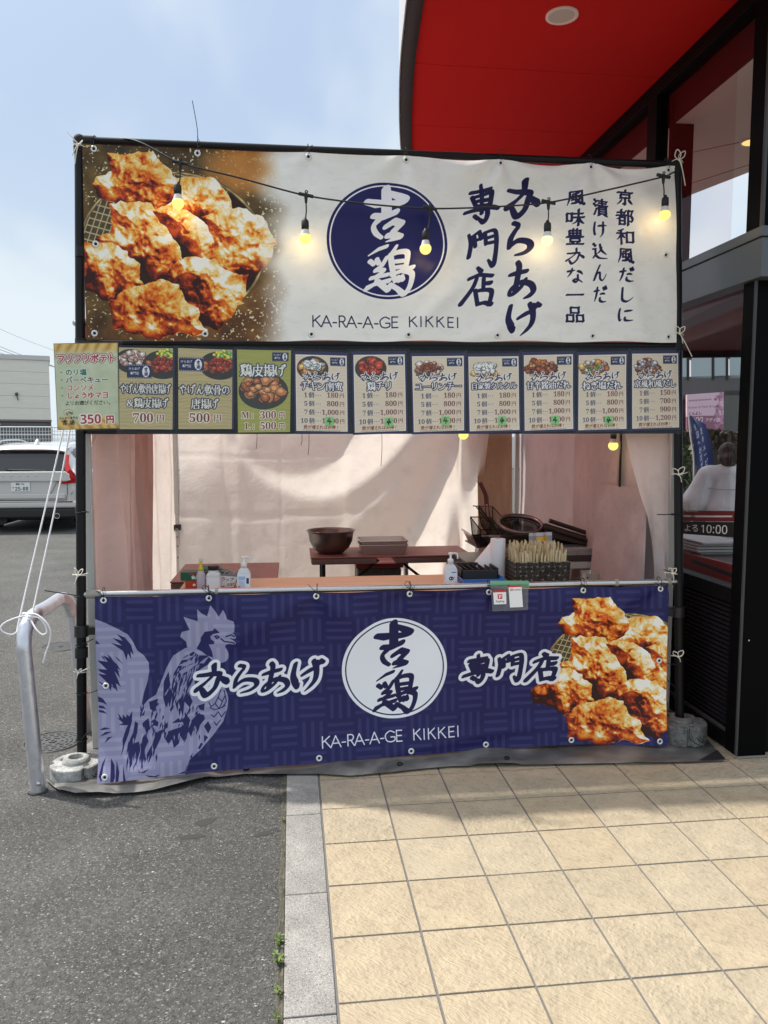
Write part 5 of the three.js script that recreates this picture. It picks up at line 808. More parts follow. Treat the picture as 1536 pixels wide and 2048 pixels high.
  part('gathered_curtain', sheet(110, 40, (u, v) => { const y = 2.18 * (1 - v) + 0.04 * v, w = 1 - 0.16 * sstep(0.35, 0.95, v) * u, z = mix(TZ0 - 0.02, cz1, u * w), k = 0.03 + 0.045 * v; return V(TX0 + 0.1 * sstep(0, 0.12, u) + k * (0.2 + 0.8 * sstep(0, 0.15, u)) * Math.sin(u * 30 + 2.2 * Math.sin(v * 2.2) + 3 * vnoise(u * 6, 2)) + 0.02 * Math.sin(u * 71 + v), y, z); }, 0, (u, v) => [u * 1.4, v * 1.6]), pink, o, 'pinkish gathered curtain of the left wall');
  // back sheet: a slack cloth that hangs in deep swags; its slope decides where the sun reaches it
  {
    const NX = 150, NY = 90, x0 = -0.985, x1 = onZ(962, 1000, TZ1).x, yt = 2.18, yb = 0.04, Z = [];
    const target = (px, py) => {
      const hl = (px - 585) / 108, c1 = 868 + 78 * Math.sqrt(Math.max(0, 1 - hl * hl)), in1 = Math.abs(hl) < 1 ? sstep(c1 + 14, c1 - 8, py) : 0;
      const t = (px - 632) / 200, c2 = 1000 - 128 * t * t + (t > 0 ? -6 * t : 8 * t), fanX = 814 + (1090 - py) * 0.36;
      let b = 0.33 * sstep(c2 + 10, c2 - 16, py) * (1 - 0.92 * in1) * sstep(425, 500, px + (py - 870) * 0.5);
      b = Math.max(b, 0.2 * sstep(470, 400, px) * sstep(1010, 900, py), 0.26 * sstep(12, 34, py - (1096 + (px - 360) * 0.3)) * sstep(700, 560, px));
      const fan = sstep(-12, 12, px - fanX); b = mix(b, 0.34 - 0.27 * Math.exp(-(((px - 921) / 8) ** 2)) + 0.06 * Math.exp(-(((px - 936) / 6) ** 2)) - 0.12 * sstep(850, 800, px), fan);
      const ang = Math.atan2(py - 820, px - 955 - 0.02); if (!(fan > 0.5)) b += 0.17 * Math.pow(Math.max(0, Math.cos((ang - 2.42) * 19)), 6) * sstep(620, 760, px) * sstep(c2 - 20, c2 + 30, py) + 0.05 * Math.exp(-(((py - 1040 - (px - 360) * 0.02) / 26) ** 2)) * sstep(560, 380, px);
      return b;
    };
    const P0 = (x, y) => { const d = V(x, y - EYE, TZ1), zz = d.dot(FWD); return [768 + FOCAL * d.dot(RIGHT) / zz, 1024 - FOCAL * d.dot(UP) / zz]; };
    for (let i = 0; i <= NX; i++) { let z = 0; const c = []; for (let j = NY; j >= 0; j--) { const x = mix(x0, x1, i / NX), y = mix(yt, yb, j / NY), q = P0(x, y), fy = y > 1.75 ? 0 : (target(...q) * 1.75 + 0.02 - 0.252) / 0.846; z += fy * (yt - yb) / NY; c[j] = z; } Z.push(c); }
    // flatten the drift of every column and smooth across
    for (const c of Z) { const m = c.reduce((a, b) => a + b) / c.length; for (let j = 0; j <= NY; j++) c[j] -= m; }
    const zs = (i, j) => { let s = 0, w = 0; for (let k = -3; k <= 3; k++) { const q = Math.min(NX, Math.max(0, i + k)), e = Math.exp(-k * k / 5); s += Z[q][j] * e; w += e; } return s / w; };
    part('back_sheet', sheet(NX, NY, (u, v) => { const i = Math.round(u * NX), j = Math.round(v * NY), x = mix(x0, x1, u), y = mix(yt, yb, v); return V(x, y, TZ1 - 0.02 + zs(i, j) + 0.012 * (fbm(x * 4, y * 4 + 9, 3) - 0.5) + 0.008 * [[1, 0.985], [1, 0.955], [1, 1.5]].reduce((a, [, c]) => a + Math.exp(-(((y - c - 0.01 * Math.sin(x * 5)) / 0.014) ** 2)), 0) * sstep(0.9, 0.2, x) + 0.006 * [-0.6, -0.1].reduce((a, c) => a + Math.exp(-(((x - c - 0.008 * Math.sin(y * 7)) / 0.014) ** 2)), 0)); }, 0, (u, v) => [u * 2.1, v * 1.7]), white, o, 'slack white back wall hanging in swags');
  }
  // right side: hanging sheet, then the flap at the front
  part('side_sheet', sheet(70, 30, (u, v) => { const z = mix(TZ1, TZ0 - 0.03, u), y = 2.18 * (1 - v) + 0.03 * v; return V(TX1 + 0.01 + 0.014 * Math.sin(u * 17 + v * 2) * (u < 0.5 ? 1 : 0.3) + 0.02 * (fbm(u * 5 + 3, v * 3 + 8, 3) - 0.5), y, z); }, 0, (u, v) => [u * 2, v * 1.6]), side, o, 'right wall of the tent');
  const edge = [[1250, 866], [1262, 930], [1276, 985], [1291, 1030], [1301, 1075], [1307, 1120], [1311, 1162], [1314, 1250], [1316, 1400]];
  const ep = (v) => { const s = v * (edge.length - 1), i = Math.min(edge.length - 2, Math.floor(s)); return [mix(edge[i][0], edge[i + 1][0], s - i), mix(edge[i][1], edge[i + 1][1], s - i)]; };
  part('front_flap', sheet(24, 40, (u, v) => { const [ex, ey] = ep(v), a = onZ(ex, ey, -4.11), b = onZ(1337, ey, -4.075); const p = lerp3(a, b, u); p.z += 0.02 * Math.sin(u * 7 + v * 5) * (1 - u) + 0.05 * Math.sin(Math.PI * u) * sstep(0.55, 0.75, v) * vnoise(u * 4, v * 9); return p; }, 0, (u, v) => [u * 0.3, v * 1.5]), cloth([0.93, 0.87, 0.86], 0.35, 90), o, 'pale pink flap beside the right leg');
  part('wall_zip', box(1.965, 1.36, onX(1240, 940, 1.97).z - 0.004, 1.975, 2.1, onX(1240, 940, 1.97).z + 0.006), M.blackMatte, o);
  // loose threads from the menu board
  for (const [x, y, l] of [[513, 868, 30], [603, 872, 18], [617, 872, 38], [763, 870, 62]]) part('loose_strap', pipe([onZ(x, y - 40, -4.3), onZ(x + 1, y + l * 0.4, -4.3), onZ(x - 1, y + l, -4.3)], 0.0016, 8, 5), mat(0.14, 0.05, 0.05, 0.8), o);
}
// boards leaning inside the tent
{
  const board = (name, P, c, label) => { const t = new THREE.MeshStandardMaterial({ map: dataTex(128, 256, (i, j) => { const n = tfbm(i / 128, j / 256, 5, 5, name.length), s = tfbm(i / 128, j / 256, 30, 3, 4), k = 0.92 + 0.16 * (n - 0.5) - 0.05 * sstep(0.6, 0.85, s); return c.map((v) => v * k); }, { srgb: true }), roughness: 0.75, ...DS }); solo(name, quad(...P, 0.012, 4, 4), t, label, 'board'); };
  board('plywood_board', [onZ(954, 820, -6.8), onZ(1024, 820, -6.8), onZ(1024, 1165, -6.8), onZ(958, 1165, -6.8)], [0.80, 0.70, 0.58], 'brownish plywood board standing in the back corner behind the fryer');
  board('leaning_board', [onX(1199, 967, 1.985), onX(1291, 978, 1.985), onX(1284, 1164, 1.95), onX(1178, 1164, 1.95)], [0.74, 0.68, 0.68], 'large pink brown board leaning on the right wall');
  board('upright_board', [onX(1150, 850, 2.035), onX(1236, 850, 2.035), onX(1236, 850, 2.035).setY(0.2), onX(1150, 850, 2.035).setY(0.2)], [0.77, 0.70, 0.70], 'pink brown board high on the right wall above the leaning one');
}
// ---------------------------------------------------------------- counter and what stands on it
const woodTex = (c, d, s, w = 512, h = 128) => dataTex(w, h, (i, j) => { const u = i / w, v = j / h, a = v * 9 + 3.4 * tfbm(u, v, 3, 3, s) + 0.5 * tfbm(u, v, 12, 3, s + 4), r = Math.abs(a - Math.floor(a) - 0.5) * 2, f = tnoise(u * 12, v * 180, 4096, s), k = 0.55 * r * r + 0.3 * f + 0.3 * (tfbm(u, v, 5, 4, s + 8) - 0.3); return mix3(c, d, clamp01(k)); }, { srgb: true });
const CY = 0.835;
{
  const wm = new THREE.MeshStandardMaterial({ map: woodTex([0.88, 0.75, 0.60], [0.79, 0.64, 0.49], 11), roughness: 0.5 }), o = thing('counter', 'pale wooden counter board just behind the silver rail', 'counter', V(0.6, 0, -4.26));
  const x0 = onY(372, 1160, CY).x, g = rbox(x0, CY - 0.022, -4.52, onY(1132, 1158, CY).x, CY, -4.0, 0.004, 1); part('board', g, wm, o);
  part('leg', [0, 1, 2].flatMap((k) => [rod(V(x0 + 0.12 + k * 0.85, 0, -4.45), V(x0 + 0.12 + k * 0.85, CY - 0.02, -4.45), 0.014, 8)]), M.galv, o); part('front_leg', [0, 1, 2].flatMap((k) => [rod(V(x0 + 0.12 + k * 0.85, 0, -4.06), V(x0 + 0.12 + k * 0.85, CY - 0.02, -4.06), 0.014, 8)]), M.galv, o);
}
const cpos = (px, z = -4.2) => { const p = onZ(px, 1150, z); return V(p.x, CY, z); };
function pumpBottle(px, z, label, blue, shift) {
  const p = cpos(px, z), o = thing('sanitizer_bottle', label, 'bottle', p, 'hand sanitizer pump bottles on the counter');
  const body = phys(0.86, 0.88, 0.9, 0.3, { transmission: 0.25, thickness: 0 });
  const sq = (r, y) => { const a = []; for (let i = 0; i < 33; i++) { const t = i / 32 * 6.2832, k = 1 / Math.pow(Math.pow(Math.abs(Math.cos(t)), 5) + Math.pow(Math.abs(Math.sin(t)), 5), 1 / 5); a.push(V(p.x + Math.cos(t) * r * k, p.y + y, p.z + Math.sin(t) * r * 0.62 * k)); } return a; };
  const R = [[0.02, 0], [0.036, 0.003], [0.037, 0.07], [0.036, 0.092], [0.026, 0.112], [0.015, 0.122], [0.014, 0.13]].map(([r, y]) => sq(r, y)), g = sheet(32, R.length - 1, (u, v) => R[Math.round((1 - v) * (R.length - 1))][Math.round(u * 32)].clone()); part('body', g, body, o);
  const cap = mat(0.82, 0.83, 0.84, 0.4); part('cap', lathe([[0, 0.126], [0.017, 0.126], [0.017, 0.146], [0.013, 0.15], [0.006, 0.151], [0.006, 0.176], [0, 0.176]], p, 20), cap, o);
  part('pump', [rbox(p.x - 0.013, p.y + 0.174, p.z - 0.009, p.x + 0.013, p.y + 0.186, p.z + 0.009, 0.004, 2), pipe([p.clone().add(V(0.006, 0.181, 0)), p.clone().add(V(0.03, 0.18, 0)), p.clone().add(V(0.038, 0.172, 0)), p.clone().add(V(0.04, 0.15, 0))], 0.0044, 14, 8)], cap, o);
  const c = canvasOf(128, 160), q = c.getContext('2d'); q.fillStyle = '#e4ebf2'; q.fillRect(0, 0, 128, 160); q.fillStyle = blue; reseed(px);
  if (shift) { q.fillStyle = '#24408c'; q.fillRect(64, 20, 56, 9); q.fillStyle = '#1a1a28'; q.beginPath(); q.ellipse(64, 92, 26, 20, 0, 0, 7); q.fill(); q.fillStyle = '#fff'; q.fillRect(50, 86, 12, 12); q.fillRect(70, 90, 10, 10); for (let i = 0; i < 26; i++) { q.fillStyle = ['#2a3c78', '#8a94b0', '#a03040'][i % 3]; q.fillRect(rr(4, 110), rr(30, 150), rr(4, 14), 3); } }
  else { q.fillRect(8, 22, 70, 40); q.fillStyle = '#c7d6ea'; q.fillRect(8, 66, 70, 80); q.fillStyle = '#2a3560'; q.fillRect(90, 40, 26, 60); for (let i = 0; i < 26; i++) { q.fillStyle = ['#5878b8', '#3a4a70'][i % 2]; q.fillRect(12 + rr(0, 50), 70 + i * 3, rr(6, 20), 1.6); } q.fillStyle = '#3a78c0'; q.fillRect(6, 120, 14, 26); }
  part('label', quad(V(p.x - 0.033, p.y + 0.09, p.z + 0.0242), V(p.x + 0.033, p.y + 0.09, p.z + 0.0242), V(p.x + 0.033, p.y + 0.008, p.z + 0.0242), V(p.x - 0.033, p.y + 0.008, p.z + 0.0242)), new THREE.MeshStandardMaterial({ map: canvasTex(c), roughness: 0.5, ...DS }), o);
}
pumpBottle(488, -4.16, 'clear sanitizer bottle with white pump at the left, beside the wrap boxes', '#9fc0e8', false);
pumpBottle(901, -4.16, 'clear sanitizer bottle with white pump standing left of the black cutlery tray', '#9fb4e0', true);
{
  const rectLabel = (w, h, draw) => { const c = canvasOf(w, h); draw(c.getContext('2d'), w, h); return new THREE.MeshStandardMaterial({ map: canvasTex(c), roughness: 0.5, ...DS }); };
  const front = (x0, x1, y0, y1, z) => quad(V(x0, y1, z), V(x1, y1, z), V(x1, y0, z), V(x0, y0, z));
  { // red and green boxes of food wrap
    const a = cpos(372, -4.24), b = cpos(470, -4.24), o = thing('wrap_box', 'red orange carton lying at the left end of the counter under the green one', 'box', V((a.x + b.x) / 2, CY, -4.24));
    part('carton', rbox(a.x, CY, -4.29, b.x, CY + 0.05, -4.2, 0.002, 1), mat(0.52, 0.07, 0.03, 0.5), o);
    part('print', front(a.x + 0.003, b.x - 0.003, CY + 0.003, CY + 0.047, -4.1985), rectLabel(256, 48, (g, w, h) => { g.fillStyle = '#b63a22'; g.fillRect(0, 0, w, h); g.fillStyle = '#f0e4d8'; for (const x of [44, 78, 150]) { g.beginPath(); g.arc(x, 22, 8, 0, 7); g.fill(); } g.fillRect(100, 16, 34, 8); }), o);
    const c = cpos(363, -4.24), d = cpos(456, -4.24), o2 = thing('wrap_box', 'dark green food wrap carton lying on the red one', 'box', V((c.x + d.x) / 2, CY + 0.05, -4.24));
    part('carton', rbox(c.x, CY + 0.05, -4.29, d.x, CY + 0.096, -4.2, 0.002, 1), mat(0.02, 0.1, 0.05, 0.5), o2);
    part('print', front(c.x + 0.002, d.x - 0.002, CY + 0.052, CY + 0.094, -4.1985), rectLabel(320, 60, (g, w, h) => { g.fillStyle = '#14553a'; g.fillRect(0, 0, w, h); g.fillStyle = '#a03038'; g.fillRect(60, 4, 200, 12); textRow(g, '食品包装ラップ', 70, 22, 30, '#e8f0e8', { thick: 14 }); }), o2);
    part('lid_flap', quad(V(c.x + 0.1, CY + 0.122, -4.27), V(c.x + 0.2, CY + 0.118, -4.27), V(c.x + 0.22, CY + 0.096, -4.28), V(c.x + 0.09, CY + 0.096, -4.28), 0.001), mat(0.3, 0.32, 0.3, 0.6), o2);
    const e = cpos(438, -4.22), f = cpos(470, -4.22), o3 = thing('wrap_box', 'grey carton printed with red numerals behind the white jar', 'box', V((e.x + f.x) / 2, CY, -4.22));
    const sl = 0.03, T = (x, y, z) => V(x, CY + y, z), pr = new THREE.Shape([[e.x, 0], [f.x - 0.012, 0], [f.x + sl, 0.075], [e.x, 0.088]].map(([x, y]) => new THREE.Vector2(x, y)));
    const g = new THREE.ExtrudeGeometry(pr, { depth: 0.06, bevelEnabled: true, bevelSize: 0.001, bevelThickness: 0.001, bevelSegments: 1 }); g.translate(0, CY, -4.25); part('carton', g, mat(0.2, 0.2, 0.2, 0.6), o3);
    part('print', quad(T(e.x, 0.078, -4.1875), T(f.x + 0.016, 0.068, -4.1875), T(f.x - 0.006, 0.012, -4.1875), T(e.x, 0.008, -4.1875)), rectLabel(160, 110, (g2, w, h) => { g2.fillStyle = '#d8d6d2'; g2.fillRect(0, 0, w, h); textRow(g2, 'ラップ', 22, 12, 34, '#33333c', { thick: 12, slant: 0.2 }); g2.font = 'italic bold 50px sans-serif'; g2.fillStyle = '#8c1f2c'; g2.fillText('100', 64, 98); g2.fillStyle = '#b03038'; g2.fillRect(0, 88, 60, 10); }), o3);
    part('tab', [pipe([T(e.x + 0.03, 0.086, -4.2), T(e.x + 0.06, 0.1, -4.2), T(f.x - 0.005, 0.072, -4.2), T(f.x + 0.02, 0.1, -4.2), T(f.x + 0.034, 0.09, -4.2)], 0.006, 20, 6)], mat(0.24, 0.24, 0.25, 0.6), o3);
  }
  { const p = cpos(402, -4.14), o = thing('spray_bottle', 'slim milky squeeze bottle with a yellow nozzle at the left of the counter', 'bottle', p); part('body', lathe([[0, 0], [0.023, 0.001], [0.0235, 0.06], [0.0225, 0.095], [0.015, 0.112], [0.009, 0.116], [0, 0.117]], p, 24), phys(0.62, 0.56, 0.64, 0.35, { transmission: 0.3, thickness: 0 }), o); part('nozzle', [lathe([[0, 0.112], [0.013, 0.114], [0.014, 0.128], [0.009, 0.136], [0.006, 0.15], [0.009, 0.16], [0.006, 0.172], [0, 0.173]], p, 16)], mat(0.62, 0.48, 0.02, 0.45), o); part('nozzle_cap', rbox(p.x - 0.009, p.y + 0.163, p.z - 0.008, p.x + 0.009, p.y + 0.182, p.z + 0.008, 0.003, 1), phys(0.8, 0.78, 0.7, 0.3, { transmission: 0.4, thickness: 0 }), o); }
  { const p = cpos(427, -4.15), o = thing('spice_jar', 'square white jar with a black screw cap between the slim bottle and the sanitizer', 'jar', p), w = 0.036; part('body', [rbox(p.x - w, p.y, p.z - 0.03, p.x + w, p.y + 0.1, p.z + 0.03, 0.012, 3), lathe([[0.032, 0.094], [0.026, 0.108], [0.026, 0.12], [0, 0.12]], p, 24)], phys(0.75, 0.72, 0.72, 0.28, { transmission: 0.12, thickness: 0 }), o); part('contents', rbox(p.x - w - 0.001, p.y + 0.002, p.z - 0.031, p.x + w + 0.001, p.y + 0.082, p.z + 0.031, 0.012, 3), mat(0.72, 0.7, 0.72, 0.6), o); part('cap', lathe([[0, 0.116], [0.028, 0.116], [0.0285, 0.136], [0.026, 0.139], [0, 0.139]], p, 28), M.blackPlastic, o); }
  { // blue tray, black cutlery tray
    const a = cpos(917, -4.2), b = cpos(994, -4.2), o = thing('serving_tray', 'flat blue tray under the black cutlery tray at the rail', 'tray', V((a.x + b.x) / 2, CY, -4.2)); const bl = mat(0.05, 0.2, 0.62, 0.4);
    part('base', rbox(a.x + 0.01, CY, -4.3, b.x - 0.01, CY + 0.0285, -4.06, 0.003, 1), bl, o); part('rim', [quad(V(a.x - 0.008, CY + 0.05, -4.05), V(b.x + 0.008, CY + 0.05, -4.05), V(b.x - 0.01, CY, -4.06), V(a.x + 0.01, CY, -4.06), 0.003), quad(V(b.x + 0.01, CY + 0.05, -4.05), V(b.x + 0.01, CY + 0.05, -4.31), V(b.x - 0.01, CY, -4.3), V(b.x - 0.01, CY, -4.06), 0.003), quad(V(a.x - 0.01, CY + 0.05, -4.31), V(a.x - 0.01, CY + 0.05, -4.05), V(a.x + 0.01, CY, -4.06), V(a.x + 0.01, CY, -4.3), 0.003)], bl, o);
    const c = cpos(917, -4.22), d = cpos(990, -4.22), o2 = thing('cutlery_tray', 'black plastic cutlery tray with divided slots on the blue tray', 'tray', V((c.x + d.x) / 2, CY + 0.008, -4.22)), y0 = CY + 0.03, y1 = CY + 0.096, bm = M.blackPlastic;
    part('wall', [rbox(c.x, y0, -4.16, d.x, y1 - 0.012, -4.145, 0.003, 1), rbox(c.x, y0, -4.36, d.x, y1, -4.345, 0.003, 1), rbox(c.x, y0, -4.36, c.x + 0.01, y1, -4.145, 0.003, 1), rbox(d.x - 0.01, y0, -4.36, d.x, y1, -4.145, 0.003, 1), rbox(c.x, y0, -4.36, d.x, y0 + 0.006, -4.145, 0.002, 1)], bm, o2);
    for (let k = 1; k < 6; k++) { const x = mix(c.x, d.x, k / 6); part('divider', rbox(x - 0.0025, y0, -4.35, x + 0.0025, y1 - 0.006, -4.15, 0.001, 1), bm, o2); }
  }
  { // kitchen paper roll with a loose sheet
    const p = cpos(995, -4.32), o = thing('paper_roll', 'white kitchen paper roll with its sheet hanging off to the left', 'paper roll', p), pm = phys(0.84, 0.83, 0.86, 0.9, { transmission: 0.1, thickness: 0, ...DS }), r = 0.043;
    part('roll', lathe([[0.018, 0.0], [r, 0.002], [r + 0.001, 0.12], [r, 0.238], [0.018, 0.24]], p, 36), pm, o); part('core', lathe([[0.018, 0.24], [0.018, 0.0]], p, 20), mat(0.5, 0.4, 0.3, 0.8, DS), o);
    part('loose_sheet', sheet(12, 14, (u, v) => { const y = mix(0.236, 0.055, v), w = mix(0.002, 0.15, v); return V(p.x - r * 0.5 - w * u, p.y + y - 0.01 * u, p.z - 0.02 + r * 0.8 + 0.012 * Math.sin(u * 4) * v - 0.05 * u); }), pm, o);
  }
  { // woven basket of chopsticks
    const a = cpos(1022, -4.22), b = cpos(1128, -4.22), z0 = -4.36, z1 = -4.14, y1 = CY + 0.125, o = thing('chopstick_basket', 'dark woven basket packed with paired wooden chopsticks', 'basket', V((a.x + b.x) / 2, CY, -4.25));
    const wt = (w) => { const c = canvasOf(w, 128), g = c.getContext('2d'); g.fillStyle = '#8c8874'; g.fillRect(0, 0, w, 128); reseed(w); const s = 26; for (let j = 0; j < 6; j++) for (let i = -1; i < w / s + 1; i++) { g.fillStyle = ['#2b2220', '#211a18', '#352a26'][Math.floor(rnd() * 3)]; if ((i + j) & 1) g.fillRect(i * s - 3, j * s + 4, s + 6, s - 8); else g.fillRect(i * s + 4, j * s - 3, s - 8, s + 6); } return new THREE.MeshStandardMaterial({ map: canvasTex(c), roughness: 0.65, ...DS }); };
    const fx0 = a.x, fx1 = b.x, P = (x, y, z) => V(x, y, z), tp = 0.006;
    part('front_wall', quad(P(fx0 - tp, y1, z1 + tp), P(fx1 + tp, y1, z1 + tp), P(fx1, CY, z1), P(fx0, CY, z1), 0.004), wt(256), o); part('left_wall', quad(P(fx0 - tp, y1, z0), P(fx0 - tp, y1, z1 + tp), P(fx0, CY, z1), P(fx0, CY, z0), 0.004), wt(200), o); part('right_wall', quad(P(fx1 + tp, y1, z1), P(fx1 + tp, y1, z0), P(fx1, CY, z0), P(fx1, CY, z1), 0.004), wt(200), o); part('back_wall', quad(P(fx1, y1, z0), P(fx0, y1, z0), P(fx0, CY, z0), P(fx1, CY, z0), 0.004), wt(256), o);
    // raised bands of the weave
    const bands = []; for (let k = 0; k < 9; k++) { const x = mix(fx0, fx1, (k + 0.5) / 9); for (let j = 0; j < 4; j++) if ((k + j) & 1) bands.push(rbox(x - 0.011, CY + 0.012 + j * 0.03, z1 + 0.001, x + 0.011, CY + 0.034 + j * 0.03, z1 + 0.0055 + j * 0.0012, 0.002, 1)); } part('woven_band', bands, mat(0.03, 0.022, 0.02, 0.55), o);
    part('cord', [pipe([P(mix(fx0, fx1, 0.45), CY + 0.06, z1 + 0.014), P(mix(fx0, fx1, 0.58), CY + 0.078, z1 + 0.016), P(mix(fx0, fx1, 0.66), CY + 0.074, z1 + 0.014), P(mix(fx0, fx1, 0.8), CY + 0.066, z1 + 0.014)], 0.003, 20, 6)], M.blackMatte, o);
    reseed(640); const sm = [[0.62, 0.5, 0.3], [0.56, 0.44, 0.25], [0.68, 0.56, 0.36]].map((c) => mat(...c, 0.7)), cg = box(-0.0042, 0, -0.0025, 0.0042, 0.172, 0.0025), list = [];
    for (let r = 0; r < 5; r++) for (let k = 0; k < 20; k++) list.push([mix(fx0 + 0.012, fx1 - 0.012, (k + rr(0.2, 0.8)) / 20), mix(z1 - 0.012, z0 + 0.03, r / 4) + rr(-0.006, 0.006), r]);
    for (const [x, z, r] of list) { const s = part('chopstick', [cg.clone().translate(-0.0044, 0, 0), cg.clone()].map((g) => { const m = new THREE.Matrix4().makeRotationFromEuler(new THREE.Euler(rr(-0.05, 0.03), rr(-0.6, 0.6), rr(-0.1, 0.1) + (rnd() < 0.1 && r > 0 ? 0.22 : 0))); const h = r === 0 ? rr(-0.045, -0.005) : rr(-0.01, 0.03); g.applyMatrix4(m); g.translate(x, CY + 0.03 + h - (rnd() < 0.5 ? 0 : 0.002), z); return g; }), sm[Math.floor(rnd() * 3)], o); }
  }
  { // payment card pocket on the rail
    const P = (x, y, off = 0.055) => onFrame(x, y, off), o = thing('payment_card_holder', 'clear pocket with two payment cards taped to the rail with green tape', 'card holder', P(1020, 1222));
    part('pocket', quad(P(981, 1170), P(1057, 1168), P(1056, 1220), P(985, 1223), 0), phys(0.75, 0.76, 0.78, 0.12, { transmission: 0.85, thickness: 0, ...DS }), o);
    part('tape', sheet(2, 8, (u, v) => { const a = P(981 + 77 * u, 1162 + 14 * v, 0.055); a.z -= v < 0.3 ? 0.03 * (0.3 - v) : 0; return a; }), mat(0.16, 0.38, 0.22, 0.65, DS), o);
    const pay = (w, h, draw) => { const c = canvasOf(w, h); draw(c.getContext('2d'), w, h); return new THREE.MeshStandardMaterial({ map: canvasTex(c), roughness: 0.4, ...DS }); };
    const mark = (g, x, y, s) => { g.fillStyle = '#d3262e'; g.fillRect(x, y, s, s); g.strokeStyle = '#fff'; g.lineWidth = s * 0.13; g.beginPath(); g.moveTo(x + s * 0.32, y + s * 0.86); g.lineTo(x + s * 0.44, y + s * 0.3); g.moveTo(x + s * 0.18, y + s * 0.22); g.lineTo(x + s * 0.62, y + s * 0.22); g.quadraticCurveTo(x + s * 0.86, y + s * 0.24, x + s * 0.76, y + s * 0.48); g.quadraticCurveTo(x + s * 0.68, y + s * 0.66, x + s * 0.26, y + s * 0.66); g.stroke(); };
    part('payment_card', quad(P(986, 1181, 0.058), P(1012, 1180, 0.058), P(1013, 1208, 0.058), P(988, 1209, 0.058), 0.001), pay(128, 136, (g, w, h) => { g.fillStyle = '#f2f2f2'; g.fillRect(0, 0, w, h); g.fillStyle = '#d0283a'; g.fillRect(0, 0, w, 20); mark(g, 42, 38, 46); g.fillStyle = '#444'; g.font = 'bold 26px sans-serif'; g.textAlign = 'center'; g.fillText('PayPay', 64, 118); }), o);
    part('payment_card', quad(P(1017, 1172, 0.058), P(1043, 1171, 0.058), P(1046, 1214, 0.058), P(1020, 1215, 0.058), 0.001), pay(128, 212, (g, w, h) => { g.fillStyle = '#f4f4f4'; g.fillRect(0, 0, w, h); g.fillStyle = '#d0283a'; g.fillRect(0, 0, w, 14); mark(g, 14, 26, 24); g.fillStyle = '#444'; g.font = 'bold 22px sans-serif'; g.fillText('PayPay', 42, 47); }), o);
  }
}
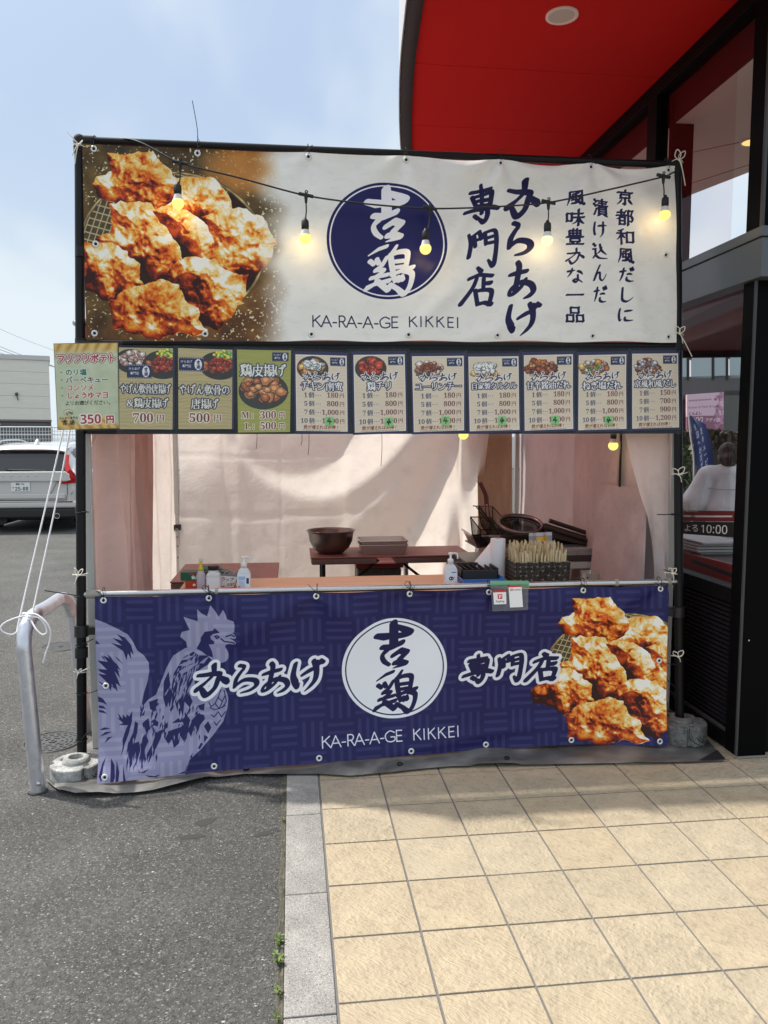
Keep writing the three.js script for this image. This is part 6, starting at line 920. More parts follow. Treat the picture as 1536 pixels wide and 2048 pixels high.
// ---------------------------------------------------------------- tables and kitchen things further back
{
  const red = new THREE.MeshStandardMaterial({ map: woodTex([0.58, 0.40, 0.37], [0.45, 0.28, 0.26], 21), roughness: 0.5 }), edgeM = mat(0.15, 0.095, 0.09, 0.5), TY = 0.74;
  const table = (x0, x1, z0, z1, y, label, gap) => {
    const o = thing('folding_table', label, 'table', V((x0 + x1) / 2, 0, (z0 + z1) / 2));
    part('tabletop', rbox(x0, y - 0.012, z1, x1, y, z0, 0.006, 2), red, o);
    const apron = gap ? [rbox(x0 + 0.004, y - 0.062, z1 + 0.004, x0 + 0.52, y - 0.012, z0 - 0.004, 0.014, 2), rbox(x0 + 0.66, y - 0.062, z1 + 0.004, x1 - 0.004, y - 0.012, z0 - 0.004, 0.014, 2)] : [rbox(x0 + 0.004, y - 0.055, z1 + 0.004, x1 - 0.004, y - 0.012, z0 - 0.004, 0.01, 2)];
    part('apron', apron, edgeM, o);
    for (const x of [x0 + 0.1, x1 - 0.1]) for (const z of [z0 - 0.08, z1 + 0.08]) part('leg', rod(V(x, 0, z), V(x, y - 0.06, z), 0.017, 10), M.blackPaint, o);
    if (gap) for (const s of [-1, 1]) part('brace', rod(V((x0 + x1) / 2 + s * 0.08, y - 0.07, (z0 + z1) / 2), V((x0 + x1) / 2 + s * 0.42, y - 0.34, (z0 + z1) / 2), 0.011, 8), M.blackPaint, o);
    return o;
  };
  table(0.14, 1.42, -5.92, -6.46, TY, 'reddish brown folding table along the back wall carrying the bowl and trays', true);
  table(-0.80, -0.1, -5.1, -5.84, 0.72, 'reddish table at the left behind the sanitizer bottle', false);
  const zt = -6.14;
  { const p = onZ(662, 1100, zt); p.y = TY; const o = thing('mixing_bowl', 'large dark steel mixing bowl on the back table', 'bowl', p); part('shell', lathe([[0, 0.002], [0.085, 0.0], [0.1, 0.006], [0.145, 0.045], [0.172, 0.1], [0.182, 0.165], [0.19, 0.182], [0.197, 0.184], [0.197, 0.188], [0.188, 0.187], [0.179, 0.168], [0.168, 0.1], [0.14, 0.05], [0.09, 0.012], [0, 0.008]], p, 48), M.darkSteel, o); }
  { const a = onZ(718, 1110, zt), b = onZ(810, 1110, zt); for (let k = 0; k < 2; k++) { const o = thing('steel_tray', k ? 'upper steel tray of the pair beside the mixing bowl' : 'lower steel tray of the pair beside the mixing bowl', 'tray', V((a.x + b.x) / 2, TY + k * 0.032, zt), undefined), y = TY + k * 0.032, h = 0.075, x0 = a.x + 0.02, x1 = b.x - 0.02, z0 = zt + 0.13, z1 = zt - 0.13, f = 0.02; const W = (p, q, r, s) => quad(p, q, r, s, 0.002);
      part('bottom', rbox(x0, y, z1, x1, y + 0.003, z0, 0.001, 1), M.steel, o);
      part('wall', [W(V(x0 - f, y + h, z0 + f), V(x1 + f, y + h, z0 + f), V(x1, y, z0), V(x0, y, z0)), W(V(x1 + f, y + h, z1 - f), V(x0 - f, y + h, z1 - f), V(x0, y, z1), V(x1, y, z1)), W(V(x1 + f, y + h, z0 + f), V(x1 + f, y + h, z1 - f), V(x1, y, z1), V(x1, y, z0)), W(V(x0 - f, y + h, z1 - f), V(x0 - f, y + h, z0 + f), V(x0, y, z0), V(x0, y, z1))], M.steel, o);
      part('rim', pipe([V(x0 - f, y + h, z0 + f), V(x1 + f, y + h, z0 + f), V(x1 + f, y + h, z1 - f), V(x0 - f, y + h, z1 - f)], 0.005, 64, 6, true, 0.05), M.steel, o); } }
  { const a = onZ(712, 1135, -6.6), b = onZ(798, 1135, -6.6), o = thing('storage_crate', 'grey plastic crate under the back table', 'crate', V((a.x + b.x) / 2, 0.1, -6.6)), gm = mat(0.075, 0.078, 0.075, 0.6); part('tub', rbox(a.x, 0.1, -6.75, b.x, 0.56, -6.45, 0.02, 2), gm, o); part('rim', rbox(a.x - 0.015, 0.56, -6.77, b.x + 0.015, 0.6, -6.43, 0.008, 2), mat(0.22, 0.03, 0.03, 0.5), o); part('rib', [0.2, 0.4, 0.6, 0.8].map((t) => rbox(mix(a.x, b.x, t) - 0.006, 0.14, -6.45, mix(a.x, b.x, t) + 0.006, 0.54, -6.438, 0.003, 1)), gm, o); }
  { const p = onZ(812, 1140, -6.3); solo('silver_pole', rod(V(p.x, 0, -6.3), V(p.x, 0.66, -6.3), 0.02, 12), M.galv, 'short silver pole standing under the back table right of the crate', 'pole'); }
  // fryer, baskets, sieve, trays, shelf
  const zf = -5.35, FY = 0.84;
  { const a = onZ(930, 1100, zf), b = onZ(1110, 1100, zf), o = thing('deep_fryer', 'dark steel fryer in the corner under the wire baskets', 'fryer', V((a.x + b.x) / 2, 0, zf)); part('cabinet', rbox(a.x, 0.05, zf - 0.45, b.x, FY - 0.06, zf + 0.05, 0.01, 2), mat(0.13, 0.12, 0.115, 0.35, { metalness: 0.8 }), o); { const t = onZ(944, 1072, zf + 0.06), q = onZ(1108, 1072, zf + 0.06); part('hood_tray', [quad(t, q, q.clone().add(V(-0.03, -0.085, -0.02)), t.clone().add(V(0.045, -0.085, -0.02)), 0.004), quad(t.clone().add(V(0.02, 0, -0.4)), t, t.clone().add(V(0.045, -0.085, -0.02)), t.clone().add(V(0.06, -0.085, -0.38)), 0.004), rbox(t.x + 0.04, t.y - 0.09, t.z - 0.4, q.x - 0.03, t.y - 0.08, t.z - 0.02, 0.002, 1)], M.darkSteel, o); part('front_lip', [rod(t, q, 0.008, 8), rod(t, t.clone().add(V(0.02, 0, -0.4)), 0.008, 8)], M.steel, o); } part('foot', [a.x + 0.05, b.x - 0.05].map((x) => rod(V(x, 0, zf), V(x, 0.06, zf), 0.02, 8)), M.blackMatte, o); }
  const basket = (pts, depth, hpts, label, k) => { // pts: four rim corners in the picture at depth z
    const [za, zb] = depth, c = [onZ(...pts[0], za), onZ(...pts[1], zb), onZ(...pts[2], zb), onZ(...pts[3], za)], dn = V(0.0, -0.12, 0), bt = c.map((p) => p.clone().lerp(c[0].clone().add(c[2]).multiplyScalar(0.5), 0.14).add(dn)), o = thing('fry_basket', label, 'basket', bt[0].clone().add(bt[2]).multiplyScalar(0.5), 'wire baskets on the fryer');
    const ln = (p, q, r = 0.0042) => rod(p, q, r, 6); part('rim', c.map((p, i) => ln(p, c[(i + 1) % 4])), M.wire, o); part('base_frame', bt.map((p, i) => ln(p, bt[(i + 1) % 4])).concat(c.map((p, i) => ln(p, bt[i]))), M.wire, o);
    const mesh = []; for (let i = 0; i < 4; i++) { const p = c[i], q = c[(i + 1) % 4], r = bt[i], s = bt[(i + 1) % 4]; for (let t = 1; t < 16; t++) mesh.push(rod(lerp3(p, q, t / 16), lerp3(r, s, t / 16), 0.0011, 3)); for (let t = 1; t < 9; t++) mesh.push(rod(lerp3(p, r, t / 9), lerp3(q, s, t / 9), 0.0011, 3)); } for (let t = 1; t < 16; t++) { mesh.push(rod(lerp3(bt[0], bt[1], t / 16), lerp3(bt[3], bt[2], t / 16), 0.0011, 3)); mesh.push(rod(lerp3(bt[0], bt[3], t / 16), lerp3(bt[1], bt[2], t / 16), 0.0011, 3)); }
    part('wire_mesh', mesh, M.wire, o); const H = hpts.map(([x, y]) => onZ(x, y, za + 0.01)); part('handle', [pipe(H, 0.0042, 40, 6, false, 0.3), pipe(H.map((p) => p.clone().add(V(0.03, -0.004, -0.02))), 0.0042, 40, 6, false, 0.3)].concat(k ? [rod(H[1].clone().lerp(H[2], 0.1).add(V(0.015, 0, -0.01)), H[2].clone().add(V(0.015, 0, -0.01)), 0.014, 10), rod(H[2].clone().add(V(0.015, 0, -0.01)), H[3].clone().lerp(H[2], 0.1).add(V(0.015, 0, -0.01)), 0.014, 10)] : []), k ? mat(0.12, 0.025, 0.025, 0.45) : M.wire, o);
  };
  basket([[957, 1012], [985, 1013], [1032, 1064], [996, 1066]], [-5.3, -5.55], [[976, 1056], [970, 1010], [968, 990], [955, 962]], 'rear wire fry basket with a red handle standing upright', 1);
  basket([[941, 1034], [981, 1034], [1000, 1058], [961, 1060]], [-5.2, -5.4], [[982, 1048], [968, 1034], [952, 1013], [946, 1012]], 'front wire fry basket with a plain bent handle', 0);
  { const p = onZ(1041, 1046, -5.2), tip = (g) => { g = joined(g); g.translate(-p.x, -p.y, -p.z); g.rotateX(0.32); g.translate(p.x, p.y, p.z); return g; }, o = thing('round_sieve', 'round sieve with a wide dark rim standing on the fryer', 'sieve', p.clone().add(V(0, -0.12, 0))), r = 0.16; part('rim', tip(lathe([[r - 0.02, -0.004], [r - 0.012, 0.006], [r, 0.004], [r + 0.002, -0.014], [r - 0.012, -0.03], [r - 0.018, -0.02]], p, 48)), M.darkSteel, o); part('side', tip(lathe([[r - 0.016, -0.02], [r - 0.03, -0.09], [r - 0.03, -0.12], [r - 0.034, -0.12], [r - 0.034, -0.09], [r - 0.022, -0.02]], p, 48)), mat(0.04, 0.03, 0.028, 0.4, { metalness: 0.6, transparent: true, opacity: 0.55, ...DS }), o); part('inner_ring', tip(ringAt(p.clone().add(V(0, -0.03, 0)), r - 0.032, 0.004, V(0, 1, 0), 40)), M.wire, o); const mesh = []; for (let k = -14; k <= 14; k++) { const x = k / 15 * (r - 0.036), h = Math.sqrt(Math.max(0, (r - 0.036) ** 2 - x * x)); mesh.push(rod(p.clone().add(V(x, -0.06, -h)), p.clone().add(V(x, -0.06, h)), 0.0009, 3), rod(p.clone().add(V(-h, -0.06, x)), p.clone().add(V(h, -0.06, x)), 0.0009, 3)); } part('wire_mesh', tip(mesh), M.wire, o); }
  { // long dark lidded pan with a film-wrapped tub in front, on a white shelf
    const z0 = -5.0, a = onZ(1116, 1140, z0), b = onZ(1227, 1140, z0), sy = onZ(1170, 1124, z0).y, o = thing('steel_shelf', 'pale steel shelf at the right carrying the wrapped tub', 'shelf', V((a.x + b.x) / 2, 0, z0 - 0.2)); part('top', rbox(a.x - 0.3, sy - 0.045, z0 - 0.42, b.x, sy, z0, 0.004, 1), mat(0.62, 0.62, 0.62, 0.45), o); part('side_panel', rbox(b.x - 0.05, 0, z0 - 0.4, b.x - 0.03, sy - 0.045, z0 - 0.02, 0.003, 1), mat(0.5, 0.5, 0.5, 0.5), o); part('leg', [rod(V(a.x - 0.27, 0, z0 - 0.03), V(a.x - 0.27, sy - 0.04, z0 - 0.03), 0.015, 8)], M.galv, o);
    const t = thing('warming_pan', 'long dark pan with a raised sloping lid behind the chopsticks', 'pan', V((a.x + b.x) / 2, sy, z0 - 0.25)); const dk = mat(0.075, 0.065, 0.06, 0.32, { metalness: 0.7 });
    part('body', rbox(a.x - 0.22, sy, z0 - 0.4, b.x - 0.02, sy + 0.1, z0 - 0.16, 0.012, 2), dk, t); part('lid', [quad(onZ(1091, 1046, z0 - 0.12), onZ(1219, 1086, z0 - 0.12), onZ(1217, 1100, z0 - 0.1), onZ(1088, 1072, z0 - 0.1), 0.16), rod(onZ(1089, 1054, z0 - 0.1), onZ(1205, 1090, z0 - 0.1), 0.012, 10), rod(onZ(1098, 1041, z0 - 0.14), onZ(1222, 1082, z0 - 0.14), 0.016, 10)], dk, t, 'sloping lid');
    const w = thing('wrapped_tub', 'shallow tub covered in shiny cling film at the right of the chopsticks', 'tub', V(mix(a.x, b.x, 0.5), sy, z0 - 0.09)); part('tub', [rbox(a.x + 0.0, sy, z0 - 0.15, b.x - 0.01, sy + 0.085, z0 - 0.01, 0.016, 2)], mat(0.07, 0.055, 0.052, 0.5), w); part('film', sheet(30, 10, (u, v) => { const x = mix(a.x - 0.01, b.x + 0.012, u), k = v * 1.6; return V(x, sy + 0.098 - Math.max(0, k - 1) * 0.09 + 0.006 * fbm(u * 20, v * 8, 2) + (k < 1 ? -0.01 * Math.sin(Math.PI * k) : 0), z0 - 0.16 + Math.min(1, k) * 0.156 + 0.008 * fbm(u * 16 + 5, v * 5, 2)); }), phys(0.7, 0.69, 0.7, 0.16, { transmission: 0.55, thickness: 0, ...DS }), w); part('rim_wire', pipe([V(b.x - 0.03, sy + 0.1, z0), V(b.x + 0.03, sy + 0.075, z0 - 0.02), V(b.x + 0.01, sy + 0.055, z0 - 0.01), V(b.x + 0.035, sy + 0.03, z0)], 0.003, 24, 5), M.wire, w);
    const q = onZ(1184, 1163, -4.75), pt = thing('saucepan', 'small grey saucepan under the shelf just above the rail', 'pan', V(q.x, q.y - 0.01, -4.75)); const pp = V(q.x, q.y - 0.01, -4.75); part('pot', lathe([[0, 0], [0.068, 0], [0.072, 0.01], [0.073, 0.07], [0.077, 0.073], [0.069, 0.073], [0.068, 0.01], [0, 0.006]], pp, 36), M.alu, pt); part('rivet', [0.3, 0.75].map((k) => ball(V(pp.x - 0.073 * Math.cos(k * 2.6), pp.y + 0.045, pp.z + 0.073 * Math.sin(k * 2.6)), 0.006, V(1, 1, 1), 8, 6)), M.blackMatte, pt);
    solo('pan_stand', rbox(q.x - 0.2, 0, -4.9, q.x + 0.14, q.y - 0.011, -4.6, 0.004, 1), mat(0.03, 0.03, 0.03, 0.5), 'low dark stand under the saucepan', 'stand');
    const k = onZ(1080, 1090, -4.6), pc = thing('food_pouch', 'grey foil pouch with a yellow label standing behind the chopsticks', 'pouch', V(k.x, k.y - 0.12, -4.6)); const pc4 = canvasOf(96, 80), g = pc4.getContext('2d'); g.fillStyle = '#8f8d92'; g.fillRect(0, 0, 96, 80); g.fillStyle = '#d8a21e'; g.fillRect(32, 10, 44, 11); g.fillStyle = '#26221e'; g.fillRect(24, 23, 40, 8); g.fillStyle = '#5a6a3a'; g.beginPath(); g.arc(78, 60, 12, 0, 7); g.fill(); g.fillStyle = '#b8b6ba'; g.fillRect(0, 0, 96, 8);
    part('foil', sheet(10, 10, (u, v) => { const p = lerp3(lerp3(onZ(1058, 1066, -4.6), onZ(1103, 1064, -4.6), u), lerp3(onZ(1056, 1130, -4.58), onZ(1106, 1130, -4.58), u), v); p.z += 0.02 * Math.sin(Math.PI * u) * v + 0.004 * Math.sin(u * 14); return p; }, -0.003), new THREE.MeshStandardMaterial({ map: canvasTex(pc4), roughness: 0.35, metalness: 0.3, ...DS }), pc);
    solo('pouch_box', rbox(k.x - 0.1, CY, -4.62, k.x + 0.1, k.y - 0.119, -4.54, 0.004, 1).translate(0, 0, 0), mat(0.06, 0.05, 0.05, 0.6), 'dark box under the foil pouch, hidden behind the chopstick basket', 'box');
  }
}
// ---------------------------------------------------------------- hoop barrier with the guy rope
{
  const hm = new THREE.MeshStandardMaterial({ color: lin(0.86, 0.86, 0.86), map: dataTex(256, 256, (i, j) => { const n = tfbm(i / 256, j / 256, 8, 5, 3), s = sstep(0.6, 0.75, tfbm(i / 256, j / 256, 14, 4, 31)); return mix3([0.86 + 0.1 * n, 0.87 + 0.1 * n, 0.9 + 0.1 * n], [0.5, 0.47, 0.42], s * 0.16); }, { srgb: true }), metalness: 0.85, roughness: 0.34 });
  const A = onY(76, 1583, -0.012), o = thing('hoop_barrier', 'bent silver pipe barrier on the asphalt left of the stall', 'barrier', A.clone());
  const r = 0.034, t1 = onZ(47, 1285, A.z - 0.03), b1 = onZ(62, 1238, A.z - 0.12), b2 = onZ(126, 1196, -4.28), t2 = onZ(147, 1230, -4.36), B = V(t2.x + 0.03, -0.012, -4.42);
  const pts = []; pts.push(A, lerp3(A, t1, 0.5), lerp3(A, t1, 0.9)); const corner = (p, q, s) => { for (let k = 0; k <= 6; k++) { const t = k / 6; pts.push(p.clone().multiplyScalar((1 - t) ** 2).addScaledVector(q, 2 * t * (1 - t)).addScaledVector(s, t * t)); } };
  const c1 = onZ(46, 1243, A.z - 0.05), c2 = onZ(138, 1186, -4.34);
  corner(lerp3(A, t1, 0.97), c1, onZ(74, 1226, A.z - 0.16)); pts.push(lerp3(b1, b2, 0.5).setY((c1.y + c2.y) / 2 - 0.004)); corner(onZ(116, 1200, -4.22), c2, onZ(148, 1238, -4.37)); pts.push(lerp3(t2, B, 0.5), B);
  const g = pipe(pts, r, 130, 20, false, 0.4); const uv = g.attributes.uv; for (let i = 0; i < uv.count; i++) uv.setXY(i, uv.getX(i) * 6, uv.getY(i));
  part('pipe', g, hm, o); part('bolt', [ball(A.clone().add(V(0.014, 0.05, 0.032)), 0.011, V(1, 1, 0.6), 12, 8)], M.galv, o); part('base_ring', [lathe([[r + 0.001, 0.0], [r + 0.012, 0.001], [r + 0.006, 0.006], [r + 0.001, 0.006]], A, 24)], mat(0.05, 0.05, 0.05, 0.9), o);
  // rope from the pole down to the bend, two strands and a bow
  const top = onZ(165, 690, -4.3), k = onZ(58, 1232, A.z - 0.12), ry = 0.0042, rope = [];
  const T = (px, py, dz = 0) => onZ(px, py, A.z - 0.1 + dz);
  rope.push(pipe([top, lerp3(top, T(38, 1240, -0.0), 0.5).add(V(0, -0.01, 0)), T(38, 1242), T(40, 1262, 0.05)], ry, 60, 6)); rope.push(pipe([top.clone().add(V(0.015, 0, 0.02)), lerp3(top, T(63, 1232), 0.5).add(V(0.016, -0.008, 0)), T(65, 1228), T(66, 1250, 0.04)], ry, 60, 6));
  rope.push(pipe([T(66, 1236, 0.04), T(44, 1233, 0.05), T(14, 1243, 0.06), T(1, 1255, 0.07), T(8, 1265, 0.07), T(25, 1269, 0.06), T(40, 1258, 0.05)], ry, 40, 6), pipe([T(62, 1240, 0.05), T(72, 1258, 0.08), T(84, 1269, 0.09), T(93, 1265, 0.09), T(90, 1250, 0.08), T(78, 1236, 0.07), T(62, 1233, 0.05)], ry, 40, 6), pipe([T(52, 1230, 0.04), T(70, 1228, 0.06), T(88, 1240, 0.08), T(100, 1258, 0.09), T(100, 1280, 0.09), T(92, 1305, 0.1), T(86, 1326, 0.1)], ry, 40, 6));
  for (const d of [-0.008, 0.004]) { const p = onZ(57, 1240, A.z - 0.12).add(V(d, 0, d)); rope.push(ringAt(p, r + 0.006, ry, V(0.4, 0.5, -1), 24)); }
  solo('guy_rope', rope, M.whiteCord, 'white guy rope from the stall pole tied in a bow round the hoop barrier', 'rope');
}
// ---------------------------------------------------------------- the shop on the right: red canopy, black frames, glass
const GX = 2.31;
{
  const o = thing('shop_building', 'shop front with a curved red canopy soffit, black columns and tall glass', 'building', V(2.6, 0, -5.5)), SY = 3.87;
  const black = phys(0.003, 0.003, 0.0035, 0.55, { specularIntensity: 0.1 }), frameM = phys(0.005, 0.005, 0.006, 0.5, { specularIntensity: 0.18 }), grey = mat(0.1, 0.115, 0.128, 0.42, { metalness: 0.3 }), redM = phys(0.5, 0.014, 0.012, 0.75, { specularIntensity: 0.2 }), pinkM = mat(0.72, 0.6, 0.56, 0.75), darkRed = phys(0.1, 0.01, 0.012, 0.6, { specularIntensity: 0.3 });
  const E = [[846, 0], [841, 34], [832, 98], [827, 148], [824, 207], [823, 256], [824.5, 303], [833, 352], [852, 402]].map(([x, y]) => onY(x, y, SY)); // edge of the soffit
  const curve = new THREE.CatmullRomCurve3([V(E[0].x - 0.1, SY, -2.9), V(E[0].x - 0.035, SY, -3.6), ...E, V(1.75, SY, -8.3), V(2.31, SY, -8.62)]), cp = curve.getPoints(90);
  const xAt = (z) => { for (let i = 0; i < cp.length - 1; i++) if (cp[i].z >= z && cp[i + 1].z <= z) { const t = (cp[i].z - z) / (cp[i].z - cp[i + 1].z || 1); return mix(cp[i].x, cp[i + 1].x, t); } return 2.3; };
  const zj = [-2.9, -3.9, onY(850, 128, SY).z, onY(850, 251, SY).z, -6.4, -8.55];
  for (let k = 0; k < zj.length - 1; k++) { const za = zj[k] - 0.002, zb = zj[k + 1] + 0.002, L = []; for (let i = 0; i <= 14; i++) { const z = mix(za, zb, i / 14); L.push([xAt(z), z]); } L.push([2.31, zb], [2.31, za]); part('soffit_panel', plate(L, SY, 0.02), redM, o); }
  // dark rim under the edge and the tall fascia above it
  const rim = (o0, o1, y0, y1) => { const n = 90, g = sheet(n, 3, (u, v) => { const p = curve.getPoint(u), t = curve.getTangent(u), nn = V(t.z, 0, -t.x); const [oo, yy] = [[o0, y1], [o0, y0], [o1, y0], [o1, y1]][Math.round(v * 3)]; return p.clone().addScaledVector(nn, -oo).setY(yy); }); return g; };
  part('canopy_rim', rim(0.0, -0.075, SY - 0.03, SY + 0.03), mat(0.014, 0.014, 0.015, 0.6, DS), o); part('drip_edge', rim(-0.075, -0.088, SY - 0.012, SY + 0.4), mat(0.6, 0.61, 0.62, 0.45, DS), o); part('fascia', rim(-0.002, -0.074, SY + 0.032, SY + 0.42), grey, o);
  { const L = cp.map((p) => [p.x, p.z]); part('canopy_top', plate([...L, [2.5, -8.6], [2.5, -2.9]], SY + 0.3, 0.05), grey, o); part('canopy_front', box(0.64, SY - 0.03, -2.9, 2.5, SY + 0.34, -2.86), mat(0.03, 0.03, 0.033, 0.5), o); }
  const dl = (p, lit) => { const r = 0.085; const s = part('downlight', lathe([[r * 0.8, -0.004], [r * 0.82, -0.008], [r, -0.008], [r, 0.0]], p, 36), mat(0.75, 0.66, 0.62, 0.5), o, lit ? 'lit downlight' : 'unlit downlight'); part('reflector', lathe([[r * 0.8, -0.004], [r * 0.5, -0.0035], [0, -0.003]], p, 32), lit ? new THREE.MeshStandardMaterial({ color: lin(0.8, 0.6, 0.35), emissive: lin(0.95, 0.55, 0.16), roughness: 0.5, ...DS }) : mat(0.5, 0.47, 0.43, 0.6, DS), s); if (lit) { const l = new THREE.SpotLight(lin(1, 0.72, 0.36), 1.5, 0, 0.9, 0.5); l.name = 'downlight_beam'; l.castShadow = true; l.position.copy(p).sub(o.position).add(V(0, -0.02, 0)); l.target.position.copy(p).sub(o.position).add(V(0, -2, 0)); o.add(l, l.target); } };
  dl(onY(1124, 30, SY), false);
  // column, door frame and glazing bars
  const cz = -3.6;
  part('column', rbox(GX - 0.042, 0.0, -3.714, GX + 0.12, SY - 0.001, cz, 0.004, 1), black, o); part('column_screw', [onZ(1498, 1281, cz + 0.001), onZ(1477, 1380, cz + 0.001)].map((p, i) => ball(p, i ? 0.002 : 0.0045, V(1, 1, 0.5), 10, 6)), M.alu, o);
  part('column_base', rbox(GX - 0.047, 0.0, -3.72, GX + 0.126, 0.012, cz + 0.006, 0.003, 1), mat(0.25, 0.22, 0.18, 0.9), o);
  part('door_frame', [rbox(GX + 0.122, 0.0, -3.76, GX + 0.2, SY - 0.001, -3.66, 0.003, 1), rbox(GX + 0.202, 0.012, -3.85, 4.4, 0.16, -3.77, 0.003, 1), rbox(4.4, 0, -3.86, 4.46, SY, -3.76, 0.003, 1), rbox(GX + 0.202, 2.4, -3.85, 4.4, 2.6, -3.77, 0.003, 1)], frameM, o); part('door_pane', box(GX + 0.202, 0.162, -3.815, 4.4, 2.398, -3.809), phys(0.75, 0.8, 0.8, 0.03, { transmission: 1, thickness: 0 }), o); part('over_door_panel', box(GX + 0.202, 2.602, -3.83, 4.4, SY - 0.002, -3.79), frameM, o);
  const bar = (z0, z1, y0, y1, x0 = GX - 0.03, x1 = GX + 0.05, m = frameM) => rbox(x0, y0, z1, x1, y1, z0, 0.003, 1);
  part('head_bar', [bar(-3.716, -9, SY - 0.09, SY - 0.002, GX - 0.03, GX + 0.06)], frameM, o);
  const um0 = onX(1322, 250, GX).z, um1 = onX(1303, 250, GX).z; part('mullion', [bar(um0, um1, 2.66, SY - 0.092)], frameM, o); part('mullion', [bar(-6.4, -6.5, 2.66, SY - 0.092)], frameM, o);
  part('mullion_reflection', [rbox(GX + 0.052, 2.66, um0 + 0.005, GX + 0.2, SY - 0.092, um0 + 0.035, 0.003, 1)], darkRed, o);  // added dark red strip: the mullion's reflection in the glass, built as a solid
  part('transom', [rbox(GX - 0.075, 2.42, -9, GX + 0.03, 2.605, -3.52, 0.004, 1)], grey, o); part('transom_cap', [rbox(GX - 0.085, 2.607, -9, GX + 0.03, 2.655, -3.51, 0.003, 1)], grey, o); part('transom_return', [rbox(GX + 0.032, 2.42, -3.6, 4.5, 2.64, -3.52, 0.004, 1)], grey, o);
  part('slim_mullion', [rbox(GX - 0.056, 0.02, -3.6, GX - 0.044, 2.418, -3.585, 0.003, 1), rbox(GX - 0.075, 2.655, -3.55, GX - 0.06, SY - 0.06, -3.53, 0.003, 1)], mat(0.045, 0.047, 0.05, 0.5), o);
  part('sill_bar', [bar(-3.716, -9, 0.79, 0.87, GX - 0.035, GX + 0.05), bar(-3.716, -9, 0.012, 0.09, GX - 0.035, GX + 0.05)], frameM, o); part('mullion', [bar(-5.9, -5.98, 0.88, 2.41)], frameM, o);
  for (let k = 0; k < 26; k++) part('shutter_slat', (() => { const g = rbox(GX - 0.012, 0, -8.9, GX + 0.01, 0.019, -3.72, 0.003, 1); g.translate(0, 0.12 + k * 0.0255, 0); return g; })(), phys(0.014, 0.012, 0.015, 0.5, { specularIntensity: 0.18 }), o);
  part('shutter_back', box(GX + 0.012, 0.1, -8.9, GX + 0.03, 0.785, -3.72), black, o); part('shutter_base', [rbox(GX - 0.03, 0.092, -8.9, GX - 0.013, 0.112, -3.72, 0.003, 1)], mat(0.05, 0.05, 0.055, 0.4), o);
  const pane = phys(0.95, 0.92, 0.92, 0.02, { transmission: 1, thickness: 0, specularIntensity: 0.18 });
  part('window_pane', box(GX + 0.002, 0.872, -5.9, GX + 0.008, 2.418, -3.718), pane, o, 'lower pane'); part('window_pane', box(GX + 0.002, 0.872, -8.9, GX + 0.008, 2.418, -5.98), pane, o, 'rear lower pane'); part('window_pane', box(GX + 0.002, 2.66, um1, GX + 0.008, SY - 0.092, -6.4), pane, o, 'upper pane behind the mullion'); part('window_pane', box(GX + 0.002, 2.66, -3.93, GX + 0.008, SY - 0.092, um0), pane, o, 'upper pane');
  // inside: pale ceiling as far as its outer edge, a second lower red soffit beyond, floor
  const c1 = onY(1350, 402, 3.6), c2 = onY(1520, 336, 3.6), dir = c2.clone().sub(c1).setY(0).normalize();
  const q1 = c1.clone().addScaledVector(dir, -(c1.x - GX - 0.07) / dir.x), q2 = c2.clone().addScaledVector(dir, 1.1);
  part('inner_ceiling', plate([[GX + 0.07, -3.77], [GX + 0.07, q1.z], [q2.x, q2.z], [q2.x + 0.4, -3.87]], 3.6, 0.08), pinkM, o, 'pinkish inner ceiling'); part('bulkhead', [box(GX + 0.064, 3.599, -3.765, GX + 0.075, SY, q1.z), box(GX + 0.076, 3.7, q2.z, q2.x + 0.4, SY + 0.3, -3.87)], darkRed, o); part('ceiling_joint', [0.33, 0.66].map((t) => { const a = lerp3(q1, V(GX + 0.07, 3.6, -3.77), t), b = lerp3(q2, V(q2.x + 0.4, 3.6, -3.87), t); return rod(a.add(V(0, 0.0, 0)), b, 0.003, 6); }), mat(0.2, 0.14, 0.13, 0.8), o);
  dl(onY(1506, 283, 3.6), true);
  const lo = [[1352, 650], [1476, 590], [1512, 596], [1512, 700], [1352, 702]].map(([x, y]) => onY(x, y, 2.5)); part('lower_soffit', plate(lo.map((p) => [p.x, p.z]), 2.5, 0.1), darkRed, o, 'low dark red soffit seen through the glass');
  { const a = onY(1352, 702, 2.5), b = onY(1512, 700, 2.5); part('far_header', (() => { const g = quad(a.clone().add(V(0, 0.1, -0.02)), b.clone().add(V(0, 0.1, -0.02)), b.clone().add(V(0, -0.06, -0.02)), a.clone().add(V(0, -0.06, -0.02)), 0.06); return g; })(), frameM, o); }
  part('inner_floor', box(GX + 0.052, -0.01, -9, 5.4, 0.0, -3.8), mat(0.05, 0.045, 0.04, 0.4), o);
}
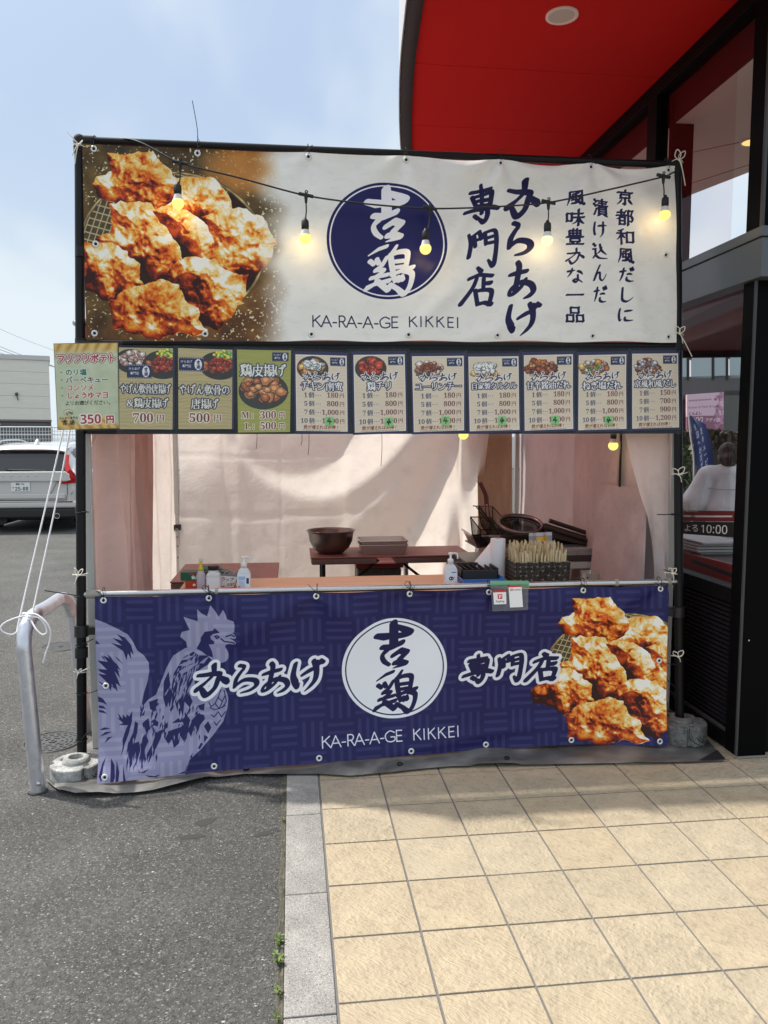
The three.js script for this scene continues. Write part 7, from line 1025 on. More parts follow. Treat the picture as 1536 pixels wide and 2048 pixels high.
// decals on the glass
{
  const X = GX - 0.002, P = (x, y) => onX(x, y, X), dec = (w, h, draw, pts, label, name = 'window_decal', alpha) => { const c = canvasOf(w, h), g = c.getContext('2d'); draw(g, w, h); const t = canvasTex(c), m = new THREE.MeshStandardMaterial({ map: t, roughness: 0.5, ...DS }); if (alpha) { const a = new THREE.CanvasTexture(c); m.color = lin(0.75, 0.74, 0.72); m.map = null; m.alphaMap = a; m.transparent = true; } solo(name, quad(...pts), m, label, 'window decal'); };
  dec(256, 52, (g, w, h) => { g.fillStyle = '#6d1a1e'; g.fillRect(0, 0, w, h); g.fillStyle = '#c9c6c2'; g.fillRect(20, 22, 226, 9); g.fillStyle = '#8a8482'; g.fillRect(60, 22, 20, 9); }, [P(1358, 1021), P(1470, 1022), P(1469, 1043), P(1358, 1042)], 'dark red band with a pale line stuck across the shop glass');
  dec(512, 128, (g, w, h) => { g.fillStyle = '#141214'; g.fillRect(0, 0, w, h); textRow(g, 'よる', 50, 30, 74, '#d8d6d0', { thick: 11 }); g.font = '100px sans-serif'; g.fillStyle = '#e4e2dc'; g.fillText('10:00', 212, 104); }, [P(1358, 1043), P(1469, 1044), P(1468, 1075), P(1358, 1067)], 'black band with white opening time numerals on the shop glass');
  dec(160, 96, (g, w, h) => { g.fillStyle = '#000'; g.fillRect(0, 0, w, h); textRow(g, '時間', 6, 10, 72, '#fff', { thick: 11, gap: 4 }); }, [P(1362, 999), P(1396, 999), P(1396, 1024), P(1362, 1024)], 'white characters stuck on the glass above the red band', 'window_lettering', true);
}
// things seen through the glass
{
  { const o = thing('red_crate', 'low red crate with a dark slot beyond the shop glass', 'crate', onX(1420, 1130, 2.55).setY(0)); const a = onX(1355, 1102, 2.62), b = onX(1468, 1130, 2.50), h = 0.17; part('panel', quad(a, b, b.clone().add(V(0, -h, 0)), a.clone().add(V(0, -h, 0)), 0.02), mat(0.42, 0.025, 0.015, 0.5), o); part('slot', quad(lerp3(a, b, 0.3).add(V(-0.003, -0.03, 0.003)), lerp3(a, b, 1).add(V(-0.003, -0.05, 0.003)), lerp3(a, b, 1).add(V(-0.003, -0.075, 0.003)), lerp3(a, b, 0.3).add(V(-0.003, -0.05, 0.003)), 0.002), mat(0.02, 0.02, 0.03, 0.5), o); part('body', quad(a.clone().add(V(0.01, -0.004, 0)), b.clone().add(V(0.01, -0.004, 0)), b.clone().add(V(0.01, -0.004, 0)).setY(0), a.clone().add(V(0.01, -0.004, 0)).setY(0), 0.3), mat(0.03, 0.01, 0.012, 0.6), o); }
  { const p = onX(1415, 1090, 2.85), o = thing('reflected_trays', 'pale stacked trays on a dark blue cover added in place of a reflection in the glass', 'trays', V(p.x, p.y - 0.06, p.z)); part('cover', rbox(p.x - 0.2, 0.3, p.z - 0.7, p.x + 0.3, p.y - 0.05, p.z + 0.3, 0.05, 3), mat(0.02, 0.022, 0.07, 0.7), o); reseed(15); for (let k = 0; k < 6; k++) part('tray', rbox(p.x - 0.2 + rr(-0.02, 0.02), p.y - 0.048 + k * 0.018, p.z - 0.35 + rr(-0.03, 0.03), p.x + 0.1, p.y - 0.034 + k * 0.018, p.z + 0.28 + rr(-0.05, 0.02), 0.004, 1), mat(0.62, 0.6, 0.58, 0.5), o); }  // trays and cover set behind the pane as a built reflection
  // feather flag
  { const d = 8.0, base = at(1384, 1010, d), o = thing('feather_flag', 'dark blue feather flag with white characters beyond the shop glass', 'flag', V(base.x, 0, base.z)); const c = canvasOf(256, 640), g = c.getContext('2d'); g.fillStyle = '#1f3a72'; g.fillRect(0, 0, 256, 640); [...'全国へお花が贈れる'].forEach((ch, i) => drawGlyph(g, ch, 34 + i * 6, 62 + i * 56, 44, 48, '#d6dcea', 12, '')); [...'花キューピッドの'].forEach((ch, i) => drawGlyph(g, ch, 118 + i * 8, 120 + i * 60, 48, 50, '#d6dcea', 12, ''));
    g.fillStyle = '#c8ccd6'; g.beginPath(); g.moveTo(0, 585); g.lineTo(200, 640); g.lineTo(0, 640); g.fill();
    const Lf = [[1379, 832], [1383, 870], [1387, 910], [1391, 945], [1394, 985], [1395, 1012]], Rt = [[1381, 831], [1415, 848], [1425, 880], [1429, 915], [1431, 950], [1428, 1012]]; const pick = (A, v) => { const s = v * (A.length - 1), i = Math.min(A.length - 2, Math.floor(s)); return [mix(A[i][0], A[i + 1][0], s - i), mix(A[i][1], A[i + 1][1], s - i)]; };
    part('cloth', sheet(8, 20, (u, v) => { const l = pick(Lf, v), r = pick(Rt, v), p = lerp3(at(...l, d), at(...r, d), u); p.z += 0.04 * Math.sin(u * 4 + v * 3); return p; }), new THREE.MeshPhysicalMaterial({ map: canvasTex(c), roughness: 0.8, transmission: 0.25, thickness: 0, ...DS }), o); part('pole', pipe([V(base.x - 0.02, 0, base.z), at(1388, 950, d), at(1381, 870, d), at(1378, 833, d)], 0.01, 24, 6), mat(0.6, 0.6, 0.62, 0.4), o); part('stand', rbox(base.x - 0.2, 0, base.z - 0.2, base.x + 0.2, 0.06, base.z + 0.2, 0.02, 2), mat(0.3, 0.3, 0.3, 0.8), o); }
  // flower shop across the way
  { const d = 12, P = (x, y, dd = d) => at(x, y, dd), o = thing('flower_shop', 'grey shop across the way with a band of windows, seen through the glass', 'building', V(P(1420, 900).x, 0, P(1420, 900).z)); const wm = mat(0.1, 0.105, 0.108, 0.6), gl = phys(0.32, 0.4, 0.42, 0.04, { metalness: 0.55 }), fr = mat(0.02, 0.02, 0.022, 0.5);
    const gr = (x) => { const p = P(x, 900); p.y = 0; return p; }, up = (x, y) => P(x, y);
    part('wall', [quad(up(1330, 755), up(1540, 748), up(1540, 790), up(1330, 792), 0.4), quad(up(1330, 690), up(1540, 680), up(1540, 706), up(1330, 712), 0.4), quad(up(1330, 930), up(1540, 930), gr(1540), gr(1330), 0.4)], wm, o);
    for (const [x0, x1] of [[1342, 1374], [1383, 1424], [1427, 1452], [1460, 1490], [1494, 1530]]) { const w = part('window', quad(up(x0, 711), up(x1, 709), up(x1, 755), up(x0, 757), 0.02), gl, o); part('window_frame', [rod(up(x1 + 2, 706, d - 0.05), up(x1 + 2, 760, d - 0.05), 0.022, 6)], fr, w); }
    part('shop_window', [quad(up(1448, 782), up(1540, 778), up(1540, 930), up(1448, 930), 0.02)], phys(0.09, 0.1, 0.09, 0.15), o); part('shop_window', [quad(up(1330, 800), up(1374, 798), up(1374, 930), up(1330, 930), 0.02)], phys(0.03, 0.032, 0.03, 0.15), o); part('dark_opening', quad(up(1374, 862), up(1448, 860), up(1448, 930), up(1374, 930), 0.02), mat(0.03, 0.025, 0.02, 0.7), o);
    const c = canvasOf(256, 276), g = c.getContext('2d'); g.fillStyle = '#e2c6d6'; g.fillRect(0, 0, 256, 276); g.fillStyle = '#9a6a80'; g.fillRect(0, 172, 256, 104); reseed(8); for (let i = 0; i < 60; i++) { g.fillStyle = ['#b98aa6', '#c89ab2', '#a07890'][i % 3]; g.beginPath(); g.arc(206 + rr(-12, 44), rr(10, 250), rr(4, 14), 0, 7); g.fill(); } g.fillStyle = '#5a4a6a'; g.font = '22px sans-serif'; g.fillText('Flower & Plant & Zakka', 8, 112); textRow(g, 'くらよし', 8, 140, 24, '#2a2430', { thick: 13 }); textRow(g, 'アゲイ店', 128, 190, 26, '#f0e8ee', { thick: 13 }); g.strokeStyle = '#f0e8ee'; g.lineWidth = 5; for (const x of [70, 98]) { g.beginPath(); g.ellipse(x, 204, 10, 22, 0.3, 0, 7); g.stroke(); } for (let i = 0; i < 16; i++) { g.fillStyle = '#8a6a84'; g.fillRect(14 + i * 10, 44, 6, 12); }
    solo('shop_sign', quad(P(1374, 789, d - 0.15), P(1447, 784, d - 0.15), P(1447, 860, d - 0.15), P(1374, 860, d - 0.15), 0.05), new THREE.MeshStandardMaterial({ map: canvasTex(c), roughness: 0.6, ...DS }), 'pink flower shop sign beyond the shop glass', 'sign'); }
  // potted shrub
  { const d = 9, p = at(1374, 1000, d), o = thing('potted_shrub', 'leafy shrub in a brown pot beside the blue flag', 'shrub', V(p.x, 0, p.z)); reseed(333); const lf = []; for (let i = 0; i < 700; i++) { const c = at(1366 + rr(-24, 16) * Math.sqrt(rnd() + 0.3), 935 + rr(-42, 40), d + rr(-0.25, 0.25)), s = rr(0.018, 0.05), g = new THREE.PlaneGeometry(s, s * 2, 1, 1); g.rotateX(rr(-1.4, 1.4)); g.rotateY(rr(0, 6)); g.translate(c.x, c.y, c.z); lf.push(g); } part('foliage', lf, phys(0.07, 0.11, 0.04, 0.7, { ...DS }), o).userData.kind = 'stuff'; part('stem', [rod(V(p.x, 0.4, p.z), at(1370, 930, d), 0.015, 6)], mat(0.1, 0.07, 0.05, 0.9), o); part('pot', lathe([[0, 0.0], [0.13, 0], [0.16, 0.55], [0.17, 0.62], [0.14, 0.62], [0.12, 0.5], [0, 0.5]], V(p.x, 0, p.z), 24), mat(0.28, 0.17, 0.11, 0.8), o); }
  { const d = 11.4, o = thing('hanging_plants', 'dark leafy plants hanging under the pink sign', 'plants', at(1420, 900, d)); reseed(334); const lf = []; for (let i = 0; i < 900; i++) { const c = at(rr(1350, 1520), 862 + rr(0, 44) * rnd() + rr(0, 10), d + rr(-0.15, 0.15)), s = rr(0.02, 0.06), g = new THREE.PlaneGeometry(s, s * 2, 1, 1); g.rotateX(rr(-1.4, 1.4)); g.rotateY(rr(0, 6)); g.translate(c.x, c.y, c.z); lf.push(g); } part('foliage', lf, mat(0.05, 0.045, 0.03, 0.8, DS), o).userData.kind = 'stuff'; }
}
// ---------------------------------------------------------------- a body meshed from tapered capsules joined by a smooth minimum
function blobMesh(bones, lo, hi, res, k) {
  const mc = new MarchingCubes(res, new THREE.MeshBasicMaterial(), false, false, 120000), s = res, F = mc.field, d = V(0, 0, 0);
  const half = hi.clone().sub(lo).multiplyScalar(0.5), cen = hi.clone().add(lo).multiplyScalar(0.5), hs = s / 2;
  for (let z = 0; z < s; z++) for (let y = 0; y < s; y++) for (let x = 0; x < s; x++) {
    const px = cen.x + (x - hs) / hs * half.x, py = cen.y + (y - hs) / hs * half.y, pz = cen.z + (z - hs) / hs * half.z;
    let v = 1e9;
    for (const b of bones) {
      const ex = b[4] - b[0], ey = b[5] - b[1], ez = b[6] - b[2], sc = b[8] ?? 1, l = ex * ex + ey * ey + ez * ez * 1; let t = ((px - b[0]) * ex + (py - b[1]) * ey + (pz - b[2]) * ez) / (l || 1); t = clamp01(t);
      const q = Math.hypot(px - b[0] - t * ex, py - b[1] - t * ey, (pz - b[2] - t * ez) * sc) - mix(b[3], b[7], t);
      const h = clamp01(0.5 + 0.5 * (v - q) / k); v = mix(v, q, h) - k * h * (1 - h);
    }
    F[x + y * s + z * s * s] = -v;
  }
  mc.isolation = 0; mc.update();
  const n = mc.count ?? mc.geometry.drawRange.count, P = new Float32Array(n * 3); for (let i = 0; i < n; i++) { P[i * 3] = cen.x + mc.positionArray[i * 3] * half.x; P[i * 3 + 1] = cen.y + mc.positionArray[i * 3 + 1] * half.y; P[i * 3 + 2] = cen.z + mc.positionArray[i * 3 + 2] * half.z; }
  const g = new THREE.BufferGeometry(); g.setAttribute('position', new THREE.BufferAttribute(P, 3)); const m = mergeVertices(g, 1e-5); m.computeVertexNormals(); return m;
}
{
  // seen from behind through the glass: white loose shirt, brown hair in a low bun
  const p = at(1454, 1000, 7.0); p.y = 0;
  const o = thing('person', 'person seen from behind in a loose white shirt with brown hair gathered low', 'person', p);
  const face = Math.atan2(p.x, -p.z), rot = (g) => { g.rotateY(-face); g.translate(p.x, 0, p.z); return g; };            // local frame: the back faces +z, towards the camera
  const skin = mat(0.55, 0.36, 0.27, 0.6), shirt = phys(0.88, 0.88, 0.9, 0.85, {}), dark = mat(0.03, 0.032, 0.045, 0.8), hair = mat(0.04, 0.022, 0.013, 0.5);
  const body = [[0, 1.3, 0, 0.09, 0, 1.02, 0, 0.1], [0, 1.36, 0, 0.06, 0, 1.45, -0.01, 0.05], [-0.15, 1.32, 0, 0.05, 0.15, 1.32, 0, 0.05], [0, 0.95, 0, 0.13, 0, 0.86, 0, 0.13], [-0.09, 0.84, 0, 0.085, -0.095, 0.46, 0, 0.055], [0.09, 0.84, 0, 0.085, 0.095, 0.46, 0, 0.055], [-0.095, 0.46, 0, 0.052, -0.1, 0.08, 0.015, 0.035], [0.095, 0.46, 0, 0.052, 0.1, 0.08, 0.015, 0.035], [-0.1, 0.035, 0.03, 0.035, -0.105, 0.03, -0.13, 0.028], [0.1, 0.035, 0.03, 0.035, 0.105, 0.03, -0.13, 0.028],
    [-0.19, 1.3, 0, 0.045, -0.25, 1.05, -0.02, 0.036], [-0.25, 1.05, -0.02, 0.036, -0.16, 0.98, -0.23, 0.025], [-0.16, 0.98, -0.23, 0.028, -0.1, 0.98, -0.29, 0.026], [0.19, 1.3, 0, 0.045, 0.25, 1.05, -0.02, 0.036], [0.25, 1.05, -0.02, 0.036, 0.16, 0.98, -0.23, 0.025], [0.16, 0.98, -0.23, 0.028, 0.1, 0.98, -0.29, 0.026], [0, 1.52, -0.015, 0.075, 0, 1.5, -0.045, 0.065], [-0.078, 1.5, -0.02, 0.014, -0.08, 1.475, -0.015, 0.01], [0.078, 1.5, -0.02, 0.014, 0.08, 1.475, -0.015, 0.01], [0, 1.49, -0.115, 0.012, 0, 1.475, -0.118, 0.014]];
  for (const s of [-1, 1]) for (let f = 0; f < 4; f++) body.push([s * (0.1 - f * 0.004), 0.985 - f * 0.014 + 0.02, -0.3, 0.0085, s * (0.075 - f * 0.004), 0.975 - f * 0.014 + 0.02, -0.36 + f * 0.006, 0.0075]);
  part('body', rot(blobMesh(body, V(-0.42, -0.02, -0.45), V(0.42, 1.64, 0.3), 110, 0.02)), skin, o);
  const sh = [[0, 1.33, 0.01, 0.11, 0, 1.0, 0.02, 0.165, 1.2], [-0.13, 1.34, 0, 0.075, 0.13, 1.34, 0, 0.075], [0, 1.0, 0.02, 0.17, 0, 0.86, 0.02, 0.175, 1.15], [-0.18, 1.32, 0, 0.085, -0.27, 1.08, 0, 0.11], [-0.27, 1.08, 0, 0.11, -0.25, 1.0, -0.08, 0.075], [0.18, 1.32, 0, 0.085, 0.27, 1.08, 0, 0.11], [0.27, 1.08, 0, 0.11, 0.25, 1.0, -0.08, 0.075]];
  const sg = blobMesh(sh, V(-0.45, 0.62, -0.35), V(0.45, 1.52, 0.32), 90, 0.045); { const a = sg.attributes.position; for (let i = 0; i < a.count; i++) { const x = a.getX(i), y = a.getY(i); a.setZ(i, a.getZ(i) + 0.012 * (fbm(x * 14 + 3, y * 5 + 2, 3) - 0.5) * 2); } sg.computeVertexNormals(); } const shp = part('shirt', rot(sg), shirt, o);
  part('yoke_seam', rot(pipe([V(-0.16, 1.215, 0.118), V(-0.08, 1.21, 0.158), V(0, 1.208, 0.166), V(0.08, 1.21, 0.158), V(0.16, 1.215, 0.118)], 0.004, 24, 6)), mat(0.55, 0.55, 0.6, 0.9), shp);
  part('trousers', rot(blobMesh([[0, 0.95, 0, 0.145, 0, 0.86, 0, 0.15], [-0.09, 0.84, 0, 0.1, -0.1, 0.12, 0.01, 0.075], [0.09, 0.84, 0, 0.1, 0.1, 0.12, 0.01, 0.075]], V(-0.3, 0.02, -0.25), V(0.3, 1.12, 0.25), 64, 0.03)), dark, o);
  const hg = blobMesh([[0, 1.535, 0.0, 0.088, 0, 1.5, 0.02, 0.08], [0, 1.56, -0.03, 0.07, 0, 1.54, -0.05, 0.06], [0, 1.485, 0.085, 0.042, 0.005, 1.455, 0.092, 0.036], [-0.03, 1.43, 0.05, 0.02, 0.035, 1.425, 0.05, 0.02], [-0.05, 1.47, 0.03, 0.035, 0, 1.43, 0.05, 0.03], [0.05, 1.47, 0.03, 0.035, 0, 1.43, 0.05, 0.03]], V(-0.16, 1.34, -0.16), V(0.16, 1.68, 0.17), 70, 0.02); { const a = hg.attributes.position; for (let i = 0; i < a.count; i++) { const k = 0.014 * (vnoise(Math.atan2(a.getX(i), a.getZ(i)) * 14, a.getY(i) * 20) - 0.5); a.setZ(i, a.getZ(i) + k); a.setX(i, a.getX(i) + k); } hg.computeVertexNormals(); } part('hair', rot(hg), hair, o);
}
// ---------------------------------------------------------------- silver estate car, warehouse, fence, wires
{
  const c0 = at(47, 970, 14), CX = c0.x, CZ = c0.z + 0.12, B = V(CX, -0.012, CZ), o = thing('parked_car', 'silver white estate car parked with its back to the stall', 'car', B);
  const W = (x, y, z) => V(CX + x, y - 0.012, CZ + z);
  const paint = phys(0.62, 0.61, 0.585, 0.28, { metalness: 0.05, clearcoat: 1, clearcoatRoughness: 0.05 }), glass = phys(0.018, 0.021, 0.024, 0.05, { specularIntensity: 0.8 }), blackM = mat(0.015, 0.015, 0.016, 0.55), chrome = mat(0.7, 0.7, 0.7, 0.15, { metalness: 1 }), red = phys(0.42, 0.008, 0.012, 0.25, { specularIntensity: 0.5 });
  // cross sections from the tail forward: [z, bottom, belt height, belt half width, roof height, roof half width, low half width]
  const S = [[0.0, 0.4, 0.93, 0.88, 1.0, 0.8, 0.8], [-0.04, 0.34, 0.98, 0.93, 1.06, 0.84, 0.88], [-0.12, 0.3, 1.02, 0.955, 1.1, 0.84, 0.92], [-0.3, 0.27, 1.05, 0.965, 1.33, 0.76, 0.95], [-0.42, 0.26, 1.06, 0.97, 1.47, 0.7, 0.955], [-0.56, 0.25, 1.07, 0.97, 1.565, 0.68, 0.96], [-1.1, 0.25, 1.07, 0.97, 1.62, 0.69, 0.96], [-2.2, 0.25, 1.04, 0.96, 1.635, 0.7, 0.95], [-2.9, 0.25, 1.02, 0.955, 1.5, 0.68, 0.95], [-3.45, 0.25, 1.0, 0.95, 1.08, 0.75, 0.94], [-4.3, 0.27, 0.9, 0.9, 0.94, 0.7, 0.9], [-4.65, 0.35, 0.7, 0.75, 0.74, 0.6, 0.78]];
  const ring = (s, t) => { const [z, b, bh, bw, rh, rw, lw] = s; const P = [[0, b], [lw * 0.9, b], [lw, b + 0.06], [bw, (b + bh) * 0.5 + 0.08], [bw - 0.01, bh - 0.02], [bw - 0.045, bh + 0.03], [mix(bw, rw, 0.55), mix(bh, rh, 0.5)], [rw, rh - 0.07], [rw - 0.06, rh - 0.02], [rw * 0.6, rh], [0, rh + 0.015]]; const n = P.length - 1, a = Math.abs(t) * n, i = Math.min(n - 1, Math.floor(a)), f = a - i; const x = mix(P[i][0], P[i + 1][0], f), y = mix(P[i][1], P[i + 1][1], f); return W(Math.sign(t) * x, y, z); };
  const sec = (v) => { const a = v * (S.length - 1), i = Math.min(S.length - 2, Math.floor(a)), f = a - i; return S[i].map((q, k) => mix(q, S[i + 1][k], f)); };
  const body = sheet(80, 44, (u, v) => ring(sec(v), u * 2 - 1), 0), cap = sheet(40, 6, (u, v) => { const p = ring(S[0], u * 2 - 1); return V(p.x, mix(p.y, W(0, 0.7, 0).y, v), p.z); });
  part('body', [body, cap], new THREE.MeshPhysicalMaterial({ ...{ color: paint.color, roughness: 0.28, metalness: 0.05, clearcoat: 1, clearcoatRoughness: 0.05 }, ...DS }), o);
  // tailgate: window, spoiler, handle bar panel, recess with plate
  part('rear_window', quad(W(-0.69, 1.475, -0.395), W(0.69, 1.475, -0.395), W(0.8, 1.1, -0.085), W(-0.8, 1.1, -0.085), 0.015, 6, 4), glass, o); part('spoiler', [sheet(20, 6, (u, v) => { const x = (u * 2 - 1) * (0.71 - 0.03 * v), e = Math.abs(u * 2 - 1); return W(x, 1.585 - 0.045 * e ** 4 - [0, 0.004, 0.012, 0.03, 0.075, 0.095, 0.1][Math.round(v * 6)], -0.7 + 0.38 * Math.min(1, v * 1.25) - (v > 0.82 ? 0.12 * (v - 0.82) / 0.18 : 0)); }, 0.01)], new THREE.MeshPhysicalMaterial({ color: lin(0.66, 0.66, 0.64), roughness: 0.3, metalness: 0.3, clearcoat: 1, ...DS }), o); part('brake_light', rbox(W(-0.32, 0, 0).x, 1.452, CZ - 0.37, W(0.32, 0, 0).x, 1.468, CZ - 0.36, 0.003, 1), mat(0.12, 0.006, 0.008, 0.3), o);
  part('tailgate_panel', [(() => { const s = new THREE.Shape([[-0.86, 0.955], [-0.84, 1.05], [-0.78, 1.09], [0.78, 1.09], [0.84, 1.05], [0.86, 0.955], [0.8, 0.94], [-0.8, 0.94]].map(([x, y]) => new THREE.Vector2(x, y))); const g = new THREE.ExtrudeGeometry(s, { depth: 0.05, bevelEnabled: true, bevelSize: 0.014, bevelThickness: 0.02, bevelSegments: 3 }); g.translate(CX, -0.012, CZ - 0.005); return g; })()], paint, o);
  part('lettering', [-0.56, -0.42, -0.28, -0.14, 0.0].map((x, i) => rbox(CX + x + 0.29 - 0.03, 1.003, CZ + 0.062, CX + x + 0.29 + 0.012, 1.023, CZ + 0.068, 0.003, 1)), chrome, o); part('plate_recess', quad(W(-0.62, 0.925, 0.022), W(0.62, 0.925, 0.022), W(0.5, 0.7, 0.03), W(-0.5, 0.7, 0.03), 0.004), phys(0.55, 0.54, 0.52, 0.35, { clearcoat: 1 }), o); part('lower_tailgate', [rbox(CX - 0.76, 0.6, CZ - 0.04, CX + 0.76, 0.69, CZ + 0.035, 0.02, 3)], paint, o); part('gate_seam', [rod(W(-0.78, 0.585, 0.028), W(0.78, 0.585, 0.028), 0.006, 6), rod(W(0.78, 0.585, 0.028), W(0.8, 0.7, 0.02), 0.005, 6), rod(W(0.8, 0.7, 0.02), W(0.8, 0.88, 0.01), 0.005, 6)], blackM, o);
  { const c = canvasOf(256, 128), g = c.getContext('2d'); g.fillStyle = '#eef0ee'; g.fillRect(0, 0, 256, 128); textRow(g, '鳥取', 62, 10, 30, '#24342c', { thick: 13 }); g.fillStyle = '#24342c'; g.font = 'bold 30px sans-serif'; g.fillText('330', 132, 36); textRow(g, 'て', 10, 66, 34, '#24342c', { thick: 13 }); g.font = 'bold 74px sans-serif'; g.fillText('25-88', 50, 116); const pl = part('number_plate', rbox(CX - 0.165, 0.735, CZ + 0.03, CX + 0.165, 0.9, CZ + 0.04, 0.004, 1), mat(0.7, 0.7, 0.7, 0.4), o); part('plate_print', quad(W(-0.16, 0.909, 0.0425), W(0.16, 0.909, 0.0425), W(0.16, 0.75, 0.0425), W(-0.16, 0.75, 0.0425)), new THREE.MeshStandardMaterial({ map: canvasTex(c), roughness: 0.45, ...DS }), pl); }
  for (const s of [-1, 1]) { const sh = new THREE.Shape([[0.62, 0.93], [0.72, 0.885], [0.98, 0.9], [0.965, 0.97], [0.93, 1.06], [0.86, 1.14], [0.8, 1.25], [0.78, 1.4], [0.74, 1.4], [0.755, 1.2], [0.80, 1.08], [0.86, 1.02], [0.86, 0.94], [0.78, 0.925]].map(([x, y]) => new THREE.Vector2(s * x, y))); const g = new THREE.ExtrudeGeometry(sh, { depth: 0.03, bevelEnabled: true, bevelSize: 0.006, bevelThickness: 0.01, bevelSegments: 2 }), p = g.attributes.position; for (let i = 0; i < p.count; i++) { const y = p.getY(i), x = Math.abs(p.getX(i)); p.setZ(i, p.getZ(i) + 0.008 - 0.86 * Math.max(0, y - 1.08) - 0.5 * Math.max(0, x - 0.86) * (y < 1.12 ? 1 : 0)); } g.computeVertexNormals(); g.translate(CX, -0.012, CZ + 0.012); part('tail_lamp', g, red, o, s > 0 ? 'right tail lamp' : 'left tail lamp'); }
  part('bumper', [rbox(CX - 0.95, 0.43, CZ - 0.3, CX + 0.95, 0.56, CZ + 0.07, 0.045, 4)], paint, o); part('chrome_strip', [rbox(CX - 0.86, 0.545, CZ + 0.02, CX + 0.86, 0.562, CZ + 0.076, 0.006, 2)], chrome, o); part('lower_bumper', [rbox(CX - 0.93, 0.24, CZ - 0.4, CX + 0.93, 0.432, CZ + 0.06, 0.05, 3)], blackM, o); for (const s of [-1, 1]) part('reflector', rbox(CX + s * 0.6 - (s < 0 ? 0.3 : 0), 0.535, CZ + 0.06, CX + s * 0.6 + (s < 0 ? 0 : 0.3), 0.558, CZ + 0.079, 0.004, 1), mat(0.22, 0.01, 0.015, 0.25), o);
  part('underbody', [rbox(CX - 0.8, 0.19, CZ - 4.2, CX + 0.8, 0.3, CZ - 0.2, 0.02, 2), rod(W(-0.4, 0.23, -0.1), W(-0.4, 0.23, -0.8), 0.1, 12)], blackM, o); for (const s of [-1, 1]) { part('exhaust', [rod(W(s * 0.62, 0.3, -0.2), W(s * 0.62, 0.3, 0.075), 0.045, 18), ringAt(W(s * 0.62, 0.3, 0.076), 0.046, 0.006, V(0, 0, 1))], chrome, o); part('exhaust_bore', (() => { const g = new THREE.CircleGeometry(0.042, 20), q = W(s * 0.62, 0.3, 0.0775); g.translate(q.x, q.y, q.z); return g; })(), blackM, o); }
  part('wiper', [rod(W(-0.28, 1.135, -0.085), W(0.42, 1.112, -0.075), 0.013, 8), rod(W(-0.28, 1.16, -0.1), W(-0.25, 1.12, -0.08), 0.02, 8)], blackM, o); part('roof_fin', [(() => { const s = new THREE.Shape([[0, 0], [0.16, 0], [0.13, 0.06], [0.1, 0.07]].map(([x, y]) => new THREE.Vector2(x, y))), g = new THREE.ExtrudeGeometry(s, { depth: 0.03, bevelEnabled: true, bevelSize: 0.006, bevelThickness: 0.006, bevelSegments: 2 }); g.rotateY(Math.PI / 2); g.translate(CX + 0.06, 1.6, CZ - 0.65); return g; })()], paint, o);
  for (const s of [-1, 1]) { part('roof_rail', pipe([W(s * 0.62, 1.6, -0.75), W(s * 0.64, 1.66, -1.0), W(s * 0.65, 1.67, -2.0), W(s * 0.64, 1.6, -2.5)], 0.016, 24, 8), chrome, o); part('side_window', [sheet(10, 3, (u, v) => { const z = mix(-0.62, -2.75, u), S2 = sec((() => { for (let i = 0; i < S.length - 1; i++) if (S[i][0] >= z && S[i + 1][0] <= z) return (i + (S[i][0] - z) / (S[i][0] - S[i + 1][0])) / (S.length - 1); return 0; })()); const y = mix(mix(S2[2], S2[4], 0.86), S2[2] + 0.05, v), t = (y - S2[2]) / (S2[4] - S2[2]); return W(s * (mix(S2[3] - 0.03, S2[5] + 0.035, t) + 0.012 - 0.02 * Math.sin(Math.PI * t)), y, z); })], new THREE.MeshPhysicalMaterial({ color: lin(0.05, 0.06, 0.065), roughness: 0.05, ...DS }), o, s > 0 ? 'right side windows' : 'left side windows'); }
  for (const [s, z] of [[-1, -0.95], [1, -0.95], [-1, -3.75], [1, -3.75]]) { const w = part('wheel', [(() => { const g = new THREE.CylinderGeometry(0.34, 0.34, 0.24, 30); g.rotateZ(Math.PI / 2); g.translate(CX + s * 0.83, 0.34 - 0.012, CZ + z); return g; })()], mat(0.02, 0.02, 0.02, 0.85), o); part('rim', [(() => { const g = new THREE.CylinderGeometry(0.235, 0.235, 0.012, 24); g.rotateZ(Math.PI / 2); g.translate(CX + s * 0.952, 0.328, CZ + z); return g; })()], chrome, w); }
}
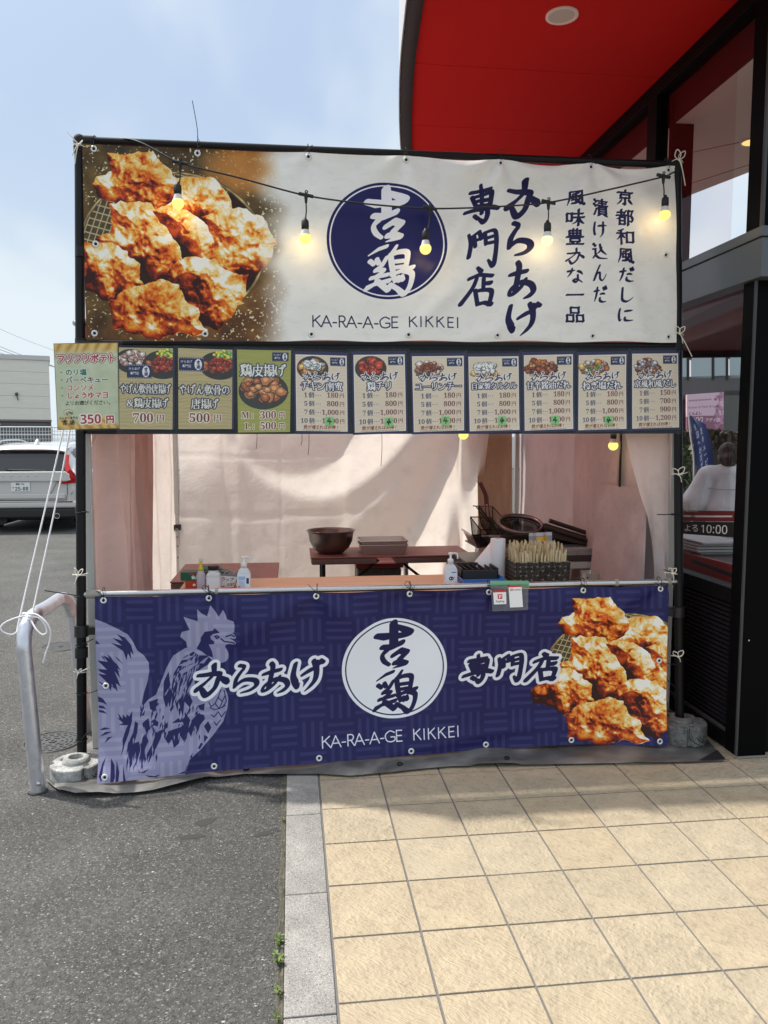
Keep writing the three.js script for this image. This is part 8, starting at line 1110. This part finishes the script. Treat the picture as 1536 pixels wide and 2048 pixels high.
{ // warehouse
  const corner = at(104, 882, 32); corner.y = 0; const a = 0.3, ux = V(-Math.cos(a), 0, -Math.sin(a) * -1), o = thing('warehouse', 'long beige warehouse with a grey lower wall behind the car', 'building', corner.clone());
  const dx = V(-Math.cos(a), 0, Math.sin(a)), nz = V(-Math.sin(a), 0, -Math.cos(a)), P = (s, y, d = 0) => corner.clone().addScaledVector(dx, s).addScaledVector(nz, d).setY(y), top = 5.04, mid = 2.5;
  const wall = new THREE.MeshStandardMaterial({ map: dataTex(128, 128, (i, j) => { const n = tfbm(i / 128, j / 128, 5, 4, 2); return [0.88 + 0.05 * n, 0.865 + 0.05 * n, 0.82 + 0.05 * n]; }, { srgb: true }), roughness: 0.75 }), grey = mat(0.12, 0.115, 0.11, 0.7);
  for (let r = 0; r < 5; r++) for (let k = 0; k < 6; k++) { const y0 = mid + r * 0.49 + 0.004, y1 = mid + (r + 1) * 0.49 - 0.004; part('wall_panel', quad(P(k * 3.1 + 3.095, y1), P(k * 3.1 + 0.005, y1), P(k * 3.1 + 0.005, y0), P(k * 3.1 + 3.095, y0), 0.1), wall, o); }
  part('core', quad(P(18.6, top, 0.06), P(0.02, top, 0.06), P(0.02, 0, 0.06), P(18.6, 0, 0.06), 3), mat(0.33, 0.31, 0.28, 0.8), o); part('parapet_cap', quad(P(18.7, top + 0.09, -0.05), P(-0.04, top + 0.09, -0.05), P(-0.04, top - 0.09, -0.05), P(18.7, top - 0.09, -0.05), 3.2), mat(0.6, 0.6, 0.58, 0.6), o); part('lower_wall', quad(P(18.6, mid - 0.01, 0.02), P(0.0, mid - 0.01, 0.02), P(0.0, 0, 0.02), P(18.6, 0, 0.02), 0.035), grey, o); part('flashing', quad(P(18.6, mid + 0.02, -0.08), P(-0.02, mid + 0.02, -0.08), P(-0.02, mid - 0.06, -0.08), P(18.6, mid - 0.06, -0.08), 0.08), mat(0.22, 0.18, 0.15, 0.7), o);
  for (let k = 0; k < 8; k++) part('window', quad(P(k * 2.2 + 2.1, mid - 0.12, 0.0), P(k * 2.2 + 0.15, mid - 0.12, 0.0), P(k * 2.2 + 0.15, mid - 0.9, 0.0), P(k * 2.2 + 2.1, mid - 0.9, 0.0), 0.01), phys(0.1, 0.11, 0.12, 0.2), o);
  part('wall_lamp', [ball(P(1.25, 3.55, -0.06), 0.07, V(1, 1, 1), 10, 8), rod(P(1.25, 3.48, -0.03), P(1.2, 3.3, -0.05), 0.02, 6)], mat(0.1, 0.1, 0.1, 0.6), o); part('down_pipe', [rod(P(1.9, 2.35, -0.1), P(2.4, 2.1, -0.1), 0.07, 8), rod(P(2.4, 2.1, -0.1), P(2.4, 0, -0.1), 0.07, 8)], mat(0.62, 0.6, 0.55, 0.6), o);
}
{ // pale wall further right, fence
  const a = at(104, 853, 24.2), o = thing('mesh_fence', 'white mesh fence across the car park behind the car', 'fence', V(a.x, 0, a.z)), h = 2.08, wm = mat(0.74, 0.75, 0.74, 0.5), x0 = -15.5, x1 = -1.5, z = a.z, wires = [];
  for (let x = x0; x <= x1; x += 2.0) part('post', rod(V(x + 0.02, 0, z), V(x + 0.02, h + 0.03, z), 0.03, 8), wm, o);
  for (const y of [h, 1.85, 1.2, 0.6, 0.1]) part('rail', rod(V(x0, y, z), V(x1, y, z), y === h ? 0.022 : 0.012, 6), wm, o);
  for (let x = x0; x < x1; x += 0.09) wires.push(box(x - 0.0065, 0.1, z - 0.003, x + 0.0065, h, z + 0.003)); for (let y = 0.15; y < h; y += 0.12) wires.push(box(x0, y - 0.007, z - 0.006, x1, y + 0.007, z - 0.002));
  part('wire_mesh', wires, wm, o).userData.kind = 'stuff';
  solo('low_building', box(-9.2, 0, -52, 20, 1.9, -46), mat(0.8, 0.8, 0.78, 0.8), 'low pale wall far behind the fence right of the warehouse', 'wall');
}
for (let k = 0; k < 4; k++) { const a = at(-40, [676, 684, 694, 640][k], 60), b = at(90 + k * 5, [726, 730, 731, 700][k], 75), e = b.clone().add(b.clone().sub(a).multiplyScalar(0.6)); solo('power_line', pipe([a, lerp3(a, b, 0.5).add(V(0, -0.1, 0)), b, e], k === 3 ? 0.012 : 0.02, 24, 5), mat(0.16, 0.17, 0.18, 0.7), ['highest of the three dark power lines above the warehouse', 'middle of the three dark power lines above the warehouse', 'lowest of the three dark power lines above the warehouse', 'faint single wire higher in the sky at the left edge'][k], 'power line'); }
renderer.render(scene, camera);
